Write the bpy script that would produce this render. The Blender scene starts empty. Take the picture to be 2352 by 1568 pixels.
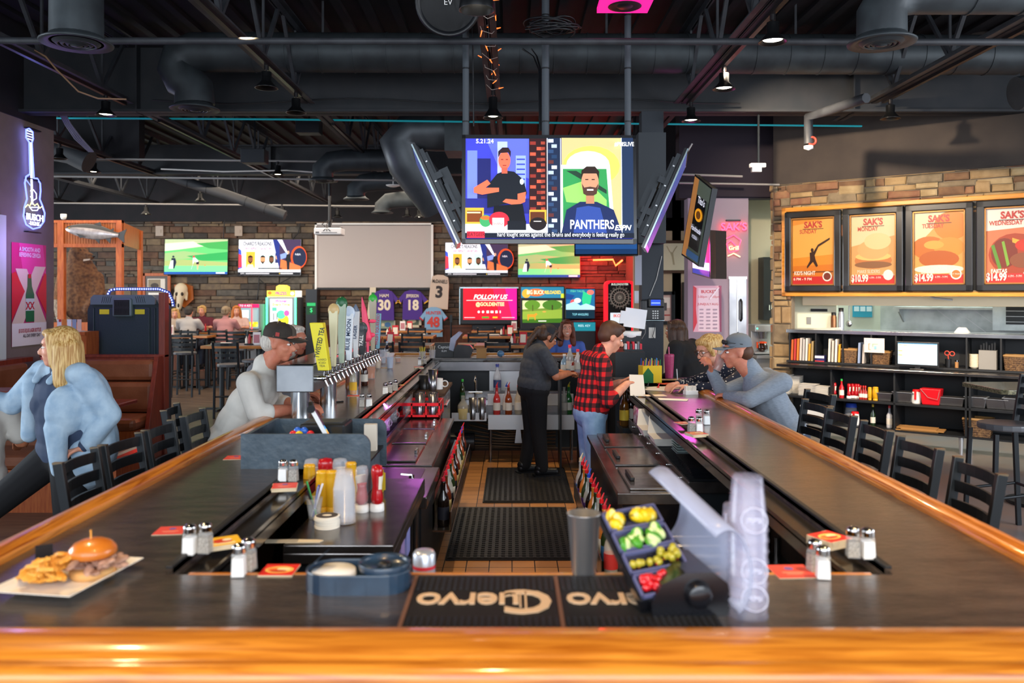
import bpy,math,random
from mathutils import Vector,Matrix,Euler
R=math.radians
PI=math.pi
rnd=random.Random(7)
SC=bpy.context.scene
COL=SC.collection

# ---------------------------------------------------------------- camera
F,H,CX,HY=1900.0,1.85,1176.0,675.0      # focal length in px, eye height, vanishing point (2352x1568)
cam_d=bpy.data.cameras.new('camera')
cam_d.sensor_width=36.0
cam_d.lens=F/2352.0*36.0
cam_d.shift_y=-(784.0-HY)/2352.0
cam_d.clip_start=0.05
cam_d.clip_end=100
cam_d.dof.use_dof=True
cam_d.dof.focus_distance=6.6
cam_d.dof.aperture_fstop=2.4
cam=bpy.data.objects.new('camera',cam_d)
cam.location=(0,0,H)
cam.rotation_euler=(R(90),0,0)
COL.objects.link(cam)
SC.camera=cam
# ---------------------------------------------------------------- world, lights, exposure
w=bpy.data.worlds.new('world');SC.world=w;w.use_nodes=True
w.node_tree.nodes['Background'].inputs[0].default_value=(0.80,0.88,1.0,1)
w.node_tree.nodes['Background'].inputs[1].default_value=0.9
SC.view_settings.view_transform='Standard'
SC.view_settings.look='None'
SC.view_settings.gamma=1
SC.view_settings.use_curve_mapping=False
SC.view_settings.exposure=0.75

def light(kind,name,loc,power,col=(1,1,1),size=None,aim=None,spot=None,sizey=None,soft=None):
    d=bpy.data.lights.new(name,kind);d.energy=power;d.color=col
    if kind=='AREA':
        d.size=size
        if sizey:d.shape='RECTANGLE';d.size_y=sizey
    if kind in ('POINT','SPOT'):d.shadow_soft_size=soft or 0.05
    if kind=='SPOT':d.spot_size=R(spot or 60);d.spot_blend=0.7
    o=bpy.data.objects.new(name,d);COL.objects.link(o);o.location=loc
    if aim is not None:
        o.rotation_euler=(Vector(aim)-Vector(loc)).to_track_quat('-Z','Y').to_euler()
    return o
# daylight from the big front windows (behind the camera and along the left)
light('AREA','window_light_front',(0,-3.2,3.0),230,(0.86,0.93,1.0),9,(0,8,1.2),sizey=2.6)
light('AREA','window_light_left',(-9.5,5.5,2.6),300,(0.82,0.91,1.0),5,(0,6.5,1.0),sizey=2.4)
light('AREA','window_light_right',(6.8,3.5,2.7),150,(0.88,0.93,1.0),4,(0,6.0,0.9),sizey=2.4)
light('AREA','dining_room_light',(-4.5,15.5,3.9),260,(1.0,0.84,0.66),9,(-4.5,16.5,0),sizey=5)
light('AREA','dining_room_window',(-13.0,14.5,2.2),260,(0.85,0.93,1.0),4,(-4,16,1.4),sizey=2.4)
light('AREA','kitchen_light',(6.2,12.2,3.0),230,(0.90,1.0,0.96),2.5,(6.0,12.0,0))
light('POINT','neon_red_glow',(1.75,19.2,2.75),75,(1.0,0.03,0.03),soft=0.35)
light('POINT','pink_sign_glow',(2.35,10.4,2.3),16,(1.0,0.08,0.65),soft=0.3)
light('POINT','cool_neon_glow',(-5.2,9.4,2.4),10,(0.45,0.3,1.0),soft=0.2)
light('AREA','bar_purple_strip',(-0.98,6.1,1.0),3.5,(0.85,0.15,1.0),0.06,(-0.6,6.1,0.7),sizey=1.6)

# ---------------------------------------------------------------- helpers
def srgb(h):
    h=h.lstrip('#');o=[]
    for i in (0,2,4):
        v=int(h[i:i+2],16)/255
        o.append(v/12.92 if v<=0.04045 else ((v+0.055)/1.055)**2.4)
    return tuple(o)+(1.0,)
MATS={}
def mat(name,c='808080',rough=0.5,metal=0.0,c2=None,ns=6.0,st=(1,1,1),bump=0.0,bs=None,emit=0.0,coat=0.0,
        alpha=1.0,trans=0.0,ior=1.45,lo=0.35,hi=0.65,detail=4.0,dist=0.0,spec=None,sss=0.0):
    if name in MATS:return MATS[name]
    m=bpy.data.materials.new(name);m.use_nodes=True;MATS[name]=m
    nt=m.node_tree;P=nt.nodes['Principled BSDF'];L=nt.links.new
    P.inputs['Base Color'].default_value=srgb(c)
    P.inputs['Roughness'].default_value=rough
    P.inputs['Metallic'].default_value=metal
    P.inputs['IOR'].default_value=ior
    P.inputs['Coat Weight'].default_value=coat
    P.inputs['Coat Roughness'].default_value=0.08
    P.inputs['Transmission Weight'].default_value=trans
    P.inputs['Alpha'].default_value=alpha
    if spec is not None:P.inputs['Specular IOR Level'].default_value=spec
    if sss:P.inputs['Subsurface Weight'].default_value=sss;P.inputs['Subsurface Scale'].default_value=0.01;P.inputs['Subsurface Radius'].default_value=(1,.35,.2)
    if c2 or bump:
        tc=nt.nodes.new('ShaderNodeTexCoord');mp=nt.nodes.new('ShaderNodeMapping')
        mp.inputs['Scale'].default_value=st;L(tc.outputs['Object'],mp.inputs[0])
        no=nt.nodes.new('ShaderNodeTexNoise');no.inputs['Scale'].default_value=ns
        no.inputs['Detail'].default_value=detail;no.inputs['Distortion'].default_value=dist
        L(mp.outputs[0],no.inputs['Vector'])
        if c2:
            rp=nt.nodes.new('ShaderNodeValToRGB');rp.color_ramp.elements[0].position=lo;rp.color_ramp.elements[1].position=hi
            rp.color_ramp.elements[0].color=srgb(c);rp.color_ramp.elements[1].color=srgb(c2)
            L(no.outputs['Fac'],rp.inputs[0]);L(rp.outputs[0],P.inputs['Base Color'])
        if bump:
            src=no
            if bs:
                src=nt.nodes.new('ShaderNodeTexNoise');src.inputs['Scale'].default_value=bs;L(mp.outputs[0],src.inputs['Vector'])
            bp=nt.nodes.new('ShaderNodeBump');bp.inputs['Strength'].default_value=bump;bp.inputs['Distance'].default_value=0.01
            L(src.outputs['Fac'],bp.inputs['Height']);L(bp.outputs[0],P.inputs['Normal'])
    if emit:
        P.inputs['Emission Color'].default_value=srgb(c);P.inputs['Emission Strength'].default_value=emit
    return m
def paint(c,rough=0.5):return mat('paint_%s_%d'%(c,rough*100),c,rough)
def glow(c,e=1.0):return mat('glow_%s_%d'%(c,e*100),c,0.4,emit=e*0.62,spec=0.2)

def G(px,py,z):                    # where the ray of a pixel meets height z
    Y=F*(H-z)/(py-HY);return ((px-CX)/F*Y,Y,z)
def D(px,py,Y):                    # where it meets depth Y
    return ((px-CX)/F*Y,Y,H-(py-HY)/F*Y)

_txt={}
def text_geo(s,shear=0.0,bold=0.0,font_space=1.0):
    k=(s,shear,bold,font_space)
    if k in _txt:return _txt[k]
    c=bpy.data.curves.new('t','FONT');c.body=s;c.size=1.0;c.align_x='CENTER';c.align_y='CENTER';c.shear=shear;c.offset=bold
    c.resolution_u=3;c.space_character=font_space
    o=bpy.data.objects.new('t',c)
    me=bpy.data.meshes.new_from_object(o)
    r=([tuple(v.co) for v in me.vertices],[tuple(p.vertices) for p in me.polygons])
    bpy.data.objects.remove(o);bpy.data.meshes.remove(me);bpy.data.curves.remove(c)
    _txt[k]=r;return r

class M:
    def __init__(s,m=None):
        s.v=[];s.f=[];s.mi=[];s.sm=[];s.ms=[];s.X=None;s.cur=0
        if m:s.use(m)
    def use(s,m):
        if m not in s.ms:s.ms.append(m)
        s.cur=s.ms.index(m);return s
    def at(s,loc=(0,0,0),rot=(0,0,0),sc=1.0):
        s.X=Matrix.Translation(Vector(loc)) @ Euler(rot).to_matrix().to_4x4()
        if sc !=1.0:s.X=s.X @ (Matrix.Scale(sc,4) if not isinstance(sc,tuple) else Matrix.Diagonal(Vector(sc+(1,))))
        return s
    def add(s,vs,fs,smooth=False):
        n=len(s.v)
        if s.X is not None:vs=[tuple(s.X @ Vector(v)) for v in vs]
        s.v+=vs
        for f in fs:
            s.f.append(tuple(i+n for i in f));s.mi.append(s.cur);s.sm.append(smooth)
        return s
    def box(s,x0,x1,y0,y1,z0,z1):
        return s.add([(x0,y0,z0),(x1,y0,z0),(x1,y1,z0),(x0,y1,z0),(x0,y0,z1),(x1,y0,z1),(x1,y1,z1),(x0,y1,z1)],
                     [(0,3,2,1),(4,5,6,7),(0,1,5,4),(1,2,6,5),(2,3,7,6),(3,0,4,7)])
    def hexa(s,b,t):               # bottom 4 pts ccw, top 4 pts ccw
        return s.add(list(b)+list(t),[(0,3,2,1),(4,5,6,7),(0,1,5,4),(1,2,6,5),(2,3,7,6),(3,0,4,7)])
    def bar(s,p0,p1,w,h,up=(0,0,1)):  # rectangular bar between two points
        p0=Vector(p0);p1=Vector(p1);d=(p1-p0).normalized();u=Vector(up)
        if abs(d.dot(u))>0.99:u=Vector((0,1,0))
        a=d.cross(u).normalized()*w/2;b=a.cross(d).normalized()*h/2
        q=[(-1,-1),(1,-1),(1,1),(-1,1)]
        return s.hexa([tuple(p0+a*i+b*j) for i,j in q][::-1],[tuple(p1+a*i+b*j) for i,j in q][::-1])
    def cyl(s,p0,p1,r0,r1=None,n=14,cap=True):
        if r1 is None:r1=r0
        p0=Vector(p0);p1=Vector(p1);d=(p1-p0)
        if d.length<1e-9:return s
        d.normalize();u=Vector((0,0,1)) if abs(d.z)<0.9 else Vector((1,0,0))
        a=d.cross(u).normalized();b=d.cross(a).normalized()
        vs=[]
        for p,r in ((p0,r0),(p1,r1)):
            for i in range(n):
                t=2*PI*i/n;vs.append(tuple(p+a*(r*math.cos(t))+b*(r*math.sin(t))))
        s.add(vs,[(i,n+i,n+(i+1)%n,(i+1)%n) for i in range(n)],True)
        if cap:
            s.add(vs[:n],[tuple(range(n))]);s.add(vs[n:],[tuple(reversed(range(n)))])
        return s
    def lathe(s,prof,n=16,c=(0,0,0),smooth=True,ang=1.0):
        vs=[];k=len(prof)
        for r,z in prof:
            for i in range(n):
                t=2*PI*ang*i/n;vs.append((c[0]+r*math.cos(t),c[1]+r*math.sin(t),c[2]+z))
        fs=[]
        for j in range(k-1):
            for i in range(n):
                a,b=j*n+i,j*n+(i+1)%n
                fs.append((a,b,b+n,a+n))
        s.add(vs,fs,smooth)
        if prof[0][0]>1e-6:s.add(vs[:n],[tuple(reversed(range(n)))])
        if prof[-1][0]>1e-6:s.add(vs[-n:],[tuple(range(n))])
        return s
    def ell(s,c,r,n=14,m=9):
        if not isinstance(r,tuple):r=(r,r,r)
        vs=[(c[0],c[1],c[2]-r[2])]
        for j in range(1,m):
            p=-PI/2+PI*j/m
            for i in range(n):
                t=2*PI*i/n
                vs.append((c[0]+r[0]*math.cos(p)*math.cos(t),c[1]+r[1]*math.cos(p)*math.sin(t),c[2]+r[2]*math.sin(p)))
        vs.append((c[0],c[1],c[2]+r[2]));L=len(vs)-1
        fs=[(0,1+(i+1)%n,1+i) for i in range(n)]
        for j in range(m-2):
            for i in range(n):
                a,b=1+j*n+i,1+j*n+(i+1)%n;fs.append((a,b,b+n,a+n))
        o=1+(m-2)*n
        fs+=[(o+i,o+(i+1)%n,L) for i in range(n)]
        return s.add(vs,fs,True)
    def cap(s,p0,p1,r0,r1=None,n=12):    # capsule limb
        if r1 is None:r1=r0
        s.cyl(p0,p1,r0,r1,n);s.ell(p0,r0,n,8);s.ell(p1,r1,n,8);return s
    def tube(s,pts,r,n=8,rr=None):
        P=[Vector(p) for p in pts];k=len(P);vs=[];a=None
        for j,p in enumerate(P):
            d=(P[min(j+1,k-1)]-P[max(j-1,0)]).normalized()
            if a is None:
                u=Vector((0,0,1)) if abs(d.z)<0.9 else Vector((1,0,0));a=d.cross(u).normalized()
            else:a=(a-d*a.dot(d)).normalized()
            b=d.cross(a);q=rr[j] if rr else r
            for i in range(n):
                t=2*PI*i/n;vs.append(tuple(p+a*(q*math.cos(t))+b*(q*math.sin(t))))
        fs=[(j*n+i,j*n+(i+1)%n,(j+1)*n+(i+1)%n,(j+1)*n+i) for j in range(k-1) for i in range(n)]
        s.add(vs,fs,True);s.add(vs[:n],[tuple(reversed(range(n)))]);s.add(vs[-n:],[tuple(range(n))]);return s
    def prism(s,poly,y0,y1,smooth=False):  # polygon in (x,z), extruded along y
        n=len(poly);vs=[(x,y0,z) for x,z in poly]+[(x,y1,z) for x,z in poly]
        return s.add(vs,[tuple(range(n)),tuple(range(2*n-1,n-1,-1))]).add(vs,[((i+1)%n,i,n+i,n+(i+1)%n) for i in range(n)],smooth)
    def prismz(s,poly,z0,z1):
        n=len(poly);vs=[(x,y,z0) for x,y in poly]+[(x,y,z1) for x,y in poly]
        return s.add(vs,[tuple(range(n-1,-1,-1)),tuple(range(n,2*n))]+[(i,(i+1)%n,n+(i+1)%n,n+i) for i in range(n)])
    def ring(s,c,R0,r,n=24,k=8,axis='z',rz=None):
        rz=rz or r;vs=[]
        for i in range(n):
            t=2*PI*i/n
            for j in range(k):
                q=2*PI*j/k;rad=R0+r*math.cos(q);h=rz*math.sin(q)
                x,y=rad*math.cos(t),rad*math.sin(t)
                vs.append({'z':(c[0]+x,c[1]+y,c[2]+h),'y':(c[0]+x,c[1]+h,c[2]+y),'x':(c[0]+h,c[1]+x,c[2]+y)}[axis])
        return s.add(vs,[(i*k+j,((i+1)%n)*k+j,((i+1)%n)*k+(j+1)%k,i*k+(j+1)%k) for i in range(n) for j in range(k)],True)
    def text(s,t,x,z,size,y=0.0,shear=0.0,bold=0.0,sx=1.0,th=0.0,flip=False,sp=1.0):  # lettering standing in the xz plane, facing -y
        vs,fs=text_geo(t,shear,bold,sp);k=-1 if flip else 1
        pv=[(x+a*size*sx*k,y-th,z+b*size) for a,b,_ in vs]
        s.add(pv,[f if not flip else f[::-1] for f in fs])
        if th:
            pv2=[(a,b+th,c) for a,b,c in pv];n=len(pv);from collections import Counter
            ed={}
            for f in fs:
                for i in range(len(f)):
                    e=(f[i],f[(i+1)%len(f)]);ed[e]=1
            s.add(pv+pv2,[(b,a,a+n,b+n) for a,b in ed if (b,a) not in ed])
        return s
    def pic(s,x0,x1,z0,z1,items,em=1.0,y=0.0,step=0.0007,rough=0.5):
        """flat picture in the xz plane facing -y: items are coloured shapes in 0..1 (u right, v down)"""
        W=x1-x0;Hh=z1-z0
        for i,it in enumerate(items):
            k,c=it[0],it[1];yy=y-step*i
            s.use(glow(c,em) if em else paint(c,rough))
            U=lambda u,v:(x0+u*W,yy,z1-v*Hh)
            if k=='r':a,b,c_,d=it[2:6];s.add([U(a,d),U(c_,d),U(c_,b),U(a,b)],[(0,1,2,3)])
            elif k=='p':q=[U(a,b) for a,b in it[2]];s.add(q,[tuple(range(len(q)))])
            elif k=='e':
                a,b,ra,rb=it[2:6];q=[U(a+ra*math.cos(2*PI*j/20),b-rb*math.sin(2*PI*j/20)) for j in range(20)];s.add(q,[tuple(range(20))])
            elif k=='t':
                a,b,size,t=it[2:6];kw=it[6] if len(it)>6 else {}
                u=U(a,b);s.text(t,u[0],u[2],size*Hh,yy,**kw)
        return s
    def build(s,name,parent=None,label=None,cat=None,group=None,kind=None,loc=None,rot=None,bev=0,vox=0,sm=0,flat=False,sub=0):
        me=bpy.data.meshes.new(name);me.from_pydata(s.v,[],s.f)
        for m in s.ms:me.materials.append(m)
        me.polygons.foreach_set('material_index',s.mi);me.polygons.foreach_set('use_smooth',[q and not flat for q in s.sm])
        me.update()
        o=bpy.data.objects.new(name,me);COL.objects.link(o)
        if parent is not None:o.parent=parent
        if loc is not None:o.location=loc
        if rot is not None:o.rotation_euler=rot
        if bev:
            b=o.modifiers.new('b','BEVEL');b.width=bev;b.segments=2;b.limit_method='ANGLE';b.angle_limit=R(40)
        if vox:
            b=o.modifiers.new('r','REMESH');b.mode='VOXEL';b.voxel_size=vox;b.use_smooth_shade=True
            if sm:b=o.modifiers.new('s','SMOOTH');b.iterations=sm;b.factor=0.6
        if sub:b=o.modifiers.new('u','SUBSURF');b.levels=sub;b.render_levels=sub
        tag(o,label,cat,group,kind)
        return o
def tag(o,label=None,cat=None,group=None,kind=None):
    if label:o['label']=label
    if cat:o['category']=cat
    if group:o['group']=group
    if kind:o['kind']=kind
    return o
def T(name,label,cat,loc=(0,0,0),rz=0.0,group=None,rot=None):
    o=bpy.data.objects.new(name,None);o.empty_display_size=0.1;COL.objects.link(o)
    o.location=loc;o.rotation_euler=rot or (0,0,rz);return tag(o,label,cat,group)
def kids(o):return [c for c in COL.objects if c.parent==o]
def dup(root,loc,rz=0.0,label=None,group=None,rot=None,sc=None):
    r=root.copy();COL.objects.link(r);r.location=loc;r.rotation_euler=rot or (0,0,rz)
    if sc:r.scale=sc if isinstance(sc,tuple) else (sc,sc,sc)
    if label:r['label']=label
    if group:r['group']=group
    for ch in kids(root):
        c=ch.copy();COL.objects.link(c);c.parent=r
        for g in kids(ch):
            d=g.copy();COL.objects.link(d);d.parent=c
    return r
class Maker:     # first call places the built thing itself, later calls place copies
    def __init__(s,fn,group=None):s.fn=fn;s.p=None;s.g=group
    def __call__(s,loc,rz=0.0,label=None,rot=None,sc=None,group=None):
        g=group or s.g
        if s.p is None:
            s.p=s.fn();o=s.p;o.location=loc;o.rotation_euler=rot or (0,0,rz)
            if label:o['label']=label
            if g:o['group']=g
            if sc:o.scale=sc if isinstance(sc,tuple) else (sc,sc,sc)
            return o
        return dup(s.p,loc,rz,label,g,rot,sc)
def struct(name,b,**k):return b.build(name,kind='structure',**k)

# ---------------------------------------------------------------- materials
slate=mat('slate_laminate','2a2320',0.3,c2='463a32',ns=7,st=(1,4,1),bump=0.22,bs=38,coat=0.65,detail=8,ior=1.6)
slate.node_tree.nodes['Principled BSDF'].inputs['Coat Roughness'].default_value=0.2
slate_v=mat('slate_panel','3c4a55',0.5,c2='4b5a66',ns=9,bump=0.5,bs=26)
oak=mat('oak_rail','a3560f',0.28,c2='d98a2c',ns=3.2,st=(0.7,14,14),bump=0.06,coat=0.6,lo=0.3,hi=0.62,dist=1.6,detail=6)
oak_y=mat('oak_rail_side','8a430d',0.28,c2='cf7f2a',ns=3.2,st=(14,0.7,14),bump=0.06,coat=0.6,lo=0.3,hi=0.62,dist=1.6,detail=6)
steel=mat('brushed_steel','a9a9ab',0.26,0.95,c2='8e8e92',ns=3,bump=0.05,bs=9)
steel_d=mat('worn_dark_steel','6d6866',0.22,0.95,c2='8b8785',ns=5,bump=0.12,bs=11)
steel_r=mat('satin_steel','c4c6c8',0.4,0.85)
chrome=mat('chrome','e0e0e0',0.07,1.0)
blackm=mat('black_painted_metal','1b2024',0.38,0.2)
blackp=mat('black_plastic','14161a',0.4)
rubber=mat('black_rubber','121112',0.6)
ceilm=mat('black_ceiling_paint','15161b',0.8,c2='1f1b20',ns=3)
joistm=mat('charcoal_steel_paint','35383d',0.55,c2='292b30',ns=8)
beamm=mat('black_beam_paint','22262b',0.6,c2='2b2c30',ns=5)
ductm=mat('charcoal_duct_paint','3e4549',0.5,0.3,c2='31363a',ns=5,st=(1,1,1))
whitep=mat('white_plastic','e8e8e6',0.35)
wood_t=mat('oak_table_top','9c5a22',0.35,c2='bf7d3a',ns=4,st=(1,10,10),coat=0.3)
wood_r=mat('red_brown_wood','6e2417',0.4,c2='82301c',ns=5,st=(8,8,1),coat=0.2)
wood_c=mat('cedar_wood','a04a20',0.45,c2='b9632e',ns=6,st=(8,8,1))
leather=mat('brown_leather','7a4328',0.34,c2='8a5236',ns=5,bump=0.08,bs=60,coat=0.15)
clearp=mat('clear_plastic','eceff8',0.12,alpha=0.22,coat=0.5)
glassm=mat('clear_glass','f2f6f8',0.04,alpha=0.16,coat=1.0)
panel_gl=mat('window_pane','303840',0.02,alpha=0.06)
paperm=mat('white_paper','ebe6dc',0.8)
skin1=mat('fair_skin','d99d83',0.5,c2='cf8d72',ns=20,sss=0.06)
skin2=mat('tanned_skin','bd7856',0.5,c2='ae6a4a',ns=20,sss=0.06)
skin3=mat('ruddy_skin','c98267',0.5,c2='bb6e55',ns=20,sss=0.06)
stones=[mat('stone_%s'%c,c,0.9,c2=c2,ns=9,bump=0.8,bs=14) for c,c2 in
          (('6b5a4a','5a4b3f'),('62554a','73634f'),('4c4540','3e3935'),('7d6b54','68594a'),('5c4b40','6b5846'),('625c54','4e4a45'),('6a5040','553f34'))]
stones_w=[mat('warm_stone_%s'%c,c,0.85,c2=c2,ns=9,bump=0.9,bs=14) for c,c2 in
            (('a08560','8a6f4c'),('8f7550','a68a62'),('7a5c42','654a36'),('ab9570','937c58'),('7f5440','8f6a4c'),('85745c','6f614c'))]
mortar=mat('stone_mortar','8c7d6a',0.9,bump=0.3,bs=30)
mortar_d=mat('dark_mortar','3a322c',0.95)
# ================================================================ room shell
def floor_mat():
    m=mat('worn_plank_floor','6a5748',0.33,c2='463a33',ns=2.4,st=(1,6,1),bump=0.1,coat=0.15)
    return m
struct('floor',M(floor_mat()).box(-14,2.2,-2,20.2,-0.1,0))
struct('floor',M(mat('stained_concrete_floor','7c7474',0.3,c2='90705f',ns=0.9,bump=0.05,bs=6,coat=0.2,dist=1.5)).box(2.2,11,-2,20.2,-0.1,0))
def tile_mat():
    m=mat('quarry_tile','b98a5a',0.4);nt=m.node_tree;P=nt.nodes['Principled BSDF']
    tc=nt.nodes.new('ShaderNodeTexCoord');br=nt.nodes.new('ShaderNodeTexBrick');br.offset=0
    br.inputs['Color1'].default_value=srgb('b9854f');br.inputs['Color2'].default_value=srgb('9c6c40');br.inputs['Mortar'].default_value=srgb('2c1d14')
    br.inputs['Scale'].default_value=1;br.inputs['Brick Width'].default_value=0.155;br.inputs['Row Height'].default_value=0.155;br.inputs['Mortar Size'].default_value=0.004
    nt.links.new(tc.outputs['Object'],br.inputs[0]);nt.links.new(br.outputs[0],P.inputs['Base Color'])
    return m
struct('floor',M(tile_mat()).box(-1.1,1.25,2.2,9.75,0,0.006))
struct('ceiling',M(ceilm).box(-14,11,-2,20.2,4.95,5.05))
for i in range(44):
    pass
def stone_face(W,Hh,shades,row=(0.07,0.16),wid=(0.16,0.6),depth=0.05,seed=1,back=None,skip=None):
    """ledge stone facing in the xz plane, facing -y, from x=0..W, z=0..Hh"""
    r=random.Random(seed);b=M(back or mortar_d).box(0,W,0,0.12,0,Hh);z=0
    while z<Hh-0.01:
        h=min(r.uniform(*row),Hh-z);x=-r.uniform(0,0.2)
        while x<W:
            ww=r.uniform(*wid)*(1.3 if h>0.13 else 1);x0,x1=max(x,0),min(x+ww,W);x+=ww
            if x1-x0<0.03:continue
            if skip and skip((x0+x1)/2,z+h/2):continue
            hh=h;z0=z
            if r.random()<0.18 and h<0.12 and z+h*1.6<Hh:hh=h*1.55
            g=0.006;d=depth*r.uniform(0.45,1.2);e=min(0.016,hh*0.2);j=lambda a:r.uniform(-a,a)
            b.use(r.choice(shades))
            X0,X1,Z0,Z1=x0+g,x1-g,z0+g,z0+hh-g
            o=[(X0,0,Z0),(X1,0,Z0),(X1,0,Z1),(X0,0,Z1)]
            q=[(X0+j(.008),-d*.75,Z0+j(.006)),(X1+j(.008),-d*.75,Z0+j(.006)),(X1+j(.008),-d*.75,Z1+j(.006)),(X0+j(.008),-d*.75,Z1+j(.006))]
            t=[(X0+e+j(.012),-d,Z0+e),(X1-e+j(.012),-d,Z0+e+j(.008)),(X1-e+j(.012),-d,Z1-e),(X0+e,-d,Z1-e+j(.008))]
            fs=[(8,9,10,11)]
            for i in range(4):k=(i+1)%4;fs+=[(i,k,k+4,i+4),(i+4,k+4,k+8,i+8)]
            b.add(o+q+t,fs)
        z+=h
    return b
YB=20.0
bw=stone_face(15.6,3.6,stones,seed=3,row=(0.06,0.17),wid=(0.14,0.6))
struct('wall_back',bw,loc=(-12.2,YB,0))
struct('wall_back_upper',M(ceilm).box(-14,11,YB,YB+0.15,3.6,4.95))
for i,(a,bb) in enumerate(((-9.2,-3.0),(-3.0,0.9),(0.9,2.9))):    # beadboard wainscot
    b=M(mat('wainscot_wood','5c2f18',0.45,c2='6e3a1e',ns=5,st=(10,10,1))).box(a,bb,YB-0.09,YB-0.06,0,1.05);x=a
    while x<bb-0.05:b.box(x,x+0.07,YB-0.1,YB-0.09,0,1.02);x+=0.085
    b.box(a,bb,YB-0.13,YB-0.06,1.05,1.1);struct('wall_back_wainscot',b)
struct('wall_far_left',M(mat('tan_wall_paint','8a7d70',0.8)).box(-14.15,-14,11.5,20.2,0,4.95))
# left wall stub (the purple-grey wall with the poster)
WLX,WLY=-5.65,10.2
greyp=mat('mauve_grey_wall','77685f',0.85,c2='7f7068',ns=4,bump=0.05,bs=90)
struct('wall_left',M(greyp).box(WLX-0.3,WLX,6.0,WLY,0,3.86))
struct('wall_left_upper',M(ceilm).box(WLX-0.3,WLX+0.02,6.0,WLY+0.02,3.86,4.95))
struct('window_1',M(mat('pale_window_frame','c9d3cc',0.5)).box(WLX-0.02,WLX+0.05,8.55,9.16,1.1,2.72))
struct('wall_left_end',M(mat('ceiling_bulkhead','1c1d22',0.8)).box(-14,WLX-0.3,13.2,13.4,4.0,4.95))
# purple wall, grey wall, hallway behind the column
purple=mat('grey_mauve_wall','8f8290',0.8,bump=0.03,bs=80)
PY=11.6
def px(x,Y):return (x-CX)/F*Y
def pz(y,Y):return H-(y-HY)/F*Y
struct('wall_purple',M(purple).box(px(1580,PY),px(1719,PY),PY,PY+0.25,0,pz(455,PY)))
struct('wall_purple_upper',M(mat('black_purple_paint','221a26',0.8)).box(px(1560,PY),px(1790,PY),PY,PY+0.25,pz(455,PY),4.95))
struct('wall_service',M(mat('beige_service_wall','a39c86',0.8)).box(px(1715,12.6),px(1815,12.6),12.6,12.7,0,pz(455,12.6)+0.3))
HW=14.2
struct('wall_hall',M(mat('cream_hall_wall','b59f84',0.85)).box(px(1456,HW),px(1640,HW),HW,HW+0.1,0,pz(500,HW)))
struct('wall_hall_upper',M(ceilm).box(px(1456,HW),px(1640,HW),HW,HW+0.1,pz(530,HW),4.95))
struct('wall_hall_side',M(mat('brown_hall_wall','6d5646',0.85)).box(2.75,2.9,HW,YB,0,3.6))

# angled stone wall of the kitchen pass: local frame, x along the wall, -y towards the bar
A0=Vector(D(1795,0,11.2));A0.z=0;B0=Vector(D(2352,0,9.5));B0.z=0
KA=math.atan2(B0.y-A0.y,B0.x-A0.x);KL=(B0-A0).length
def K(x,y,z):
    return (A0.x+x*math.cos(KA)-y*math.sin(KA),A0.y+x*math.sin(KA)+y*math.cos(KA),z)
def kx(pxl,y=0.0):                 # distance along the wall line (offset y) that shows at picture column pxl
    t=(pxl-CX)/F;ox,oy,_=K(0,y,0);c,s_=math.cos(KA),math.sin(KA)
    return (t*oy-ox)/(c-t*s_)
def kz(pxl,py,y=0.0):
    Y=K(kx(pxl,y),y,0)[1];return H-(py-HY)/F*Y
KROT=(0,0,KA)
ZW=3.33                            # top of the stone
sf=stone_face(5.2,ZW-1.83,stones_w,seed=11,row=(0.045,0.11),wid=(0.1,0.42),back=mortar)
struct('wall_right',sf,loc=K(-0.1,0,1.83),rot=KROT)
sf=stone_face(0.24,1.83,stones_w,seed=12,row=(0.06,0.3),wid=(0.2,0.3),back=mortar,depth=0.06)
struct('wall_right_pier',sf,loc=K(-0.1,0,0),rot=KROT)
sf=stone_face(0.35,ZW,stones_w,seed=13,row=(0.06,0.2),wid=(0.2,0.4),back=mortar,depth=0.05)
struct('wall_right_return',sf,loc=K(-0.12,0.35,0),rot=(0,0,KA-PI/2))
struct('wall_right_upper',M(mat('dark_brown_wall_paint','3a322e',0.8,c2='433a34',ns=3)).box(0,5.3,0,0.15,0,1.65),loc=K(-0.12,0.02,ZW),rot=KROT)
# kitchen behind the opening
struct('wall_kitchen',M(mat('kitchen_white_wall','ccd2c2',0.6)).box(-0.3,6,1.9,2.0,0,3.3),loc=K(0,0,0),rot=KROT)
struct('wall_kitchen_side',M(mat('kitchen_cream_wall','e0e2cc',0.6)).box(0.05,0.62,0.36,0.4,0.9,3.2),loc=K(0,0,0),rot=KROT)
struct('ceiling_kitchen',M(paint('9aa09a')).box(0,5.5,0.15,2.0,3.3,3.4),loc=K(0,0,0),rot=KROT)

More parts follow.
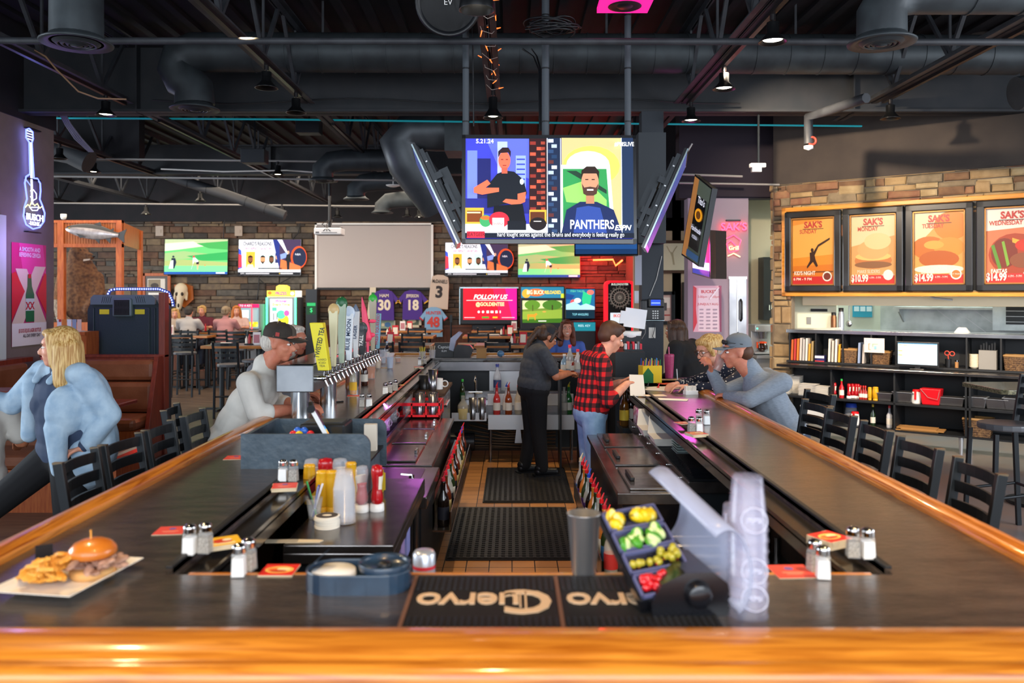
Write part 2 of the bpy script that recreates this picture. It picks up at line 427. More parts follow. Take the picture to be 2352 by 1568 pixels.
# ================================================================ ceiling steelwork
JZ,JT=4.0,4.72
def joist(x,y0,y1,i):
    t=T('roof_joist','','roof joist',(x,y0,JZ),group='open web roof joists')
    L=y1-y0
    b=M(joistm)
    for s in (-1,1):b.box(s*0.045-0.03,s*0.045+0.03,0,L,0,0.012);b.box(s*0.015-0.006,s*0.015+0.006,0,L,0,0.07)
    b.build('bottom_chord',t)
    b=M(joistm)
    for s in (-1,1):b.box(s*0.045-0.03,s*0.045+0.03,0,L,JT-JZ-0.012,JT-JZ);b.box(s*0.015-0.006,s*0.015+0.006,0,L,JT-JZ-0.08,JT-JZ)
    b.build('top_chord',t)
    n=max(2,round(L/1.2));st=L/n;b=M(joistm)
    for k in range(n):
        ya=k*st;
        b.bar((0,ya+0.06,JT-JZ-0.03),(0,ya+st/2,0.04),0.035,0.035);b.bar((0,ya+st/2,0.04),(0,ya+st-0.06,JT-JZ-0.03),0.035,0.035)
        b.bar((0,ya+st/2,0.04),(0,ya+st/2,JT-JZ-0.03),0.022,0.022)
    b.build('web_bracing',t)
    return t
names={-4.35:'second from the left wall',-2.3:'left of the hanging televisions',-0.2:'wrapped in orange string lights above the television',1.9:'right of the hanging televisions',4.05:'running toward the menu boards'}
for x,nm in names.items():
    tag(joist(x,0.3,9.35,0),'charcoal open-web roof joist over the bar, '+nm)
fx=[-12.6,-10.55,-8.5,-6.4,-4.35,-2.3,-0.2,1.9,4.05]
for k,x in enumerate(fx):
    y1=19.9 if x<3 else 10.3
    tag(joist(x,9.75,y1,0),'charcoal open-web roof joist in the far bay, number %d counting from the left'%(k+1))
for x0,lab,Y in ((-6.4,'charcoal open-web roof joist at the upper left corner over the left wall',0.3),):
    tag(joist(x0,Y,9.35,0),lab)
def ibeam(y,z0,z1,x0,x1,lab):
    b=M(beamm).box(x0,x1,y-0.01,y+0.01,z0,z1).box(x0,x1,y-0.12,y+0.12,z0,z0+0.03).box(x0,x1,y-0.12,y+0.12,z1-0.03,z1)
    x=x0+0.5
    while x<x1:b.box(x,x+0.015,y-0.11,y+0.11,z0,z1);x+=4.1
    return b.build('steel_beam',label=lab,cat='steel beam')
ibeam(9.55,3.93,4.72,-13,6.2,'wide black steel I-beam crossing the room above the hanging televisions')
ibeam(14.8,3.98,4.5,-13,3.0,'black steel beam crossing the far dining room ceiling')
b=M(ceilm)
x=-13.9
while x<10.9:b.box(x,x+0.09,-2,20,4.9,4.95);x+=0.3
struct('ceiling_deck',b)
def pipe(pts,r,lab,m=None,name='conduit',cat='conduit',group=None):
    return M(m or joistm).tube(pts,r,8).build(name,label=lab,cat=cat,group=group)
pipe([(-7,6.5,pz(92,6.5)),(7,6.5,pz(92,6.5)-0.02)],0.028,'long dark steel pipe crossing in front of the round duct near the picture top')
pipe([(-3.3,5.2,4.6),(7,5.2,4.58)],0.025,'dark pipe high up near the top edge of the picture',group=None)
wirem=mat('grey_wire','8a8784',0.5)
pipe([(-7.5,13.0,pz(363,13.0)),(-2.2,13.0,pz(372,13.0))],0.016,'thin grey rod crossing the far ceiling, upper of the three left rods',wirem)
pipe([(-7.5,12.5,pz(404,12.5)),(-1.7,12.5,pz(414,12.5))],0.016,'thin grey rod crossing the far ceiling, middle of the three left rods',wirem)
pipe([(-9.5,17.0,pz(466,17)),(-1.5,17.0,pz(475,17))],0.016,'thin grey rod crossing the far ceiling just above the projection screen',wirem)
pipe([D(1560,400,11),D(1705,405,11)],0.016,'thin grey rod above the purple wall, upper one',wirem)
pipe([D(1560,420,11),D(1790,424,11)],0.014,'thin grey rod above the purple wall, lower one',wirem)
pipe([(-9,10.6,pz(268,10.6)),(-3,10.6,pz(274,10.6)),(0,10.6,pz(281,10.6)),(4.6,10.6,pz(290,10.6))],0.012,'bright teal cable strung across the ceiling behind the steel beam',mat('teal_cable','1fa3b0',0.5,emit=0.15),'cable','cable')
pipe([D(1520+i*90,232+6*math.sin(i),9.3) for i in range(-13,3)],0.008,'loose black cable sagging along the bottom of the wide steel beam',blackp,'cable','cable')
pipe([(x_,13.2,z_) for x_,z_ in [(-5.6,pz(388,13.2)),(-4.6,pz(394,13.2)),(-3.6,pz(391,13.2)),(-3.0,pz(397,13.2))]],0.012,'white cable drooping between far roof joists on the left',mat('white_cable','c8c6c2',0.5),'cable','cable')
pipe([D(1590-6*i,330+10*i,10.5) if i<6 else D(1560+(i-6)*5,385-(i-6),10.5) for i in range(10)],0.01,'loose white cable hanging by the joist left of the kitchen wall',mat('white_cable','c8c6c2'),'cable','cable')
for i,(a,b_) in enumerate((((0,218),(125,134)),((140,255),(200,348)))):
    pass
pipe([D(60,105,7.5),D(105,130,7.5),D(130,160,7.5),D(180,210,7.5),D(225,226,7.5),D(290,228,7.5)],0.008,'tan cable sagging below the joist at upper left',mat('tan_cable','8a6a50'),'cable','cable')
# cable bundle beside the joist at the left end of the far bay
b=M(mat('grey_bundle','6f7078',0.5))
for i in range(4):b.tube([D(128+i*4,244,9.9),D(150+i*4,285,10.1),D(172+i*5,318,10.3),D(205+i*3,348,10.5)],0.012,6)
b.build('cable_bundle',label='bundle of grey cables dropping from the beam just right of the left wall',cat='cable')

# ducts
def duct(pts,r,lab,name='round_duct',ribs=0.35,m=None):
    b=M(m or ductm).tube(pts,r,24)
    P=[Vector(p) for p in pts]
    for a,c in zip(P,P[1:]):
        L=(c-a).length
        if L>0.8:
            n=int(L/ribs);d=(c-a).normalized()
            for k in range(1,n):
                p=a+d*(L*k/n);b.cyl(p-d*0.006,p+d*0.006,r+0.007,n=24)
    return b
def hang(t,*pts):
    for x,y,z in pts:M(joistm).box(x-0.012,x+0.012,y-0.004,y+0.004,z,4.95).build('hanger',t)
def diffuser(c,r,t):
    b=M(ductm).lathe([(r*0.72,0.05),(r*0.78,0.03),(r,0.0),(r*0.98,-0.012),(r*0.72,0.0)],32,c)
    for k,q in enumerate((0.62,0.47,0.32)):b.lathe([(r*q+0.02,0.01),(r*q-0.02,-0.02-0.004*k),(r*q-0.035,-0.018),(r*q,0.014)],28,c)
    b.lathe([(0.001,-0.03),(r*0.17,-0.025),(r*0.2,0.0)],20,c)
    b.build('diffuser',t)
def arc(c,r,a0,a1,pl,n=8):
    o=[]
    for i in range(n+1):
        t=a0+(a1-a0)*i/n;u,v=r*math.cos(t),r*math.sin(t)
        o.append((c[0]+(u if pl=='xz' else 0),c[1]+(u if pl=='yz' else 0),c[2]+v))
    return o
DY=8.75
dz=pz(120,DY);dr=0.205;dx=px(445,DY)
t=T('round_duct','long charcoal round duct crossing above the bar, bending to a diffuser at its left','duct',(0,0,0))
duct([(5.35,DY,dz-0.03)]+[(dx+0.3,DY,dz)]+arc((dx+0.2,DY,dz),0.0,0,0,'xz',1)[:0]+[(dx,DY,dz),(dx-0.14,DY,dz-0.05),(dx-0.17,DY,dz-0.17),(dx-0.1,DY,dz-0.3)]+[(dx,DY,dz-0.38),(dx+0.01,DY,pz(240,DY))],dr,'').build('duct_run',t)
diffuser((dx+0.01,DY,pz(250,DY)),0.255,t);hang(t,(-2,DY,dz),(1,DY,dz),(3,DY,dz))
D1=5.9
t=T('round_duct','charcoal round duct dropping to a ringed diffuser at the upper left of the picture','duct')
x1=px(176,D1)
duct([(x1-0.6,D1,4.45),(x1-0.15,D1,4.32),(x1,D1,4.1),(x1,D1,pz(98,D1))],0.178,'').build('duct_run',t)
diffuser((x1,D1,pz(98,D1)),0.245,t);hang(t,(x1-0.6,D1,4.5))
t=T('round_duct','charcoal round duct elbow dropping to a ringed diffuser at the upper right of the picture','duct')
x1=px(2025,D1)
duct([(7,D1,4.02),(x1+0.25,D1,4.02),(x1+0.06,D1,3.98),(x1,D1,3.85),(x1,D1,pz(95,D1))],0.17,'').build('duct_run',t)
diffuser((x1,D1,pz(97,D1)),0.235,t);hang(t,(x1+1.2,D1,4.15))
b=duct([D(2352+60,200,8.0),D(2335,215,8.0)],0.16,'')
b.build('duct_boot',label='square-ended duct stub at the right edge of the picture above the menu boards',cat='duct')
# large bent duct left of the hanging televisions
t=T('round_duct','large unpainted-looking grey duct elbow sweeping down behind the hanging televisions','duct')
duct([D(1065,300,10.9),D(1000,300,10.9),D(945,300,10.9),D(918,330,10.9),D(935,372,10.9),D(1010,470,11.2)],0.27,'',m=mat('grey_galvanised_duct','565b60',0.45,0.4,c2='464b50',ns=4)).build('duct_run',t)
M(ductm).box(px(1025,10.9),px(1080,10.9),10.6,11.2,pz(355,10.9),4.95).build('duct_box',t)
for (cx,cy,Y,r,lab) in ((790,0,14.5,0.19,'left'),(830,0,16.0,0.17,'right')):
    pass
def elbow(pxx,ytop,ybot,Y,r,dirx,lab):
    t=T('round_duct',lab,'duct');x=px(pxx,Y);zt=pz(ytop,Y)
    duct([(x+dirx*1.5,Y,zt-r),(x+dirx*0.35,Y,zt-r),(x+dirx*0.12,Y,zt-r-0.03),(x,Y,zt-r-0.14),(x,Y,pz(ybot,Y))],r,'').build('duct_run',t)
    diffuser((x,Y,pz(ybot,Y)),r*1.35,t);hang(t,(x+dirx*1.0,Y,zt-r))
elbow(742,343,415,12.6,0.165,1,'dark duct elbow with diffuser above the projector, nearer and larger one')
elbow(818,395,457,14.0,0.16,1,'dark duct elbow with diffuser above the projection screen, middle one')
elbow(878,440,488,16.4,0.16,1,'dark duct elbow with diffuser just above the right end of the projection screen')
b=duct([D(60,330,12.5),D(160,350,12.5),D(205,372,12.5)],0.17,'',m=beamm);b.build('round_duct',label='dim round duct running right from the top of the left wall in the far bay',cat='duct')
b=duct([D(390,405,15.2),D(520,447,15.2),D(655,495,15.2)],0.09,'',m=beamm);b.build('round_duct',label='dim ribbed duct low over the stone wall televisions at far left',cat='duct')

# track lighting
trackm=mat('black_track','1d1a1c',0.35,0.3)
def track(x,y0,y1,z,lab):
    M(trackm).box(x-0.02,x+0.02,y0,y1,z,z+0.03).build('light_track',label=lab,cat='light track')
TZ=3.97
track(-2.28,2.5,8.9,TZ,'black light track along the underside of the joist left of the televisions')
track(-4.35,2.5,9.3,TZ,'black light track under the joist at upper left')
track(1.98,2.5,9.3,TZ,'black light track under the joist right of the televisions')
track(4.13,3.0,9.2,TZ,'black light track under the joist toward the menu boards')
track(-4.35,10.2,19,TZ,'black light track under the far joist above the dining tables')
track(-6.4,10.4,19.2,TZ,'black light track in the far bay nearest the fish display')
track(-2.25,10.4,19.2,TZ,'black light track in the far bay above the projection screen')
lampsh=mat('black_lamp_shade','17181a',0.3,0.4)
warmbulb=mat('warm_bulb_glow','fff0d2',0.3,emit=14)
def lamp_parts(t,lit):
    M(trackm).cyl((0,0,0.21),(0,0,0.165),0.022).bar((0,0,0.165),(0.0,0,0.1),0.014,0.03).build('mount',t)
    M(lampsh).lathe([(0.045,0.15),(0.047,0.14),(0.045,0.07),(0.06,0.05),(0.098,0.012),(0.108,0.0),(0.102,0.0),(0.055,0.045),(0.04,0.06)],20).build('shade',t)
    if lit:M(warmbulb).lathe([(0.001,0.008),(0.04,0.012),(0.074,0.022),(0.06,0.035),(0.001,0.04)],18).build('bulb',t)
    return t
lamp=Maker(lambda:lamp_parts(T('track_lamp','track lamp','lamp'),True),'lit track lamps')
dark=Maker(lambda:lamp_parts(T('unlit_track_lamp','track lamp','lamp'),False),'unlit track lamps')
def onx(xp,X):return X*F/(xp-CX)          # depth at which lateral position X shows in column xp
LP=[]
for (xp,X,zt,lab) in ((1775,1.98,TZ,'lit black track lamp at upper right, nearest and largest of its track'),(1663,1.98,TZ,'lit black track lamp, middle of three on the track right of the televisions'),
      (1587,1.98,TZ,'lit black track lamp, farthest of three right of the televisions'),(243,-4.35,TZ,'lit black track lamp above the blue neon guitar')):
    Y=onx(xp,X);lamp((X,Y,zt-0.21),0,lab);LP.append((X,Y,zt-0.2))
lamp((-0.2,8.7,JZ-0.3),0,'lit black track lamp hanging left above the central television',sc=(1,1,1.43));LP.append((-0.2,8.7,JZ-0.29))
p=D(1095,6,4.9);lamp((p[0],4.9,4.58-0.21*5.0),0,'lit lamp on a long stem just cut by the top edge left of the center',sc=(1,1,5.0))
for (xp,Y,zr,lab) in ((215,13,pz(363,13),'small lit track lamp above the mounted fish'),(638,13,pz(369,13),'small lit track lamp hanging from a rod above the wall television showing a studio'),
      (648,17,pz(468,17),'tiny lit lamp above the stone wall between the two left televisions'),(335,17,pz(467,17),'tiny lit lamp over the framed photograph'),
      (963,17,pz(474,17),'tiny lit lamp above the right end of the projection screen')):
    lamp((px(xp,Y),Y,zr-0.225),0,lab)
for (xp,X,ry,lab) in ((612,-2.28,0,'unlit black track lamp below the round duct left of the televisions'),(680,-2.28,0,'unlit black track lamp at the end of the left track'),
      (2045,4.13,0,'glossy black swivelled track lamp above the menu boards'),(137,-6.4,0,'unlit black lamp against the right edge of the left wall'),
      (460,-6.4,0,'unlit black lamp in the far bay above the golf television'),(775,-3.83,0,'small dark spot lamp hanging before the projection screen beside the projector')):
    Y=onx(xp,X);dark((X,Y,TZ-0.21 if Y<17 else 3.53),0.3,lab)
for (xp,lab) in ((935,'small dark spot lamp before the projection screen, left of two'),(965,'small dark spot lamp before the projection screen, right of two')):
    dark((px(xp,18),18,3.53),0,lab,sc=(1,1,1))
M(trackm).box(px(765,18),px(990,18),17.98,18.02,3.735,3.77).box(-2.3,-2.26,17.99,18.01,3.76,JZ).build('lamp_rail',label='short black rail carrying two spot lamps before the projection screen',cat='rail')
def spot(x,y,z,tx,ty,pw,ang=70,col=(1.0,0.72,0.42)):light('SPOT','track_lamp_beam',(x,y,z),pw,col,aim=(tx,ty,1.0),spot=ang,soft=0.05)
for p,(tx,ty,pw) in zip(LP,((1.3,5.0,130),(1.35,6.0,110),(1.2,7.6,110),(-3.5,8.6,100),(0.2,8.6,130))):
    spot(p[0],p[1],p[2],tx,ty,pw)
light('SPOT','track_lamp_beam',(1.9,1.9,3.9),260,(1.0,0.7,0.36),aim=(1.3,3.0,1.07),spot=50,soft=0.05)
light('SPOT','track_lamp_beam',(-2.2,3.4,3.9),140,(1.0,0.7,0.36),aim=(-1.3,3.1,1.07),spot=60,soft=0.05)
light('SPOT','track_lamp_beam',(-0.1,0.9,3.9),130,(1.0,0.62,0.25),aim=(0.1,1.75,1.07),spot=70,soft=0.05)
light('SPOT','track_lamp_beam',(4.1,5.6,3.95),800,(1.0,0.83,0.64),aim=(5.1,9.9,2.7),spot=75,soft=0.05)
light('SPOT','track_lamp_beam',(2.0,7.6,3.95),600,(1.0,0.8,0.58),aim=(4.2,10.5,2.5),spot=70,soft=0.05)
light('SPOT','track_lamp_beam',(-0.1,5.2,3.9),150,(1.0,0.75,0.45),aim=(0.0,6.3,0.1),spot=60,soft=0.05)
light('SPOT','track_lamp_beam',(-2.1,6.5,3.9),90,(1.0,0.72,0.42),aim=(-1.0,5.8,1.0),spot=60,soft=0.05)
# ================================================================ the bar itself
BZ=1.07
bar_t=T('bar_counter','large U-shaped bar with black slate-look top and thick oak edge','bar counter',(0,0,0))
def prof_sweep(prof,a,b,axis):     # rail profile (offset outwards, z) swept straight
    n=len(prof);m=M(oak if axis=='x' else oak_y);vs=[]
    for t in (a,b):
        for o,z in prof:vs.append(t(o,z))
    return m.add(vs,[(i,(i+1)%n,n+(i+1)%n,n+i) for i in range(n)],True).add(vs,[tuple(range(n))[::-1],tuple(range(n,2*n))])
def rprof(w):return [(0,-0.05),(0,0.012),(0.004,0.022),(0.014,0.029),(0.03,0.034),(w*.35,0.037),(w*.55,0.034),(w*.68,0.027),(w*.76,0.019),(w*.79,0.013),(w*.82,0.015),(w*.9,0.013),(w*.96,0.005),(w,-0.008),(w,-0.03),(w*.97,-0.05)]
FY0,FY1=1.88,2.30                 # front bar: rail inner line, inner opening
LXo,LXi,LXt=-1.47,-0.965,-0.855
RXo,RXi,RXt=1.47,1.06,0.95
BYi,BYo=9.9,10.45
# slate tops
struct_top=M(slate)
struct_top.box(LXo,RXo,FY0,FY1,BZ-0.04,BZ)
struct_top.box(LXo,LXi,FY1,BYo,BZ-0.04,BZ)
struct_top.box(RXi,RXo,FY1,7.75,BZ-0.04,BZ)
struct_top.box(LXi,1.5,BYi+0.22,BYo,BZ-0.04,BZ)
struct_top.box(RXi-0.12,1.68,7.0,7.75,BZ-0.04,BZ)
struct_top.build('countertop',bar_t)
pr=rprof(0.19);prs=rprof(0.125)
prof_sweep(pr,lambda o,z:(-1.6,FY0-o,BZ+z),lambda o,z:(1.6,FY0-o,BZ+z),'x').build('oak_edge',bar_t)
prof_sweep(prs,lambda o,z:(LXo-o,1.8,BZ+z),lambda o,z:(LXo-o,BYo+0.1,BZ+z),'y').build('oak_edge',bar_t)
prof_sweep(prs,lambda o,z:(RXo+o,1.8,BZ+z),lambda o,z:(RXo+o,6.95,BZ+z),'y').build('oak_edge',bar_t)
prof_sweep(prs,lambda o,z:(-1.55,BYo+o,BZ+z),lambda o,z:(1.5,BYo+o,BZ+z),'x').build('oak_edge',bar_t)
M(oak).box(-0.9,1.0,FY1,FY1+0.012,BZ-0.045,BZ+0.002).build('nosing',bar_t,label='thin gold coloured edge strip')
darkw=mat('dark_bar_panel','2a1d18',0.5,c2='3a2519',ns=5,st=(8,8,1))
b=M(darkw).box(LXo+0.06,LXo+0.09,FY0,BYo,0,BZ-0.04).box(RXo-0.09,RXo-0.06,FY0,7.7,0,BZ-0.04).box(LXo+0.06,RXo-0.06,FY0+0.05,FY0+0.09,0,BZ-0.04)
b.box(-1.4,1.45,BYo-0.12,BYo-0.08,0,BZ-0.04).box(-0.86,-0.8,FY1-0.09,FY1-0.06,0,BZ-.04).box(LXi,RXi,FY1-0.08,FY1-0.05,0.0,BZ-0.04)
b.build('bar_front',bar_t)
# troughs (drip rails)
troughm=mat('dark_mirror_steel','77706c',0.16,0.95,c2='8d8680',ns=4)
for (xa,xb,ya,yb) in ((LXi,LXt,2.35,4.0),(LXi,LXt,4.6,10.0),(RXt,RXi,2.35,7.2)):
    sgn=1 if xb<0 else-1;xi=xb if xb<0 else xa;xo=xa if xb<0 else xb
    b=M(troughm).box(min(xa,xb),max(xa,xb),ya,yb,BZ-0.035,BZ-0.028)
    b.box(min(xi,xi-sgn*.008),max(xi,xi-sgn*.008),ya,yb,BZ-0.075,BZ-0.012)
    b.build('drip_trough',bar_t)
    M(rubber).box(min(xo,xo-sgn*.02),max(xo,xo-sgn*.02),ya,yb,BZ-0.02,BZ+0.008).build('rubber_bumper',bar_t,bev=0.003)

# back-bar steel ledge
t=T('steel_ledge','long stainless steel ledge across the far end of the bar, above the sink','ledge')
M(steel).box(-0.96,0.55,BYi-0.06,BYi+0.22,BZ-0.06,BZ-0.045).box(-0.96,0.55,BYi-0.07,BYi-0.06,BZ-0.13,BZ-0.03).build('ledge_top',t)
M(rubber).box(-0.35,0.5,BYi+0.02,BYi+0.14,BZ-0.045,BZ-0.03).build('bar_mat',t)
M(blackm).box(-0.96,0.9,BYi+0.1,BYi+0.14,0,BZ-0.06).build('back_panel',t)

# ---------------------------------------------------------------- underbar equipment, left run
t=T('steel_counter','stainless steel work counter holding ketchup and mustard bottles inside the bar','counter',(0,0,0))
M(steel_d).box(-0.84,-0.435,3.03,4.13,0.90,0.93).box(-0.84,-0.435,3.03,3.045,0.86,0.90).box(-0.45,-0.435,3.03,4.13,0.85,0.90).build('worktop',t,bev=0.004)
M(blackm).box(-0.84,-0.49,3.1,4.11,0.12,0.9).build('cabinet',t)
for y in (3.1,4.05):M(steel_d).cyl((-0.47,y,0.006),(-0.47,y,0.9),0.015).build('leg',t)
for k,(y,c) in enumerate(((3.45,'8f7fb8'),(3.62,'7d86c9'))):M(paint(c,.8)).box(-0.45,-0.434,y-.2,y-.1,0.76,0.86).build('cloth_tag',t)
t=T('ice_bin','low stainless steel ice bin with open lid edge beside the black divider box','ice bin')
M(steel_d).box(-0.86,-0.44,4.27,5.02,0.74,0.80).build('rim',t,bev=0.005)
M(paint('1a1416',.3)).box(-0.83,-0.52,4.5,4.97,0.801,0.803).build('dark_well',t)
M(blackm).box(-0.86,-0.47,4.28,5.02,0.006,0.74).build('body',t)
M(chrome).cyl((-0.56,4.62,0.8),(-0.56,4.62,0.84),0.015).bar((-0.56,4.62,0.84),(-0.62,4.6,0.85),0.012,0.01).build('latch',t)
t=T('bottle_cooler','long stainless steel bottle cooler on the left inside the bar','bottle cooler')
M(steel_d).box(-0.86,-0.49,5.07,7.0,0.77,0.80).build('top',t,bev=0.005)
M(blackm).box(-0.86,-0.52,5.09,6.98,0.006,0.77).build('body',t)
for k,y in enumerate((5.15,5.78,6.41)):
    lid=M(steel_d).box(-0.84,-0.60,y,y+0.55,0.801,0.812).build('sliding_lid',t,bev=0.003)
    M(chrome).box(-0.635,-0.615,y+0.22,y+0.32,0.812,0.835).build('handle',lid,bev=0.003)
t=T('glass_drainboard','black ribbed drain shelf beneath hanging mugs beside the left cooler','drainboard')
b=M(blackp).box(-1.1,-0.87,5.0,7.0,0.80,0.82)
for i in range(40):b.box(-1.1,-0.87,5.0+i*0.05,5.012+i*0.05,0.82,0.827)
b.build('shelf',t)
M(mat('purple_light_tint_steel','9a8fa0',0.2,0.95)).box(-0.87,-0.855,5.0,7.0,0.78,0.86).build('lip',t)  # purple strip light is put into the steel's own tint
M(blackm).box(-1.3,-0.9,5.0,7.0,0.006,0.8).build('panel',t)
t=T('glass_washer','steel glass washer cabinet with worn brown mat on top near the far left end','glass washer')
M(steel).box(-1.0,-0.62,7.35,8.3,0.25,0.94).build('body',t,bev=0.01)
M(mat('worn_brown_mat','5a4230',0.8,c2='3c2c20',ns=20)).box(-1.02,-0.6,7.33,8.32,0.941,0.965).build('top_mat',t)
M(chrome).cyl((-0.61,7.6,0.82),(-0.61,8.0,0.82),0.012).build('door_handle',t)
for x in (-0.96,-0.66):
    for y in (7.4,8.25):M(steel_d).cyl((x,y,0.006),(x,y,0.25),0.02).build('leg',t)

# right run
t=T('lidded_cooler','stainless steel cooler with three lids on the right inside the bar','cooler')
M(steel_d).box(0.56,0.93,4.36,6.18,0.77,0.80).box(0.555,0.93,4.355,4.365,0.74,0.8).build('top',t,bev=0.004)
M(mat('scuffed_black_steel','2c2a2c',0.25,0.8,c2='3b3638',ns=6,bump=0.1)).box(0.585,0.93,4.38,6.16,0.006,0.77).build('body',t)
for k,y in enumerate((4.42,5.03,5.62)):
    lid=M(steel_d).box(0.63,0.905,y,y+0.53,0.801,0.815).build('lid',t,bev=0.004)
    M(blackp).box(0.655,0.68,y+0.16,y+0.38,0.815,0.835).build('handle',lid,bev=0.005)
t=T('drain_ledge','raised steel drain ledge with black ribbed mat under the right bar','drainboard')
M(steel_d).box(0.93,0.945,4.36,6.6,0.78,0.86).box(0.93,1.35,4.355,4.37,0.80,0.86).box(0.94,1.35,4.36,6.6,0.80,0.83).build('ledge',t,bev=0.003)
b=M(blackp).box(0.95,1.34,4.40,6.58,0.83,0.838)
for i in range(54):b.box(0.95,1.34,4.41+i*0.04,4.42+i*0.04,0.838,0.845)
b.build('ribbed_mat',t)
M(blackm).box(0.95,1.37,4.4,6.6,0.006,0.8).build('base',t)
for k in range(6):M(chrome).cyl((0.927,4.6+k*0.35,0.83),(0.92,4.6+k*0.35,0.83),0.012).build('bolt',t)
t=T('storage_shelf','dark steel shelf rack under the front right of the bar','shelf')
M(steel_d).box(0.93,1.38,2.75,4.28,0.50,0.515).box(0.93,1.38,2.75,4.28,0.15,0.165).build('shelf_board',t)
for x in (0.94,1.36):
    for y in (2.77,4.25):M(steel_d).cyl((x,y,0.006),(x,y,0.6),0.014).build('post',t)
# sink station at the far end
t=T('bar_sink','stainless three-compartment bar sink station at the far end with bottles along its front','sink')
SY=9.15
M(steel).box(-0.60,0.68,SY,SY+0.55,0.47,0.62).box(-0.60,0.68,SY+0.5,SY+0.55,0.62,0.72).build('basin',t,bev=0.006)
M(steel_r).box(-0.26,0.68,SY-0.12,SY-0.11,0.37,0.53).box(-0.26,0.68,SY-0.11,SY,0.37,0.38).box(-0.66,-0.28,SY-0.1,SY-0.09,0.47,0.55).box(-0.66,-0.28,SY-0.1,SY,0.46,0.47).build('speed_rail',t)
M(mat('white_tile_panel','c9ced6',0.25)).box(-0.27,0.68,SY+0.02,SY+0.05,0.5,0.74).build('splash_tiles',t)
M(steel_r).box(-0.27,0.30,BYi-0.02,BYi,0.70,0.93).build('splash_back',t)
M(chrome).tube([(-0.42,SY+.4,0.62),(-0.42,SY+.4,0.86),(-0.42,SY+.33,0.9),(-0.42,SY+.25,0.86)],0.014).cyl((-0.5,SY+.4,0.72),(-0.34,SY+.4,0.72),0.02).build('faucet',t)
for x in (-0.24,0.16,0.66):M(steel_d).cyl((x,SY+0.05,0.006),(x,SY+0.05,0.5),0.017).build('leg',t)
t=T('pipework','tangle of old pipes and a pump motor beneath the far sink','pipes')
for k in range(7):M(mat('dull_brass_pipe','5b4632',0.5,0.6)).tube([(-0.7+0.04*k,SY+0.35,0.1+k*0.05),(-0.3+k*.05,SY+0.3-k*.02,0.12+k*0.03),(0.5,SY+0.38,0.06+k*0.04)],0.012).build('pipe',t)
M(blackm).cyl((-0.72,SY+0.1,0.2),(-0.42,SY+0.1,0.2),0.1,n=20).box(-0.68,-0.46,SY,SY+0.2,0.006,0.12).build('pump_motor',t)
M(steel_r).hexa([(0.03,SY+.1,0.18),(0.11,SY+.1,0.18),(0.11,SY+.14,0.18),(0.03,SY+.14,0.18)],[(0.05,SY+.1,0.35),(0.09,SY+.1,0.35),(0.09,SY+.12,0.35),(0.05,SY+.12,0.35)]).build('metal_grater',label='small steel grater hanging under the far sink',cat='grater',loc=(0,-0.2,0.04))

# floor mats
def floor_mat_obj(x0,x1,y0,y1,lab,holes=0.05):
    b=M(rubber).box(x0,x1,y0,y1,0.006,0.016)
    nx,ny=int((x1-x0)/holes),int((y1-y0)/holes)
    b.use(mat('rubber_rib','211f1e',0.45))
    for i in range(nx):
        x=x0+0.02+(x1-x0-0.04)*i/nx
        b.box(x,x+holes*0.45,y0+0.02,y1-0.02,0.016,0.021)
    for j in range(ny):y=y0+0.02+(y1-y0-0.04)*j/ny;b.box(x0+0.01,x1-0.01,y,y+0.012,0.016,0.022)
    return b.build('rubber_floor_mat',label=lab,cat='floor mat',group='rubber mats behind the bar')
floor_mat_obj(-0.46,0.46,5.72,7.13,'black perforated rubber mat in the middle of the tiled bar floor')
floor_mat_obj(-0.26,0.55,7.3,8.75,'black ribbed rubber mat under the bartender in grey')
floor_mat_obj(-0.4,0.46,3.9,5.45,'black rubber mat mostly hidden just behind the front bar')
M(paint('15100d',.6)).box(-0.66,-0.5,7.35,7.6,0.006,0.012).build('floor_drain',label='small dark floor drain by the left bottle rail',cat='drain')

# ================================================================ small things on the bar
saltm=mat('salt','f4f4f2',0.9);pepm=mat('ground_pepper','6a6258',0.95,c2='b8b0a2',ns=300)
def mk_shaker(name,fill,fh):
    def f():
        t=T(name,name.replace('_',' '),'shaker')
        b=M(glassm);
        b.hexa([(-.019,-.019,0),(.019,-.019,0),(.019,.019,0),(-.019,.019,0)],[(-.0165,-.0165,.058),(.0165,-.0165,.058),(.0165,.0165,.058),(-.0165,.0165,.058)])
        b.lathe([(0.021,0.058),(0.0175,0.066),(0.016,0.07)],16).build('glass',t,bev=0.003)
        M(fill).hexa([(-.0165,-.0165,.003),(.0165,-.0165,.003),(.0165,.0165,.003),(-.0165,.0165,.003)],[(-.015,-.015,fh),(.015,-.015,fh),(.015,.015,fh),(-.015,.015,fh)]).build('contents',t)
        b=M(chrome).lathe([(0.0185,0.066),(0.0195,0.068),(0.0185,0.078),(0.0195,0.080),(0.017,0.086),(0.010,0.0905),(0.001,0.092)],18)
        b.use(blackp)
        for k in range(6):b.cyl((.009*math.cos(k),.009*math.sin(k),.0900),(.009*math.cos(k),.009*math.sin(k),.0915),.0012,n=6)
        b.build('cap',t);return t
    return f
salt=Maker(mk_shaker('salt_shaker',saltm,0.052),'salt shakers');pep=Maker(mk_shaker('pepper_shaker',pepm,0.048),'pepper shakers')
def onbar(x,y):return G(x,y,BZ)
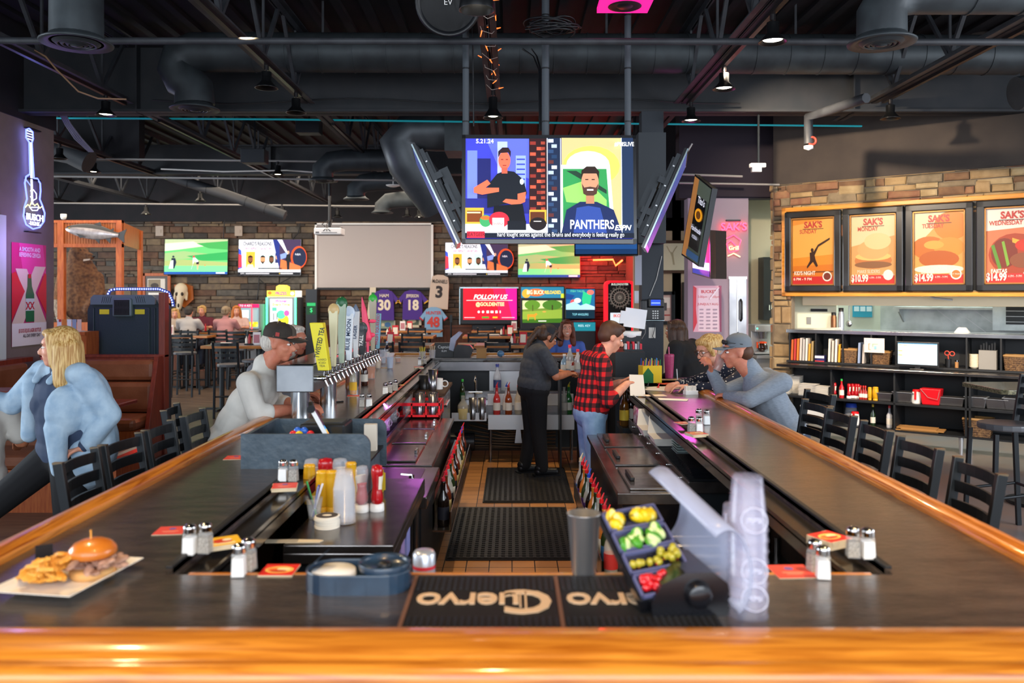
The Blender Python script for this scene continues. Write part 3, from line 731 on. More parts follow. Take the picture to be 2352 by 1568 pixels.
for fn,x,y,l in ((salt,436,1273,'beside the red coaster on the front left bar'),(pep,472,1269,'beside the red coaster on the front left bar'),
                 (salt,549,1323,'left of the orange coaster at the inner bar edge'),(pep,571,1309,'left of the orange coaster at the inner bar edge'),
                 (salt,650,1105,'in front of the dark divider box'),(pep,674,1105,'in front of the dark divider box'),
                 (salt,885,905,'nearest in the cluster by the left drip trough'),(pep,896,902,'in front in the cluster by the left drip trough'),(pep,908,897,'farthest in the cluster by the left drip trough'),
                 (pep,832,934,'left of two half hidden behind the serving trays'),(salt,848,934,'right of two half hidden behind the serving trays'),
                 (pep,1959,1279,'beside the coasters at the front right of the bar'),(salt,1993,1282,'beside the coasters at the front right of the bar'),
                 (pep,1871,1311,'beside the red card on the front right bar'),(salt,1890,1328,'beside the red card on the front right bar'),
                 (pep,1605,973,'standing farther back midway along the right bar'),(salt,1623,975,'standing farther back midway along the right bar'),
                 (pep,1588,993,'standing nearer on coasters midway along the right bar'),(salt,1606,994,'standing nearer on coasters midway along the right bar'),
                 (salt,964,838,'at the far left corner of the bar'),(pep,976,836,'at the far left corner of the bar')):
    nm='glass salt shaker with chrome cap ' if fn is salt else 'glass pepper shaker with chrome cap '
    fn(onbar(x,y),rnd.uniform(-.2,.2),nm+l)
def coaster(loc,rz,art,lab,n=1,name='coaster',s=0.095):
    t=T(name,lab,'coaster',loc,rz)
    for k in range(n):
        M(mat('coaster_board','d9c8a8',0.9)).at((0,0,0.0018*k),(0,0,0.08*math.sin(k*3))).box(-s/2,s/2,-s/2,s/2,0.0001,0.0017).build('board' if n>1 else 'board',t)
    if art:
        M().at((0,0,0.0018*n+.0003),(-PI/2,0,0)).pic(-s/2,s/2,-s/2,s/2,art,em=0,step=0.0001).build('printed_face',t)
    return t
RED=[('r','d8483c',0,0,1,1),('r','ea8a74',.22,.55,.78,.63),('r','ea8a74',.3,.68,.7,.74),('e','6d5aa0',.5,.3,.12,.12)]
FOOD=[('r','d8281c',0,0,1,1),('e','f0c060',.5,.5,.42,.3),('e','e86b2c',.35,.5,.2,.16),('e','f4dfa8',.62,.45,.2,.12),('e','b8331f',.5,.62,.25,.1)]
YEL=[('r','e8b41f',0,0,1,1),('e','c8381c',.45,.5,.3,.25),('r','f0e0b0',.1,.72,.8,.84),('e','f2e4c0',.6,.42,.15,.12)]
coaster(onbar(393,1219),0.1,RED,'red printed coaster lying on the front left bar',1)
coaster(onbar(515,1252),0.5,YEL,'stack of yellow printed coasters at the near end of the left trough',8)
coaster(onbar(642,1311),0.0,FOOD,'red and orange printed coaster at the inner edge of the front bar',2)
coaster(G(654,1123,BZ),0.2,RED,'stack of pale coasters under the shakers by the divider box',8)
coaster(onbar(541,1051),0.1,RED,'red coaster half hidden by the left edge of the divider box')
coaster(onbar(1905,1250),0.5,FOOD,'tall stack of coasters at the near end of the right trough',14)
coaster(onbar(1818,1313),0.05,RED,'wide red card lying at the inner edge of the front right bar',1,s=0.11)
coaster(onbar(1600,1001),0.3,FOOD,'stack of coasters under shakers midway along the right bar',9)
coaster(onbar(1572,972),0.3,FOOD,'orange printed coaster at the right trough corner',2)
coaster(onbar(812,909),0.1,RED,'red coaster under the clear beer bottle')
coaster(onbar(880,845),0.2,YEL,'yellow coaster under the lemonade cup')
coaster(G(920,884,BZ),0.2,YEL,'small yellow coaster on the left trough edge',1,s=0.06)
coaster(onbar(962,846),0.2,RED,'stack of coasters at the far left inner corner of the bar',9)

# plate with sandwich
plate_c=(-1.2,2.24,BZ)
def plate_mesh(w,d,h=0.022,rim=0.022,m=None):
    b=M(m or mat('white_ceramic','efeae0',0.22,coat=0.5));r=rim
    o=[(-w/2,-d/2),(w/2,-d/2),(w/2,d/2),(-w/2,d/2)];i1=[(x*(1-2*r/w),y*(1-2*r/d)) for x,y in o];f=[(x*.62,y*.62) for x,y in o]
    vs=[(x,y,0.0) for x,y in f]+[(x,y,h) for x,y in o]+[(x,y,h+.003) for x,y in o]+[(x,y,h-.004) for x,y in i1]+[(x*.9,y*.9,.008) for x,y in i1]
    fs=[(3,2,1,0)]
    for k in range(4):
        for i in range(4):j=(i+1)%4;fs.append((k*4+i,k*4+j,k*4+4+j,k*4+4+i))
    fs.append((16,17,18,19));return b.add(vs,fs)
plate_mesh(0.24,0.31).build('square_plate',label='white square plate with a sandwich and waffle fries at the lower left',cat='plate',loc=plate_c,rot=(0,0,-0.16),bev=0.004)
bun=mat('toasted_bun','d27a22',0.35,c2='b8611a',ns=9,coat=0.5);meat=mat('roast_beef','8e6a5a',0.5,c2='c49a84',ns=40)
t=T('roast_beef_sandwich','shiny bun sandwich piled with sliced beef and a toothpick, on the plate','sandwich',(-1.15,2.27,BZ+0.008))
M(mat('bun_base','d9a565',.6)).lathe([(0.001,0),(0.055,0),(0.06,0.012),(0.058,0.022),(0.001,0.022)],24).build('bottom_bun',t)
r=random.Random(4);b=M(meat)
for k in range(44):
    a=r.uniform(0,2*PI);q=r.uniform(0.025,0.07);b.at((q*math.cos(a),q*math.sin(a),0.036+r.uniform(-.014,.016)),(r.uniform(-.5,.5),r.uniform(-.5,.5),a)).ell((0,0,0),(0.026,0.014,0.007),10,6)
b.build('sliced_beef',t)
M(bun).lathe([(0.001,0.055),(0.056,0.055),(0.062,0.063),(0.06,0.076),(0.048,0.09),(0.028,0.099),(0.001,0.102)],28).build('top_bun',t)
M(mat('toothpick_wood','e8a040',.6)).cyl((-.005,0,0.095),(-.006,0,0.125),0.0022).build('toothpick',t)
b=M(mat('waffle_fry','d8902c',0.55,c2='e8ab48',ns=25))
def mk_fry():
    b=M(mat('waffle_fry','d8902c',0.55,c2='e8ab48',ns=25,bump=.5));n=18
    pts=[(0.03*math.cos(2*PI*i/n)*(1+.06*(-1)**i),0.022*math.sin(2*PI*i/n)*(1+.06*(-1)**i)) for i in range(n)]
    b.prismz(pts,0,0.008)
    for q in (-0.016,-0.005,0.006,0.017):b.box(q-.002,q+.002,-0.017,0.017,0.008,0.011).box(-0.024,0.024,q*.9-.002,q*.9+.002,-0.002,0.0)
    return b.build('waffle_fry',label='golden waffle fry on the square plate',cat='fries',group='waffle fries on the plate',bev=0.002)
fry=Maker(mk_fry)
for k in range(24):
    a,q=r.uniform(0,2*PI),r.uniform(0,.055);px_,py_=-1.245+q*math.cos(a),2.2+q*1.7*math.sin(a)
    fry((px_,py_,BZ+0.014+0.0022*k),r.uniform(0,6),'golden waffle fry heaped on the square plate beside the sandwich',rot=(r.uniform(-.5,.5),r.uniform(-.5,.5),r.uniform(0,6)))
M(blackp).box(-0.022,0.022,-0.002,0.002,0,0.045).box(-0.022,0.022,-0.015,0.015,0,0.003).build('table_number_stand',label='small dark plastic stand behind the fries on the plate',cat='stand',loc=(-1.335,2.36,BZ+.02),rot=(0,0,0.6))

# bar mats with lettering (read from the bartender's side)
def barmat(x0,x1,lab):
    t=T('bar_mat',lab,'bar mat',((x0+x1)/2,2.085,BZ),group='lettered rubber bar mats');w=(x1-x0)/2
    b=M(rubber).box(-w,w,-0.185,0.185,0,0.007)
    b.use(mat('rubber_nub','1d1c1e',0.5))
    for i in range(int(2*w/0.016)):
        for j in (0,1,2,3,4,16,17,18,19,20,21):b.box(-w+0.012+i*0.016,-w+0.02+i*0.016,-0.178+j*0.016,-0.170+j*0.016,0.007,0.010)
    b.build('rubber_base',t)
    M(mat('mat_brown_edge','6b4a3a',.6)).box(-w-0.004,-w+0.006,-0.185,0.185,0,0.010).build('edge_strip',t)
    cm=mat('mat_cream_lettering','d9b894',.6)
    b=M(cm).at((0,0,0.0075),(-PI/2,0,PI));b.text('uervo',0.036,0,0.155,bold=0.012,sx=0.78,th=0.003,sp=0.92)
    b.at((-0.0,0,0.0075),(-PI/2,0,PI)).text('C',-0.115,0.0,0.215,bold=0.018,sx=0.85,th=0.003)
    b.at((0,0,0),(0,0,PI)).box(-0.112,-0.107,-0.055,0.055,0.0075,0.0105).box(-0.098,-0.094,-0.045,0.045,0.0075,0.0105)
    b.build('lettering',t)
    return t
M0=G(915,1440,BZ)[0]
barmat(-0.262,0.112,'black rubber bar mat lettered Cuervo, left one')
barmat(0.118,0.492,'black rubber bar mat lettered Cuervo, right one under the garnish tray')

# glass rimmer
t=T('glass_rimmer','black two-lobed plastic glass rimmer holding salt on the front bar','glass rimmer',(G(820,1355,BZ)[0],G(820,1355,BZ)[1]+0.03,BZ))
rm=mat('blue_black_plastic','1e2f42',0.3,coat=0.4,c2='2a3f54',ns=12)
def lobes(r,n=14):
    o=[]
    for i in range(n+1):a=PI/2+PI*i/n;o.append((-0.068+r*math.cos(a),r*math.sin(a)))
    for i in range(n+1):a=-PI/2+PI*i/n;o.append((0.068+r*math.cos(a),r*math.sin(a)))
    return o
def lobewall(b,r0,r1,z0,z1):
    A,B=lobes(r0,10),lobes(r1,10);n=len(A)
    vs=[(x,y,z0) for x,y in A]+[(x,y,z1) for x,y in A]+[(x,y,z1) for x,y in B]+[(x,y,z0) for x,y in B]
    return b.add(vs,[(k*n+i,k*n+(i+1)%n,(k+1)*n+(i+1)%n,(k+1)*n+i) for k in range(3) for i in range(n)])
b=M(rm);lobewall(b,0.072,0.066,0.0,0.052);b.prismz(lobes(0.07),0,0.01);b.build('body',t,bev=0.003)
b=M(rm)
for x in (-0.05,0.03):b.box(x-0.002,x+0.002,-0.074,-0.071,0.0,0.04)
b.build('side_ribs',t)
M(saltm).lathe([(0.001,0.045),(0.058,0.045),(0.06,0.03)],24,(-0.068,0,0)).build('salt',t)
M(rm).lathe([(0.066,0.048),(0.070,0.066),(0.066,0.07),(0.062,0.062),(0.058,0.052),(0.001,0.052)],32,(0.068,0,0)).build('open_bowl',t)
M(blackp).lathe([(0.018,0.052),(0.018,0.06),(0.012,0.066),(0.001,0.067)],20,(0.068,0,0)).build('knob',t)
M(rm).hexa([(-0.13,-0.03,0.05),(-0.13,0.05,0.05),(-0.128,0.05,0.05),(-0.128,-0.03,0.05)],[(-0.11,-0.03,0.075),(-0.09,0.05,0.085),(-0.088,0.05,0.085),(-0.108,-0.03,0.075)]).build('hinged_lid',t)

# shaker tin
p=G(1341,1318,BZ)
M(steel).lathe([(0.034,0),(0.036,0.004),(0.044,0.16),(0.0455,0.162),(0.044,0.163),(0.035,0.01),(0.001,0.008)],32).build('shaker_tin',label='brushed steel cocktail shaker tin standing on the front bar',cat='shaker tin',loc=p,sc=None) if False else M(mat('tin_steel','c0c0c2',0.34,0.85)).lathe([(0.030,0),(0.033,0.004),(0.046,0.168),(0.048,0.170),(0.046,0.171),(0.033,0.01),(0.001,0.008)],32).build('shaker_tin',label='brushed steel cocktail shaker tin standing on the front bar',cat='shaker tin',loc=p)
# garnish tray: stands on a black round base, tilted toward the camera
gt=T('garnish_tray','black garnish caddy with tilted tray of fruit and raised clear lid on the front bar','garnish tray',(G(1570,1400,BZ)[0],2.09,BZ),0.0)
gm=mat('lavender_plastic','6a6c94',0.3,coat=0.3);gb=mat('gloss_black_plastic','14151a',0.25,coat=0.4)
GR=(R(52),0,R(22))
GX=Matrix.Translation(Vector((-0.075,0.03,0.125))) @ Euler((R(30),R(-6),R(14))).to_matrix().to_4x4()
b=M(gb);b.X=GX;W2,L2=0.075,0.145
b.hexa([(-W2,-L2,-0.045),(W2,-L2,-0.045),(W2,L2,-0.045),(-W2,L2,-0.045)],[(-W2-.008,-L2,0),(W2+.008,-L2,0),(W2+.008,L2,0),(-W2-.008,L2,0)]);b.build('tray_body',gt,bev=0.006)
b=M(gm);b.X=GX
for k in range(4):
    y0,y1=-L2+0.004+k*0.0715,-L2+0.0695+k*0.0715
    for (a,c,d,e) in ((-W2,W2,y0,y0+.004),(-W2,W2,y1-.004,y1),(-W2,-W2+.004,y0,y1),(W2-.004,W2,y0,y1)):b.box(a,c,d,e,-0.03,0.012)
    b.box(-W2,W2,y0,y1,-0.002,0.0)
b.build('compartments',gt)
def fill(kinds,k,n,fn):
    for i in range(n):
        u,v=rnd.uniform(-W2+.016,W2-.016),-L2+0.02+k*0.0715+rnd.uniform(0,0.034)
        fn(GX @ Vector((u,v,0.008+rnd.uniform(0,.008))),i)
gl=gt.location
GE=GX.to_euler()
def fruit(name,lab,cat,grp,builder,pts,rots=True):
    mk=Maker(builder,grp)
    for p in pts:mk(tuple(Vector(gl)+p),0,lab,rot=(rnd.uniform(0,3),rnd.uniform(0,3),rnd.uniform(0,3)) if rots else tuple(GE))
def pts_in(k,n,z=0.010,e=0.014):
    return [GX @ Vector((rnd.uniform(-W2+e,W2-e),-L2+0.018+k*0.0715+rnd.uniform(0,0.036),z+rnd.uniform(0,0.009))) for i in range(n)]
def wedge(c1,c2,name,lab,cat,r_=0.021):
    def f():
        t=T(name,lab,cat);n=10
        vs=[(-r_*.9,0,0),(r_*.9,0,0)]+[(-r_*.9*math.cos(PI*i/n),0.3*r_*math.sin(PI*i/n),r_*math.sin(PI*i/n)) for i in range(1,n)]
        M(paint(c2,.4)).ell((0,0,0),(r_,r_*.5,r_*.62),12,8).build('flesh',t)
        M(paint(c1,.35)).at((0,0,-0.002)).lathe([(0.001,-r_*.66),(r_*.6,-r_*.5),(r_*.98,-r_*.1),(r_*.9,-.002)],12).build('peel',t);return t
    return f
fruit('lemon_wedge','pale yellow lemon wedge in the top compartment of the garnish tray','lemon','lemon wedges',wedge('e8c41c','f3e58a','lemon_wedge','lemon','lemon'),pts_in(3,14))
fruit('lime_wedge','green lime wedge in the second compartment of the garnish tray','lime','lime wedges',wedge('4e9a2a','cfdf9a','lime_wedge','lime','lime'),pts_in(2,12))
def olive():
    b=M(mat('green_olive','b3a52a',0.3,coat=.5)).ell((0,0,0),(0.011,0.009,0.009),12,8);b.use(paint('b8331f')).ell((0.0105,0,0),.003,8,5)
    return b.build('green_olive',label='olive',cat='olive')
def cherry():return M(mat('red_cherry','d0101c',0.2,coat=.8)).ell((0,0,0),0.0095,12,8).build('red_cherry',label='cherry',cat='cherry')
fruit('green_olive','green olive in the third compartment of the garnish tray','olive','green olives',olive,pts_in(1,20,e=.01))
fruit('red_cherry','bright red cherry in the front compartment of the garnish tray','cherry','red cherries',cherry,pts_in(0,26,e=.01))
b=M(gb);b.X=Matrix.Translation(Vector((0.0,0,0))) @ Euler((0,0,R(8))).to_matrix().to_4x4()
b.prism([(-0.10,0.0),(0.085,0.0),(0.10,0.03),(0.085,0.08),(0.05,0.108),(-0.02,0.11),(-0.08,0.085),(-0.105,0.04)],-0.10,0.08)
b.build('stand',gt,bev=0.008)
b=M(gb);b.X=Euler((0,0,R(8))).to_matrix().to_4x4();b.cyl((0.01,-0.1,0.058),(0.01,-0.118,0.058),0.034,0.03,24).ell((0.01,-0.118,0.058),(0.03,0.008,0.03),20,10);b.build('hinge_knob',gt)
b=M(mat('frosted_lid','c3cbe6',0.3,alpha=0.5,coat=0.4));n=18;vs=[]
# open lid: curved shell standing on its edge right of the tray
for s_ in (-1,1):
    for i in range(n+1):
        a=PI*i/n;vs.append((0.105+0.02*s_*0 ,0,0))
vs=[];k2=7
for j in range(k2):
    v=j/(k2-1)
    for i in range(n+1):
        a=R(-62)+R(186)*i/n
        base=Vector((0.085+0.06*math.cos(a)*(0.9),-0.13+0.29*v,0.115+0.105*math.sin(a)*(1-.1*v)+0.10*v))
        vs.append(tuple(base+Vector((-0.11*v+.005,0,0))))
fs=[(j*(n+1)+i,j*(n+1)+i+1,(j+1)*(n+1)+i+1,(j+1)*(n+1)+i) for j in range(k2-1) for i in range(n)]
b.add(vs,fs,True);ob=b.build('open_lid',gt);md=ob.modifiers.new('t','SOLIDIFY');md.thickness=0.003

# plastic cup stacks
def cup_stack(n,h,r0,r1,pitch,m,base=None):
    b=M(m)
    for k in range(n):
        z=k*pitch;b.lathe([(r0,z),(r0*1.01,z+0.004),(r1,z+h),(r1*1.03,z+h+.002),(r1*0.985,z+h-.001)],28)
    return b
cupm=mat('tinted_clear_cup','cfcde8',0.12,alpha=0.2,coat=0.6)
t=T('plastic_cup_stack','tall stack of upside-down clear plastic cups on the front right bar','cups',(G(1722,1418,BZ)[0],G(1722,1418,BZ)[1]+0.02,BZ))
for k in range(9):
    z=k*0.026*(1.0)
    M(cupm).lathe([(0.050,z),(0.0505,z+0.003),(0.0485,z+0.006),(0.0365,z+0.128),(0.035,z+0.131),(0.001,z+0.131)],28).build('cup',t)
b=M(mat('cup_print_white','d9dcf0',.5))
for (zz,yy) in ((0.055,0),(0.12,0),(0.24,0)):
    M(MATS['cup_print_white']).at((0,-0.0485+zz*.02,zz),(0,0,-0.2)).text('PEPSI',0.004,0,0.016,bold=.01,th=.0002,sp=.95).ring((0.004,0,0),0.030,0.0012,28,6,'y').build('printed_logo',t)
t=T('plastic_cup_stack','shorter stack of clear plastic cups behind the tall stack at right','cups',(G(1667,1330,BZ)[0]+0.02,2.32,BZ))
t.location.y=2.24
for k in range(6):
    z=k*0.022
    M(cupm).lathe([(0.042,z),(0.0425,z+0.003),(0.0405,z+0.006),(0.032,z+0.1),(0.03,z+0.102),(0.001,z+0.102)],24).build('cup',t)
t=T('straw_holder','holder of clear straws between the garnish tray and cup stacks','straws',(G(1645,1300,BZ)[0],2.2,BZ))
M(cupm).lathe([(0.03,0),(0.034,0.12)],20).build('cup',t)
for k in range(10):M(mat('translucent_straw','d5d8ee',.3,alpha=.5)).cyl((0.012*math.cos(k*2.1),0.012*math.sin(k*2.1),0.005),(0.024*math.cos(k*2.1),0.024*math.sin(k*2.1),0.19),0.003,n=8).build('straw',t)

# black divider box with register things
t=T('divider_box','slate-blue open box divider standing across the left bar','divider box',(0,0,0))
def rpanel(x0,x1,y,z0,z1,r_=0.05,th=0.018):
    pts=[(x0,z0),(x1,z0)]+[(x1-r_+r_*math.cos(a),z1-r_+r_*math.sin(a)) for a in [PI/2*i/8 for i in range(9)]]+[(x0,z1)]
    return M(slate_v).prism(pts,y,y+th)
rpanel(-1.21,-0.633,3.69,BZ,1.225).build('front_panel',t)
rpanel(-1.21,-0.645,4.24,BZ-0.1,1.21).build('rear_panel',t)
M(slate_v).box(-1.21,-1.192,3.705,4.24,BZ,1.215).build('side_panel',t)
M(blackp).box(-1.19,-0.66,3.71,4.24,BZ-0.005,BZ+0.006).build('floor_board',t)
M(slate_v).box(-0.84,-0.66,3.71,4.13,0.932,BZ-0.005).build('support_block',t)
t=T('receipt_printer','black receipt printer inside the divider box','printer',(-0.90,4.06,BZ+0.006))
M(blackp).box(-0.12,0.10,-0.1,0.1,0,0.15).build('case',t,bev=0.012);M(paint('3a3a3c')).box(-0.1,0.08,-0.06,0.06,0.15,0.154).build('cover',t)
t=T('tablet','black tablet with colourful screen propped on a white stand in the divider box','tablet',(-0.83,3.86,BZ+0.03),0)
TX=Matrix.Translation(Vector((0.02,-0.02,0.005))) @ Euler((0,R(-28),R(14))).to_matrix().to_4x4()
b=M(blackp);b.X=TX;b.box(-0.006,0.006,-0.06,0.15,0.0,0.26);b.build('case',t,bev=0.004)
b=M(whitep);b.X=TX;b.box(-0.008,0.010,-0.068,-0.056,0.0,0.25);b.build('white_edge',t)
b=M();b.X=TX @ Matrix.Translation(Vector((0.0065,0,0))) @ Euler((0,0,PI/2)).to_matrix().to_4x4()
b.pic(-0.05,0.14,0.02,0.25,[('r','1c1838',0,0,1,1),('e','3a9ad8',.5,.66,.42,.2),('e','e8c030',.5,.68,.34,.14),('t','d8402c',.5,.66,.14,'STARS'),('t','f4f4f4',.5,.84,.09,'BINGO')],em=0.8,step=.0004);b.build('screen',t)
b=M(blackp);b.X=TX;b.cyl((0.0,-0.08,0.255),(0.0,-0.0,0.262),0.018);b.build('clip',t)
t=T('toy_propellers','red, blue and yellow toy rosette lying in the divider box','toy',(-0.985,3.83,BZ+0.065))
for k,(c,x,y,z) in enumerate((('e8c81c',-.045,0,.03),('d8282c',-.03,.01,.06),('2c62c0',-.012,.02,.075),('e8c81c',.0,0,.06),('2c62c0',.018,.02,.075),('e8c81c',.035,0,.045),('d8282c',.05,.01,.06),('e8c81c',.05,-.01,.03))):
    M(paint(c,.3)).ell((x,y,z),(.02,.012,.022),12,8).build('petal',t)
M(blackp).cyl((0,.01,-0.053),(0,.01,0.05),0.02).build('base',t)
M(paint('b59a10',.4)).box(-0.002,0.002,-0.03,0.04,0,0.1).box(-0.02,0.02,-0.03,-0.026,0.02,0.1).build('yellow_folder',label='yellow folder end sticking out right of the divider box',cat='folder',loc=(-0.6,3.82,0.932))
M(paint('d8cfc0',.8)).box(-.03,.03,-.02,.02,0,.13).build('note_card',label='beige note card inside the divider box beside the tablet',cat='card',loc=(-0.70,4.1,BZ+.006))

# condiments on the steel counter (z = .86)
CZ=0.93
ketm=mat('ketchup_red','b0101a',0.25,coat=0.4)
def mk_ket(name,bm,capm,lab_c,full=True,clear=False):
    def f():
        t=T(name,name,'condiment bottle')
        M(capm).lathe([(0.030,0),(0.031,0.004),(0.030,0.03),(0.024,0.032)],20).build('cap',t)
        prof=[(0.024,0.03),(0.034,0.04),(0.035,0.06),(0.029,0.085),(0.026,0.105),(0.030,0.13),(0.034,0.155),(0.034,0.172),(0.028,0.19),(0.012,0.194),(0.001,0.190)]
        M(bm).at((0,0,0),(0,0,0),(1.0,0.72,1.0)).lathe(prof,24).build('body',t)
        if clear:M(ketm).at((0,0,0),(0,0,0),(0.92,0.66,1.0)).lathe([(0.02,0.032),(0.033,0.042),(0.034,0.06),(0.028,0.085),(0.025,0.105),(0.028,0.12),(0.001,0.122)],20).build('contents',t)
        M(lab_c).at((0,0,0),(0,0,0),(1.02,0.75,1.0)).lathe([(0.0272,0.085),(0.0268,0.105),(0.031,0.13),(0.034,0.15)],12,ang=0.42).build('label',t)
        return t
    return f
ket=Maker(mk_ket('ketchup_bottle',ketm,whitep,paint('e8e2d2')),'ketchup bottles')
ketc=Maker(mk_ket('ketchup_bottle',clearp,whitep,paint('e8e2d2'),clear=True),'half-empty ketchup bottles')
must=mat('mustard_yellow','d9a21c',0.3,coat=.3)
def mk_must():
    t=T('mustard_bottle','m','condiment bottle')
    M(paint('d9a21c')).lathe([(0.022,0),(0.024,0.02),(0.02,0.022)],18).build('cap',t)
    M(must).lathe([(0.02,0.02),(0.027,0.03),(0.0275,0.11),(0.026,0.14),(0.024,0.16),(0.026,0.166),(0.02,0.174),(0.001,0.175)],22).build('body',t)
    M(paint('3a4a88')).lathe([(0.0278,0.05),(0.0278,0.055)],18,ang=0.5).build('label',t);return t
mus=Maker(mk_must,'mustard bottles')
def onc(x,y):return G(x,y,CZ)
ket(onc(866,1172),-1.2,'red ketchup bottle at the right end of the condiment group');ketc(onc(831,1174),1.2,'half-empty ketchup bottle next to the full red one')
ket(onc(748,1152),0.4,'red ketchup bottle behind the mustards, between two clear bottles');ketc(onc(716,1153),0.4,'empty clear ketchup bottle at the back left of the condiment group');ketc(onc(781,1152),0.4,'empty clear ketchup bottle at the back right, behind the cup stack')
mus(onc(740,1174),0.2,'yellow mustard bottle, left of the front pair');mus(onc(762,1174),-.2,'yellow mustard bottle, right of the front pair beside the cup stack');mus(onc(711,1156),0,'yellow mustard bottle behind the glass of pens');mus(onc(806,1150),0,'yellow mustard bottle mostly hidden behind the cup stack')
t=T('plastic_cup_stack','stack of small clear cups among the ketchup and mustard bottles','cups',onc(791,1200))
for k in range(16):
    z=0.004+k*0.009
    M(clearp).lathe([(0.046,z),(0.0465,z+.002),(0.044,z+.004),(0.032,z+0.075),(0.001,z+0.076)],22).build('cup',t)
t=T('pen_glass','clear glass of pens beside the round coasters','pen holder',onc(722,1190))
M(glassm).lathe([(0.022,0),(0.022,0.006),(0.034,0.085),(0.035,0.085),(0.023,0.002)],20).build('glass',t)
for k,(c,a,tl) in enumerate((('1f8a3c',2.9,.15),('2b3c8c',1.2,.13),('e0dfe8',0.4,.14),('8a93c0',5.4,.135),('20242a',4.0,.12))):
    M(paint(c,.3)).cyl((-0.010*math.cos(a),-0.01*math.sin(a),0.008),(0.034*math.cos(a),0.034*math.sin(a),tl),0.0045,n=8).build('pen',t)
t=T('round_coaster_stack','stack of round white coasters on the steel counter','coasters',onc(751,1210))
for k in range(9):M(paint('e9e3d6',.8)).at((rnd.uniform(-.002,.002),rnd.uniform(-.002,.002),0)).lathe([(0.047,k*0.0052),(0.049,k*0.0052+.001),(0.049,k*0.0052+0.004),(0.047,k*.0052+.005),(0.001,k*.0052+.005)],30).build('coaster',t)
M(paint('454041',.8)).lathe([(0.043,0.0470),(0.001,0.0478)],30).use(paint('e5d9c4',.8)).ell((0,0,.0475),(.02,.014,.001),12,5).build('printed_face',t)
M(mat('crumpled_receipt','d9c9ac',.9,bump=.3)).prismz([(0,0),(.2,.004),(.21,.03),(.19,.036),(.1,.04),(.02,.036),(-.01,.04)],0,0.003).build('paper_strip',label='torn paper strip on the near end of the steel counter',cat='paper',loc=onc(608,1247))
# ================================================================ hanging televisions and column
def tv(name,label,loc,rot,w,h,art,em=1.0,th=0.05,bez=0.018,mount=None,group=None):
    """origin at the screen centre, screen facing -y"""
    t=T(name,label,'television',loc,rot=rot,group=group)
    M(gb).box(-w/2,w/2,0,th,-h/2,h/2).build('housing',t,bev=0.006)
    M(gb).box(-w/2,w/2,-0.008,0,h/2-bez,h/2).box(-w/2,w/2,-0.008,0,-h/2,-h/2+bez*1.3).box(-w/2,-w/2+bez,-0.008,0,-h/2,h/2).box(w/2-bez,w/2,-0.008,0,-h/2,h/2).build('bezel',t)
    if art:M().pic(-w/2+bez,w/2-bez,-h/2+bez*1.3,h/2-bez,art,em,y=-0.001,step=0.0005 if w<1.6 else 0.0005).build('screen',t)
    M(blackp).box(-w*.36,w*.36,th,th+0.025,-h*.36,h*.36).build('back_cover',t,bev=0.01)
    return t
def col(c):return c
# central screen: two-way studio interview
c1=[]
A=c1.append
A(('r','2a2f8c',0,0,1,1));A(('r','3a3fb8',0,0,.38,.92));A(('p','5a66e0',[(.12,0),(.38,0),(.38,.4),(.2,.3)]));A(('r','6f80f0',.01,.12,.07,.6));A(('r','a9b6ff',.19,.03,.25,.5));A(('r','1e2260',.07,.2,.15,.6));A(('r','8fa4ff',.3,.17,.36,.62));
for k in range(8):A(('r','3a46b0',.305,.2+k*.05,.355,.215+k*.05))
A(('r','262a80',0,.6,.38,.75))
A(('r','2c1418',.38,0,.5,.94))
for k in range(16):A(('r','c8543c' if k%3 else '8a3028',.385+.04*(k%2),.03+.055*k,.42+.04*(k%2),.035+.055*k+.028));A(('r','9a4030',.45,.03+.055*k,.475,.06+.055*k))
A(('r','d8e4f4',.485,0,.490,.96));A(('r','d8e4f4',.565,0,.570,.96));A(('r','1a2640',.49,0,.565,.96))
for k in range(18):A(('r',('c8d4e8','2c4468','5a2c2c','aab8d0','203858')[(k*3)%5],.493+(k%2)*.02,.01+k*.053,.525+(k%2)*.02,.045+k*.053))
A(('r','c8b27a',.573,0,.93,.95));A(('e','e8e05a',.75,.28,.17,.2));A(('e','f4f0c0',.73,.27,.13,.14));A(('p','e4efe4',[(.57,.27),(.86,.27),(.89,.95),(.57,.95)]));A(('p','2f8a4a',[(.58,.31),(.84,.31),(.865,.9),(.58,.9)]));A(('p','8ad060',[(.58,.5),(.72,.42),(.84,.62),(.84,.68),(.6,.64)]));A(('p','1f3a2c',[(.6,.33),(.66,.33),(.84,.52),(.84,.56)]))
A(('r','1c2c48',.93,0,1,.95));A(('r','e8eef8',.928,0,.932,.95))
# left presenter
A(('p','141820',[(.14,.46),(.19,.36),(.24,.33),(.29,.34),(.345,.42),(.365,.55),(.35,.62),(.13,.7),(.13,.58)]));A(('p','d86848',[(.05,.5),(.13,.42),(.15,.46),(.12,.5),(.2,.5),(.2,.54),(.1,.57),(.05,.55)]));A(('p','d86848',[(.31,.56),(.36,.54),(.355,.64),(.3,.68),(.22,.64),(.24,.61),(.31,.62)]))
A(('e','d8684c',.232,.23,.036,.09));A(('p','2a1a20',[(.195,.2),(.195,.14),(.22,.1),(.255,.1),(.27,.14),(.268,.2),(.255,.15),(.21,.155)]));A(('r','8a3028',.212,.215,.225,.225));A(('r','8a3028',.24,.215,.253,.225));A(('r','a03830',.222,.275,.243,.285));A(('r','c05a44',.215,.3,.25,.36));A(('e','d8e8f0',.335,.44,.012,.03))
A(('p','0c0e14',[(.17,.68),(.34,.66),(.36,.86),(.16,.86)]))
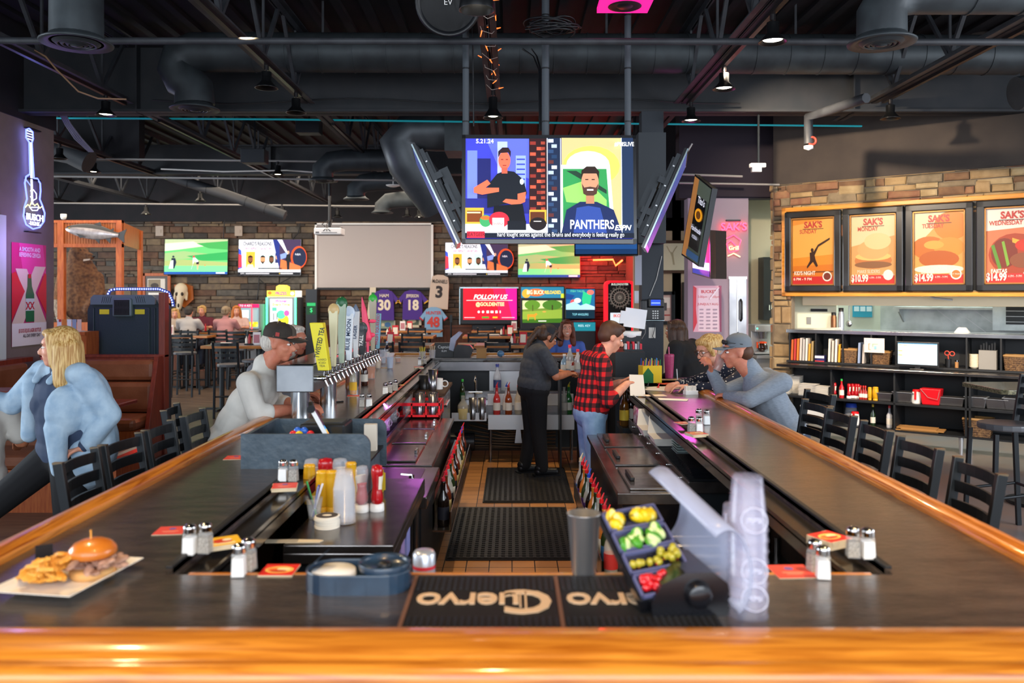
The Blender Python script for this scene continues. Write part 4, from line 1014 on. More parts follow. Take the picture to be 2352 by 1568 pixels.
A(('r','e8a838',0,.7,.11,.86));A(('r','7a3c14',.01,.73,.10,.84));A(('r','f0d8a0',.01,.74,.09,.755));A(('r','e8a838',.38,.72,.48,.86));A(('r','5a2c14',.385,.74,.47,.84));A(('r','dce2ee',0,.86,.485,.96));A(('e','3c9a5c',.12,.83,.035,.06));A(('e','e86a2c',.12,.8,.03,.02));A(('e','c02838',.2,.82,.06,.08));A(('r','f4f2ec',.16,.8,.23,.9));A(('t','c02838',.195,.86,.035,'THANK'));A(('r','10141c',.25,.83,.36,.92));A(('e','1a1214',.43,.86,.05,.065));A(('r','f0ece0',.405,.83,.45,.838))
# right guest
A(('p','16244e',[(.57,.95),(.6,.72),(.68,.64),(.78,.64),(.88,.72),(.93,.95)]));A(('p','2c448c',[(.64,.95),(.66,.7),(.73,.68),(.8,.7),(.84,.95)]));A(('e','c08868',.74,.45,.052,.135));A(('p','2a1c18',[(.688,.4),(.69,.33),(.72,.29),(.77,.29),(.795,.34),(.793,.42),(.78,.36),(.7,.36)]));A(('p','4a3028',[(.692,.46),(.7,.56),(.74,.6),(.78,.56),(.79,.46),(.775,.5),(.74,.49),(.705,.5)]));A(('r','f4ece4',.722,.515,.76,.53));A(('r','3a241c',.712,.415,.73,.425));A(('r','3a241c',.75,.415,.768,.425));A(('r','b07858',.715,.58,.765,.66))
A(('t','f4f4f8',.75,.87,.125,'PANTHERS',dict(bold=.02,sx=.72)));A(('r','0c1424',0,.95,1,1));A(('r','d8283c',.01,.935,.115,1));A(('t','101010',.063,.967,.05,'SEATGEEK',dict(sx=.8)))
A(('t','f4f6fa',.565,.967,.062,'hard fought series against the Bruins and everybody is feeling really go',dict(sx=.71)));A(('t','f4f6fa',.115,.045,.06,'5.21.24',dict(bold=.02)));A(('t','f4f6fa',.945,.07,.058,'#PMSLIVE',dict(bold=.02,sx=.8)));A(('t','f4f6fa',.93,.9,.07,'ESPN',dict(bold=.03,shear=.3)))
TY=6.75
cx0,cx1=px(1061,TY),px(1462,TY);zt,zb=pz(309,TY),pz(560,TY)
tv('hanging_television','large central television hanging over the bar showing two men in a split-screen interview',((cx0+cx1)/2,TY,(zt+zb)/2),(R(-3),0,R(1.0)),cx1-cx0,zt-zb,c1,1.0,bez=0.03)
b=M(mat('small_logo_grey','c8c8c8',.4)).text('LG',(cx0+cx1)/2,zb+0.022,0.022,y=TY-0.022);b.build('maker_badge',label='tiny maker badge under the central television screen',cat='badge')
# the two angled screens seen from behind / edge on
def angled(label,edge,sgn):
    loc,W_,H_=edge
    t=T('hanging_television',label,'television',loc,rot=(0,0,0),group=None)
    t.rotation_euler=(R(-24),0,R(-81*sgn*-1) if False else R(78*-sgn))
    return t
def tvback(label,x_top,y_top,x_bot,y_bot,Yc,sgn,slope,wdt=0.8):
    # screen plane runs along Y (depth), tilted so that its lower edge comes toward the bar centre
    p=Vector(D(x_top,y_top,Yc));q=Vector(D(x_bot,y_bot,Yc))
    t=T('hanging_television',label,'television',(0,0,0));up=(p-q);dn=Vector((slope,1,0)).normalized()
    nrm=dn.cross(up).normalized()*(1 if sgn>0 else-1)           # points inward (toward the back of the set)
    if nrm.x*sgn>0:nrm=-nrm
    def slab(b,u0,u1,v0,v1,d0,d1):
        f=lambda u,v,d:tuple(q+up*v+dn*u+nrm*d)
        b.hexa([f(u0,v0,d0),f(u1,v0,d0),f(u1,v1,d0),f(u0,v1,d0)],[f(u0,v0,d1),f(u1,v0,d1),f(u1,v1,d1),f(u0,v1,d1)]);return b
    slab(M(gb),0,wdt,0,1,0,0.035).build('housing',t)
    slab(M(mat('silver_trim','9fb0b4',.25,.8)),-0.006,0.0,0,1,0,0.012).build('edge_trim',t)
    slab(M(glow('3a4a8c',.6)),0.02,wdt-.02,.04,.96,-0.002,0.0).build('screen',t)
    slab(M(blackp),0.12,wdt-.12,.15,.85,0.035,0.065).build('back_cover',t)
    b=M(mat('mount_grey','2c3136',.4,.3));slab(b,0.02,0.05,.1,.93,0.04,0.075);slab(b,0.02,.04,.15,.55,.11,.14);slab(b,0.03,.06,.3,.36,.075,.16);slab(b,0.03,.06,.62,.68,.075,.13);slab(b,.1,.3,.25,.7,.12,.2);slab(b,0.10,0.14,.12,.9,0.065,0.10);slab(b,0.5,0.54,.12,.9,0.065,0.10);slab(b,0.3,0.6,.4,.6,0.10,0.13);b.build('mounting_rails',t)
    b=M(steel_r)
    for v in (.2,.4,.6,.8):slab(b,0.012,0.02,v,v+.012,0.05,.065)
    b.build('bolt',t)
    return t
tvback('angled television seen edge-on at the left of the central screen',944,332,1050,560,6.75,-1,-0.075)
tvback('angled television seen edge-on at the right of the central screen',1582,342,1482,570,6.75,1,0.19)
# rear-facing set showing under the central one and the far one
tv('hanging_television','television with a blue news picture peeking out below the right part of the central screen',(px(1392,8.1),8.1,pz(545,8.1)),(R(-8),0,R(-3)),.62,.36,[('r','6f8a94',0,0,1,1),('r','8fa8a8',0,.3,.7,.6),('r','2c5c9c',0,.62,1,.85),('r','20406c',0,.85,1,1),('r','b8c8d4',.72,.6,.95,.68),('r','e0e4e8',.74,.64,.9,.66)],.7,bez=.01)
# side television: sign reflections are painted on its screen as a glowing picture
p0,p1=Vector(D(1598,405,7.9)),Vector(D(1636,445,7.2))
t=T('hanging_television','narrow-looking television turned sideways, right of the column, with painted reflections of neon signs','television',(0,0,0))
a_=Vector(D(1596,400,8.0));b_=Vector(D(1636,432,7.35));c_=Vector(D(1604,612,7.35));d_=Vector(D(1565,585,8.0));nn=(b_-a_).cross(d_-a_).normalized()*-0.05
if nn.y<0:nn=-nn
M(gb).hexa([tuple(v) for v in (a_,b_,c_,d_)],[tuple(v+nn) for v in (a_,b_,c_,d_)]).build('housing',t)
def quadpic(t,a,b,c,d,items,em,name='screen'):      # picture on an arbitrary quad
    m=M();n=(b-a).cross(d-a).normalized()
    if n.y>0:n=-n
    for i,it in enumerate(items):
        m.use(glow(it[1],em));f=lambda u,v:tuple(a.lerp(b,u).lerp(d.lerp(c,u),v)+n*0.001*(i+1))
        if it[0]=='r':x0,y0,x1,y1=it[2:6];q=[f(x0,y1),f(x1,y1),f(x1,y0),f(x0,y0)];m.add(q,[(0,1,2,3)])
        elif it[0]=='e':q=[f(it[2]+it[4]*math.cos(k*PI/8),it[3]-it[5]*math.sin(k*PI/8)) for k in range(16)];m.add(q,[tuple(range(16))])
        elif it[0]=='t':
            vs,fs=text_geo(it[5],0,0.01);m.add([f(it[2]+x*it[4]*(1.4),it[3]-y*it[4]) for x,y,_ in vs],fs)
    m.build(name,t)
quadpic(t,a_,b_,c_,d_,[('r','3a4238',.03,.02,.97,.98),('r','a8703c',.03,.02,.3,.98),('r','4c5448',.3,.02,.97,.2),('t','f4f4ff',.6,.25,.12,"Tito's"),('e','f0a020',.58,.42,.2,.08),('e','6a3c10',.58,.42,.12,.05),('t','f0f0ff',.58,.6,.09,'Handmade'),('t','e0e0f0',.58,.7,.06,'VODKA'),('r','2c4a6c',.3,.88,.97,.96)],.7)
# ceiling poles
for x,l,r_ in ((1070,'left',.028),(1253,'middle',.032),(1442,'right',.028)):
    Y=7.0;t=T('ceiling_pole','grey steel pole hanging the television cluster from the ceiling, %s one'%l,'pole',(px(x,Y),Y,0),group='television poles')
    M(mat('grey_pole_paint','444b52',0.5)).cyl((0,0,2.9),(0,0,4.95),r_,n=16).build('shaft',t)
    b=M(blackp)
    for z in (3.3,3.75,4.2):b.cyl((0,0,z),(0,0,z+.012),r_+.003,n=16)
    b.build('cable_tie',t)
t=T('television_frame','black steel frame joining the poles behind the hanging televisions','frame',(0,0,0))
M(blackm).box(px(1060,7),px(1452,7),6.97,7.03,2.9,2.96).box(px(1060,7),px(1452,7),6.97,7.03,2.45,2.51).box(-.2,-.15,6.97,7.03,2.45,2.96).box(.6,.65,6.97,7.03,2.45,2.96).box(-.1,.5,6.86,6.97,2.55,2.85).build('frame_bars',t)
pipe([D(1085,0,6.9),D(1086,110,6.9),D(1088,290,6.9)],0.006,'thin black cable running down beside the left television pole',blackp,'cable','cable')
for k,(l) in enumerate(('nearest the middle pole','outer of the two by the middle pole')):
    pipe([D(1200+20*k,112,7.3),D(1225+8*k,130,7.3),D(1238+4*k,160,7.1),D(1240+3*k,300,7.05)],0.008,'cable curling down to the televisions, '+l,blackp,'cable','cable')
b=M(blackp);r=random.Random(3)
for k in range(16):b.at((px(1270,6.6)+r.uniform(-.06,.06),6.5,pz(80,6.6)+r.uniform(-.0,.05)),(R(r.uniform(-20,20)),R(r.uniform(-12,12)),0)).ring((0,0,0),r.uniform(.1,.19),.006,24,5,'z',.006)
b.build('cable_coil',label='big coil of black cable resting above the steel pipe by the middle pole',cat='cable')
# round speaker and square speaker whose pink light is put into its material as emission
t=T('ceiling_speaker','large round black loudspeaker at the top edge beside the left television pole','speaker',(px(1030,6.2),6.2,pz(5,6.2)))
M(blackp).at((0,0,0),(R(110),0,0)).lathe([(.24,.0),(.25,.02),(.235,.03),(.21,.0),(.2,-.02),(.07,-.05),(.06,-.02),(.001,-.01)],36).lathe([(.25,0),(.23,-.15),(.12,-.22),(.001,-.23)],36).build('cabinet',t)
M(whitep).at((0,-.035,-.012),(R(20),0,0)).text('EV',0,0,.06).build('badge',t)
M(blackm).box(-.01,.01,-.01,.01,0.1,.95).build('hanger',t)
t=T('painted_glow_speaker','square ceiling speaker with painted pink glow at the top edge right of center','speaker',(px(1435,6.4),6.4,pz(14,6.4)))
M(mat('painted_pink_glow','e81c88',.4,emit=.8)).prismz([(-.2,-.16),(.2,-.16),(.2,.16),(-.2,.16)],0,.04).build('frame',t)
M(blackp).lathe([(.13,-.004),(.1,-.01),(.07,.0),(.05,-.012),(.001,-.01)],28).build('grille',t)
M(blackm).box(-.02,.02,-.02,.02,.04,.85).build('hanger',t)
# orange string lights round the central joist
t=T('string_lights','string of small orange lights wound round the center roof joist','string lights',(0,0,0))
pts=[];b2=M(mat('orange_light_tip','ff6a2c',.4,emit=1.6));r=random.Random(9)
for i in range(70):
    y=4.2+i*0.065;x=-0.2+0.075*math.cos(i*1.1);z=JZ+0.03+0.07*math.sin(i*1.1);pts.append((x,y,z))
    if i%2==0:d=Vector((r.uniform(-1,1),r.uniform(-.3,.3),r.uniform(-1,.6))).normalized()*.05;b2.cyl((x,y,z),(x+d.x,y+d.y,z+d.z),.006,.003,6)
M(mat('white_wire','b0a8a0')).tube(pts,.003,5).build('wire',t);b2.build('bulbs',t)

# structural column with telephone
CYc=9.42
cxa,cxb=px(1474,CYc),px(1524,CYc)
struct('column',M(mat('dark_slate_column_paint','2a3038',.6,bump=.1,bs=70)).box(cxa,cxb,CYc,CYc+.2,0,3.93))
M(mat('column_bulkhead','31373d',.6)).box(px(1462,9.3),px(1524,9.3),9.15,9.41,pz(560,9.3),pz(310,9.3)).build('column_box',label='dark grey box fixed on the column behind the hanging televisions',cat='box')
t=T('wall_telephone','black desk telephone with lit blue display mounted on the column','telephone',(px(1497,9.4),9.41,pz(712,9.4)),0);t.scale=(1.18,1,1.18)
M(blackp).box(-.115,.115,-.06,0,-.095,.03).box(-.04,.11,-.075,-.01,.03,.11).build('body',t,bev=.008);M(blackp).box(-.115,-.055,-.085,-.05,-.09,.1).build('handset',t,bev=.012)
M().pic(-.018,.075,.045,.1,[('r','2848c8',0,0,1,1),('r','a8c4f8',.05,.5,.95,.62)],1.0,y=-.076).build('display',t)
b=M(whitep)
for i in range(3):
    for j in range(4):b.box(.0+i*.022,.012+i*.022,-.064,-.06,-.08+j*.022,-.07+j*.022)
b.build('keypad',t)
M(mat('silver_trim','9fb0b4')).box(-.115,.115,-.062,0,-.1,-.095).build('foot',t)
M(mat('ivory_outlet','d8d4cc',.4)).box(-.038,.038,-.006,0,-.06,.06).box(-.02,.02,-.009,-.006,-.035,.035).build('wall_outlet',label='white outlet plate below the telephone on the column',cat='outlet',loc=(px(1498,9.41),9.419,pz(764,9.41)))
pipe([D(1505,742,9.4),D(1503,758,9.39),D(1499,772,9.4),D(1502,778,9.4)],.004,'short coiled black cord below the telephone',blackp,'cord','cord')
pipe([D(1483,745,9.4),D(1482,765,9.39),D(1474,778,9.4)],.004,'thin grey cable looping left of the column outlet',wirem,'cord','cord')
pipe([D(1520,588,9.41),D(1508,640,9.41),D(1492,680,9.41)],.004,'thin white wire crossing the column down to the telephone',mat('white_cable','c8c6c2'),'cord','cord')
for k,(x,y,w_,h_,c,l) in enumerate(((1467,620,.08,.34,'b6bac8','tall notice sheet taped to the left face of the column'),(1463,682,.05,.14,'d4d6de','small white sheet taped below the notice on the column'))):
    M(paint(c,.8)).box(-w_/2,w_/2,-.002,0,-h_/2,h_/2).build('paper_notice',label=l,cat='notice',loc=(px(x,9.4),9.425,pz(y,9.4)),rot=(0,0,R(-25)))
t=T('host_station','black waist-high cabinet with papers left of the column','cabinet',(0,0,0))
M(blackm).box(px(1408,8.4),px(1474,8.4),8.2,8.9,0.006,pz(805,8.4)).build('body',t)
t=T('condiment_rack','dark wire rack of red and white packets on the cabinet left of the column','rack',(px(1452,8.4),8.35,pz(805,8.4)))
M(blackm).box(-.09,.09,-.06,.06,0,.02).box(-.09,.09,.05,.06,0,.15).build('rack',t)
for k in range(7):M(paint(('c8c8cc','d83040','3a3c40','d83040','c8c8cc','7a7c80','d83040')[k],.5)).box(-.085+k*.025,-.066+k*.025,-.05,.04,.02,.075+.02*(k%2)).build('packet',t)
M(whitep).lathe([(.06,0),(.11,.05),(.12,.1),(.11,.1),(.06,.01),(.001,.01)],22).build('white_bowl',label='white bowl of supplies beside the column',cat='bowl',loc=(px(1447,8.5),8.5,pz(783,8.5)))
M(paint('e4e4e8',.6)).box(-.09,.13,-.01,.03,0,.2).box(-.14,-.02,-.02,.01,.03,.16).build('paper_bin',label='white plastic bin of papers just left of the telephone',cat='paper bin',loc=(px(1452,8.6),8.6,pz(752,8.6)),rot=(0,R(8),0))
# ================================================================ wall televisions, projector, screen
GOLF=[('r','5cb86a',0,0,1,1),('p','a8b48c',[(0,.0),(1,0),(1,.22),(.5,.18),(0,.3)]),('p','d8d8b8',[(0,.12),(.45,.06),(.62,.2),(.2,.3),(0,.34)]),('p','3f9a4e',[(.5,.12),(1,.05),(1,.3),(.7,.26)]),('p','8fae74',[(0,.4),(.3,.34),(.7,.42),(.4,.55),(0,.62)]),('p','2f9850',[(.35,.48),(1,.36),(1,.6),(.6,.62)]),('p','9aa868',[(0,.62),(.3,.58),(1,.66),(1,.76),(0,.76)]),('r','6fdc8a',0,.76,1,.93),('r','1f4f9c',0,.93,1,1),('r','e0e8f4',.82,.945,.96,.985),
        ('e','20283c',.14,.5,.018,.03),('p','1c2438',[(.11,.54),(.17,.54),(.19,.66),(.16,.84),(.12,.84)]),('p','e8eef4',[(.1,.62),(.14,.6),(.14,.84),(.07,.84)]),('e','d83848',.465,.5,.018,.025),('p','eef2f4',[(.45,.53),(.49,.53),(.53,.6),(.55,.68),(.51,.7),(.48,.62),(.46,.7),(.45,.7)]),('p','28242c',[(.5,.66),(.55,.64),(.545,.72),(.51,.72)]),('p','d89a80',[(.52,.72),(.545,.72),(.535,.87),(.52,.87)]),('p','c8d0d4',[(.455,.7),(.46,.7),(.43,.86),(.425,.86)]),('r','e85a2c',.64,.73,.65,.77)]
def man(x,skin,shirt,bg):
    return [('r',bg,x-.07,.34,x+.075,.8),('e',skin,x,.57,.04,.1),('p','1c1614',[(x-.04,.55),(x-.035,.47),(x,.44),(x+.035,.47),(x+.04,.55),(x+.03,.5),(x-.03,.5)]),('p','2a1e18',[(x-.035,.6),(x,.7),(x+.035,.6),(x,.63)]),('p',shirt,[(x-.065,.8),(x-.04,.7),(x+.04,.7),(x+.065,.8)])]
STU=[('r','f0f2fa',0,0,1,1),('p','3450c8',[(0,.25),(.04,.3),(.06,.8),(0,.84)]),('p','d83848',[(0,.4),(.05,.44),(.05,.78),(0,.8)])]+man(.19,'7a4c34','f0e8b0','f0a838')+man(.39,'c08860','d8e4e8','d0e8ec')+man(.53,'6a4430','e8f0d8','b8e0d8')+[
       ('r','e8ecf0',.585,.36,.65,.75),('r','28305c',.59,.38,.645,.66),('e','c89878',.617,.5,.02,.06),
       ('t','16182c',.3,.12,.15,"CHARD'S REASONS",dict(bold=.02,sx=.62)),('t','d8285c',.32,.26,.105,'WHY REPEATS CAN RETURN',dict(sx=.55,bold=.01)),('p','1c2c78',[(.55,0),(.67,0),(.67,.85),(.66,.85)]),('p','3a2c4c',[(.66,0),(1,0),(1,.85),(.66,.85)]),('p','e8ecfa',[(.62,0),(.7,0),(.8,.4),(.78,.42)]),('e','d84a1c',.97,.5,.13,.32),('e','18203c',.98,.5,.11,.27),('t','e0e4f0',.955,.42,.08,'NBA'),('p','c86a3c',[(.68,.55),(1,.75),(1,.85),(.67,.85)]),('p','7a90d8',[(.67,.42),(.78,.36),(.78,.5),(.68,.56)]),
       ('e','c8987c',.8,.36,.018,.045),('p','14161e',[(.775,.42),(.83,.42),(.85,.6),(.825,.62),(.82,.86),(.785,.86),(.775,.62),(.755,.58)]),('r','22242c',.32,.8,.7,.83),('r','dfe8f8',0,.85,1,.92),('t','5a98d8',.1,.885,.05,'REPLAYED'),('r','14161c',0,.92,1,1),('t','e8e8f0',.07,.96,.05,'ESPN'),('r','b8b8c0',.12,.945,.5,.975),('r','e8c83c',.66,.945,.67,.975),('r','c8c8d0',.68,.945,.88,.975)]
def wtv(label,x0,y0,x1,y1,Y,art,rz=0):
    w_,h_=px(x1,Y)-px(x0,Y),pz(y0,Y)-pz(y1,Y)
    return tv('wall_television',label,((px(x0,Y)+px(x1,Y))/2,Y,(pz(y0,Y)+pz(y1,Y))/2),(R(-3),0,rz),w_,h_,art,.95,bez=.012,th=.06)
YW=YB-0.12
wtv('wall television showing green golf play, on the left of the stone wall',377,548,524,631,YW,GOLF)
wtv('wall television showing a sports studio, left of the projection screen',547,549,692,633,YW,STU)
wtv('wall television showing a sports studio, half behind the hanging set right of the projection screen',1022,556,1167,634,YW,STU)
wtv('wall television showing green golf play, right of the second studio television',1189,556,1333,638,YW,GOLF)
t=T('projection_screen','large white pull-down projection screen on the stone wall','projection screen',(0,0,0))
x0,x1,z0,z1=px(723,YW),px(995,YW),pz(665,YW),pz(512,YW)
M(mat('screen_white','b9b0ad',.8)).box(x0+.05,x1-.05,YW+.02,YW+.04,z0+.05,z1-.04).build('fabric',t)
M(whitep).box(x0,x0+.05,YW,YW+.06,z0,z1).box(x1-.05,x1,YW,YW+.06,z0,z1).box(x0,x1,YW,YW+.06,z1-.04,z1).build('frame',t)
M(blackp).box(x0+.04,x1-.04,YW,YW+.02,z0,z0+.035).box(x0+.05,x1-.05,YW+.005,YW+.02,z1-.055,z1-.04).build('border',t)
t=T('projector','white projector hanging from the ceiling before the projection screen','projector',(px(757,14),14,pz(532,14)))
M(mat('projector_white','d8d8da',.4)).box(-.23,.23,-.16,.16,-.06,.06).build('case',t,bev=.02);M(blackp).cyl((0,0,.06),(0,0,4.0-t.location.z),.025).box(-.2,.2,-.14,.14,.06,.075).build('mount',t)
M(paint('5a5c60')).box(-.2,-.14,-.163,-.16,-.035,-.01).box(-.1,.16,-.163,-.16,-.03,-.02).build('ports',t)
b=M(blackp)
for k in range(3):b.tube([(.02*k,-.0,.2),(-.1+.08*k,-.12,.12),(.05-.06*k,-.17,0.0)],.007,6)
b.build('loose_cables',t)
for (x,y,Y,l) in ((903,425,13.5,'round white ceiling access point, lower of two left of the large duct'),(836,375,12.8,'flat white ceiling access point, upper of two left of the large duct')):
    M(whitep).lathe([(.001,-.03),(.06,-.028),(.11,-.012),(.12,0),(.001,.005)],24).cyl((0,0,0),(0,0,4.0-pz(y,Y) if 4.0>pz(y,Y) else .1),.008).build('access_point',label=l,cat='access point',loc=(px(x,Y),Y,pz(y,Y)))
for (x,y,l) in ((710,292,'small dark box speaker under the far ceiling left of the large duct'),(585,360,'dim small box speaker in the far bay left of the projector')):
    Y=12.0;t=T('box_speaker',l,'speaker',(px(x,Y),Y,pz(y,Y)));M(paint('22272b',.5)).box(-.17,.17,-.12,.12,-.1,.1).build('case',t,bev=.01);M(blackm).box(-.01,.01,0,.02,.1,4.95-t.location.z).build('hanger',t)
M(whitep).lathe([(.001,-.05),(.035,-.04),(.05,0),(.05,.05),(.001,.05)],16).build('security_camera',label='small white dome camera above the fish display at left',cat='camera',loc=D(146,498,14.5))
M(whitep).lathe([(.001,-.05),(.05,-.03),(.05,0),(.001,.01)],16).use(paint('c0392b')).ring((0.03,-.03,.05),.04,.012,16,6,'y').build('sprinkler_valve',label='red handled sprinkler valve hanging above the left end of the menu boards',cat='valve',loc=D(1857,335,9.0))
pipe([D(1857,330,9.0),D(1857,268,9.0),D(1900,255,8.6),D(1990,225,8.0)],.05,'dark sprinkler pipe bending above the stone kitchen wall',joistm,'conduit','pipe')
t=T('emergency_light','white emergency lamp head hanging left of the dark wall above the stone','emergency light',D(1742,385,9.6))
M(whitep).box(-.1,.08,-.04,.04,-.0,.05).build('case',t,bev=.01);M(steel_r).box(-.08,.03,-.03,.03,-.05,0).build('lamp_head',t);M(blackm).box(-.01,.01,-.01,.01,.05,JZ-t.location.z).build('stem',t)

# ================================================================ left area: neon guitar, poster, booth, games
t=T('neon_guitar_sign','blue neon guitar beer sign on the grey wall at left','neon sign',(WLX+.06,9.68,0))
bl=mat('blue_neon','4a56ff',.3,emit=4.5);wl=mat('white_blue_neon','c8d4ff',.3,emit=3.0)
def gp(x,y):return (0.0,0.0,0.0)
GXs=lambda x:-(x-79)*0.0  # unused
def neon(pts,m,b,r=.009):
    o=[]
    for x,y in pts:     # sign coordinates: x across (px, 79 = middle), y picture row
        s_=(9.68-(x-79)*0.0)
        Y=9.68+(x-79)*0.0086;o.append((0,Y-9.68,H-(y-HY)/F*9.68))
    b.use(m).tube(o,r,7)
b=M(bl)
body=[(69,402),(60,410),(57,425),(60,445),(62,460),(56,480),(54,500),(60,518),(76,526),(92,520),(102,505),(104,485),(98,468),(92,455),(94,435),(93,418),(86,408),(78,410)]
neon(body+[body[0]] if False else body,bl,b);neon([(69,402),(67,330)],bl,b);neon([(78,410),(73,330)],bl,b)
neon([(67,330),(60,322),(60,304),(67,299),(75,304),(76,320),(73,330)],bl,b);neon([(59,416),(72,430)],bl,b,.005)
b.build('blue_tubing',t)
b=M(wl)
for k in range(4):neon([(62,305+6*k),(74,305+6*k)],wl,b,.005)
for x in (69.5,71,72.5):neon([(x-.5,330),(x+3,470)],wl,b,.004)
neon([(70,440),(77,436),(84,444),(84,455),(77,460),(70,453)],wl,b,.005);neon([(68,478),(90,474),(86,482),(74,484),(70,479)],wl,b,.005)
b.build('white_tubing',t)
b=M(mat('yellow_neon','e8ee70',.3,emit=2.5));neon([(58,480),(64,472),(68,476),(73,464),(80,472),(86,466),(92,476),(98,470),(101,478)],MATS['yellow_neon'],b,.005);b.build('yellow_tubing',t)
b=M(wl);b.X=Matrix.Translation(Vector((0.004,0,0))) @ Matrix.Rotation(PI/2,4,'Z')
b.text('BUSCH',0.0,pz(500,9.68),.105,bold=.01,sx=1.05,th=.006);b.text('-LIGHT-',0.0,pz(514,9.68),.062,sx=1.1,th=.006);b.build('lettering',t)
for y in (297,412,495,533):M(blackm).box(-.05,0.004,-.12+.0,.14,pz(y,9.68)-.006,pz(y,9.68)+.006).build('wall_bracket',t)
POST=[('r','c8206c',0,0,1,1),('p','e23a8c',[(.2,0),(.9,0),(1,.3),(.6,.35),(.3,.25)]),('p','8a1848',[(0,.3),(.2,.4),(.1,.7),(0,.8)]),('p','7a2c9c',[(0,.4),(.2,.45),(.15,.6),(0,.6)]),('p','e0c8b0',[(.1,.25),(.42,.25),(1,.78),(1,.86),(.72,.86)]),('p','e0c8b0',[(.65,.22),(.98,.22),(.3,.8),(.0,.86),(0,.78)]),('p','d82030',[(0,.3),(.1,.28),(.36,.47),(.0,.75)]),('p','d82030',[(1,.3),(.95,.28),(.72,.5),(1,.7)]),('r','ede6df',0,.78,1,1),
        ('p','1a6a3a',[(.44,.3),(.54,.3),(.56,.42),(.63,.5),(.63,.77),(.38,.77),(.38,.5),(.43,.42)]),('r','c8d4c4',.38,.54,.63,.66),('t','c8182c',.505,.615,.1,'XX',dict(bold=.04)),('r','c8182c',.45,.3,.53,.34),
        ('t','f0d8e8',.5,.06,.058,'A SMOOTH AND',dict(sx=.8,bold=.02)),('t','f0d8e8',.5,.115,.058,'REFRESHING CERVEZA',dict(sx=.62,bold=.02)),('t','b82838',.5,.855,.052,'$5 DOS EQUIS LAGER BOTTLES',dict(sx=.52,bold=.02)),('t','1c1c20',.55,.905,.045,'ALL DAY EVERY DAY',dict(sx=.7,bold=.02))]
t=T('beer_poster','tall red and white beer bottle poster taped to the left wall','poster',(WLX+.004,0,0))
b=M();b.X=Matrix.Rotation(PI/2,4,'Z');b.pic(9.33,10.02,pz(792,9.7),pz(560,9.7),POST,0,y=-.002,step=.0006,rough=.35);b.build('printed_sheet',t)
# booth
t=T('booth_divider','tall red wood and brown leather booth back facing the bar at left','booth',(0,0,0))
Yb=9.55;bx0,bx1=-5.44,px(366,Yb)
M(wood_r).box(bx0,bx1,Yb,Yb+.07,0,1.14).box(bx1,bx1+.07,Yb-.02,Yb+.1,0,pz(672,Yb)).box(bx0,bx1+.07,Yb-.03,Yb+.09,1.12,1.15).hexa([(bx1+.0,Yb-.5,0),(bx1+.05,Yb-.5,0),(bx1+.05,Yb,0),(bx1,Yb,0)],[(bx1,Yb-.14,1.14),(bx1+.05,Yb-.14,1.14),(bx1+.05,Yb,1.14),(bx1,Yb,1.14)]).build('wood_frame',t,bev=.004)
for z0,z1 in ((.86,1.1),(.5,.85)):M(leather).box(bx0,bx1-.01,Yb-.14-(1.1-z1)*.16,Yb,z0,z1).build('back_cushion',t,bev=.05)
M(leather).box(bx0,bx1-.01,Yb-.62,Yb-.1,.36,.5).build('seat_cushion',t,bev=.05)
M(wood_c).box(bx0,bx1-.03,Yb-.55,Yb-.1,.0,.36).build('base',t)
t=T('booth_bench','brown leather booth bench along the left wall behind the woman in denim','booth',(0,0,0))
M(leather).box(-5.62,-5.45,6.4,9.35,.5,1.08).build('back_cushion',t,bev=.05);M(leather).box(-5.44,-5.0,7.85,8.9,.36,.5).build('seat_cushion',t,bev=.05);M(wood_r).box(-5.65,-5.5,6.4,9.5,1.08,1.13).build('cap_rail',t)
t=T('booth_bench','nearer booth back with brown leather cut by the left picture edge','booth',(0,0,0))
x1=px(186,7.6)
M(leather).box(-5.44,-3.95,7.52,7.72,.66,.94).build('back_cushion',t,bev=.05);M(leather).box(-5.44,-3.95,7.5,7.72,.3,.65).build('back_cushion',t,bev=.05);M(wood_r).box(-5.44,-3.93,7.72,7.79,0,.95).box(-5.44,-3.93,7.5,7.8,.94,.97).build('wood_frame',t)
M(wood_c).box(-5.44,-3.35,7.0,7.5,0,.36).build('base',t);M(leather).box(-5.44,-3.35,6.98,7.52,.36,.48).build('seat_cushion',t,bev=.04)
t=T('booth_table','red-brown booth table edge behind the woman in denim','table',(0,0,0))
tx=px(291,8.5);M(mat('red_laminate','7a2a22',.25,c2='6a241e',ns=4)).box(-4.98,tx,8.05,8.75,.70,.74).build('tabletop',t,bev=.008);M(blackm).cyl((-4.7,8.4,0),(-4.7,8.4,.7),.04).cyl((-4.7,8.4,0),(-4.7,8.4,.03),.25,n=24).build('pedestal',t)
# jukebox-like black cabinet
JY=10.3
t=T('game_machine','rear of a big dark teal game machine with vent and blue lit arch','game machine',(px(286,JY),JY,0))
jm=mat('dark_teal_plastic','22323a',.45,bump=.15,bs=120);jg=mat('grey_teal_plastic','5c6e72',.45)
zt=pz(677,JY);zb=.0;w_=.42
pts=[(-w_-.04,0),(w_+.04,0),(w_+.04,zt-.18),(w_-.02,zt-.06),(w_-.06,zt),(-w_+.06,zt),(-w_+.02,zt-.06),(-w_-.04,zt-.18)]
M(jm).prism(pts,0,.3).build('cabinet',t,bev=.01)
M(jm).box(-w_+.1,w_-.1,-.02,0,.3,zt-.16).box(-w_+.03,-w_+.05,-.02,0,.3,zt-.16).box(w_-.05,w_-.03,-.02,0,.3,zt-.16).build('rear_panel',t,bev=.008)
M(jg).prism([(-.40,zt-.12),(.40,zt-.12),(.40,zt-.04),(.36,zt),(-.36,zt),(-.40,zt-.04)],-.05,0).build('top_trim',t,bev=.008)
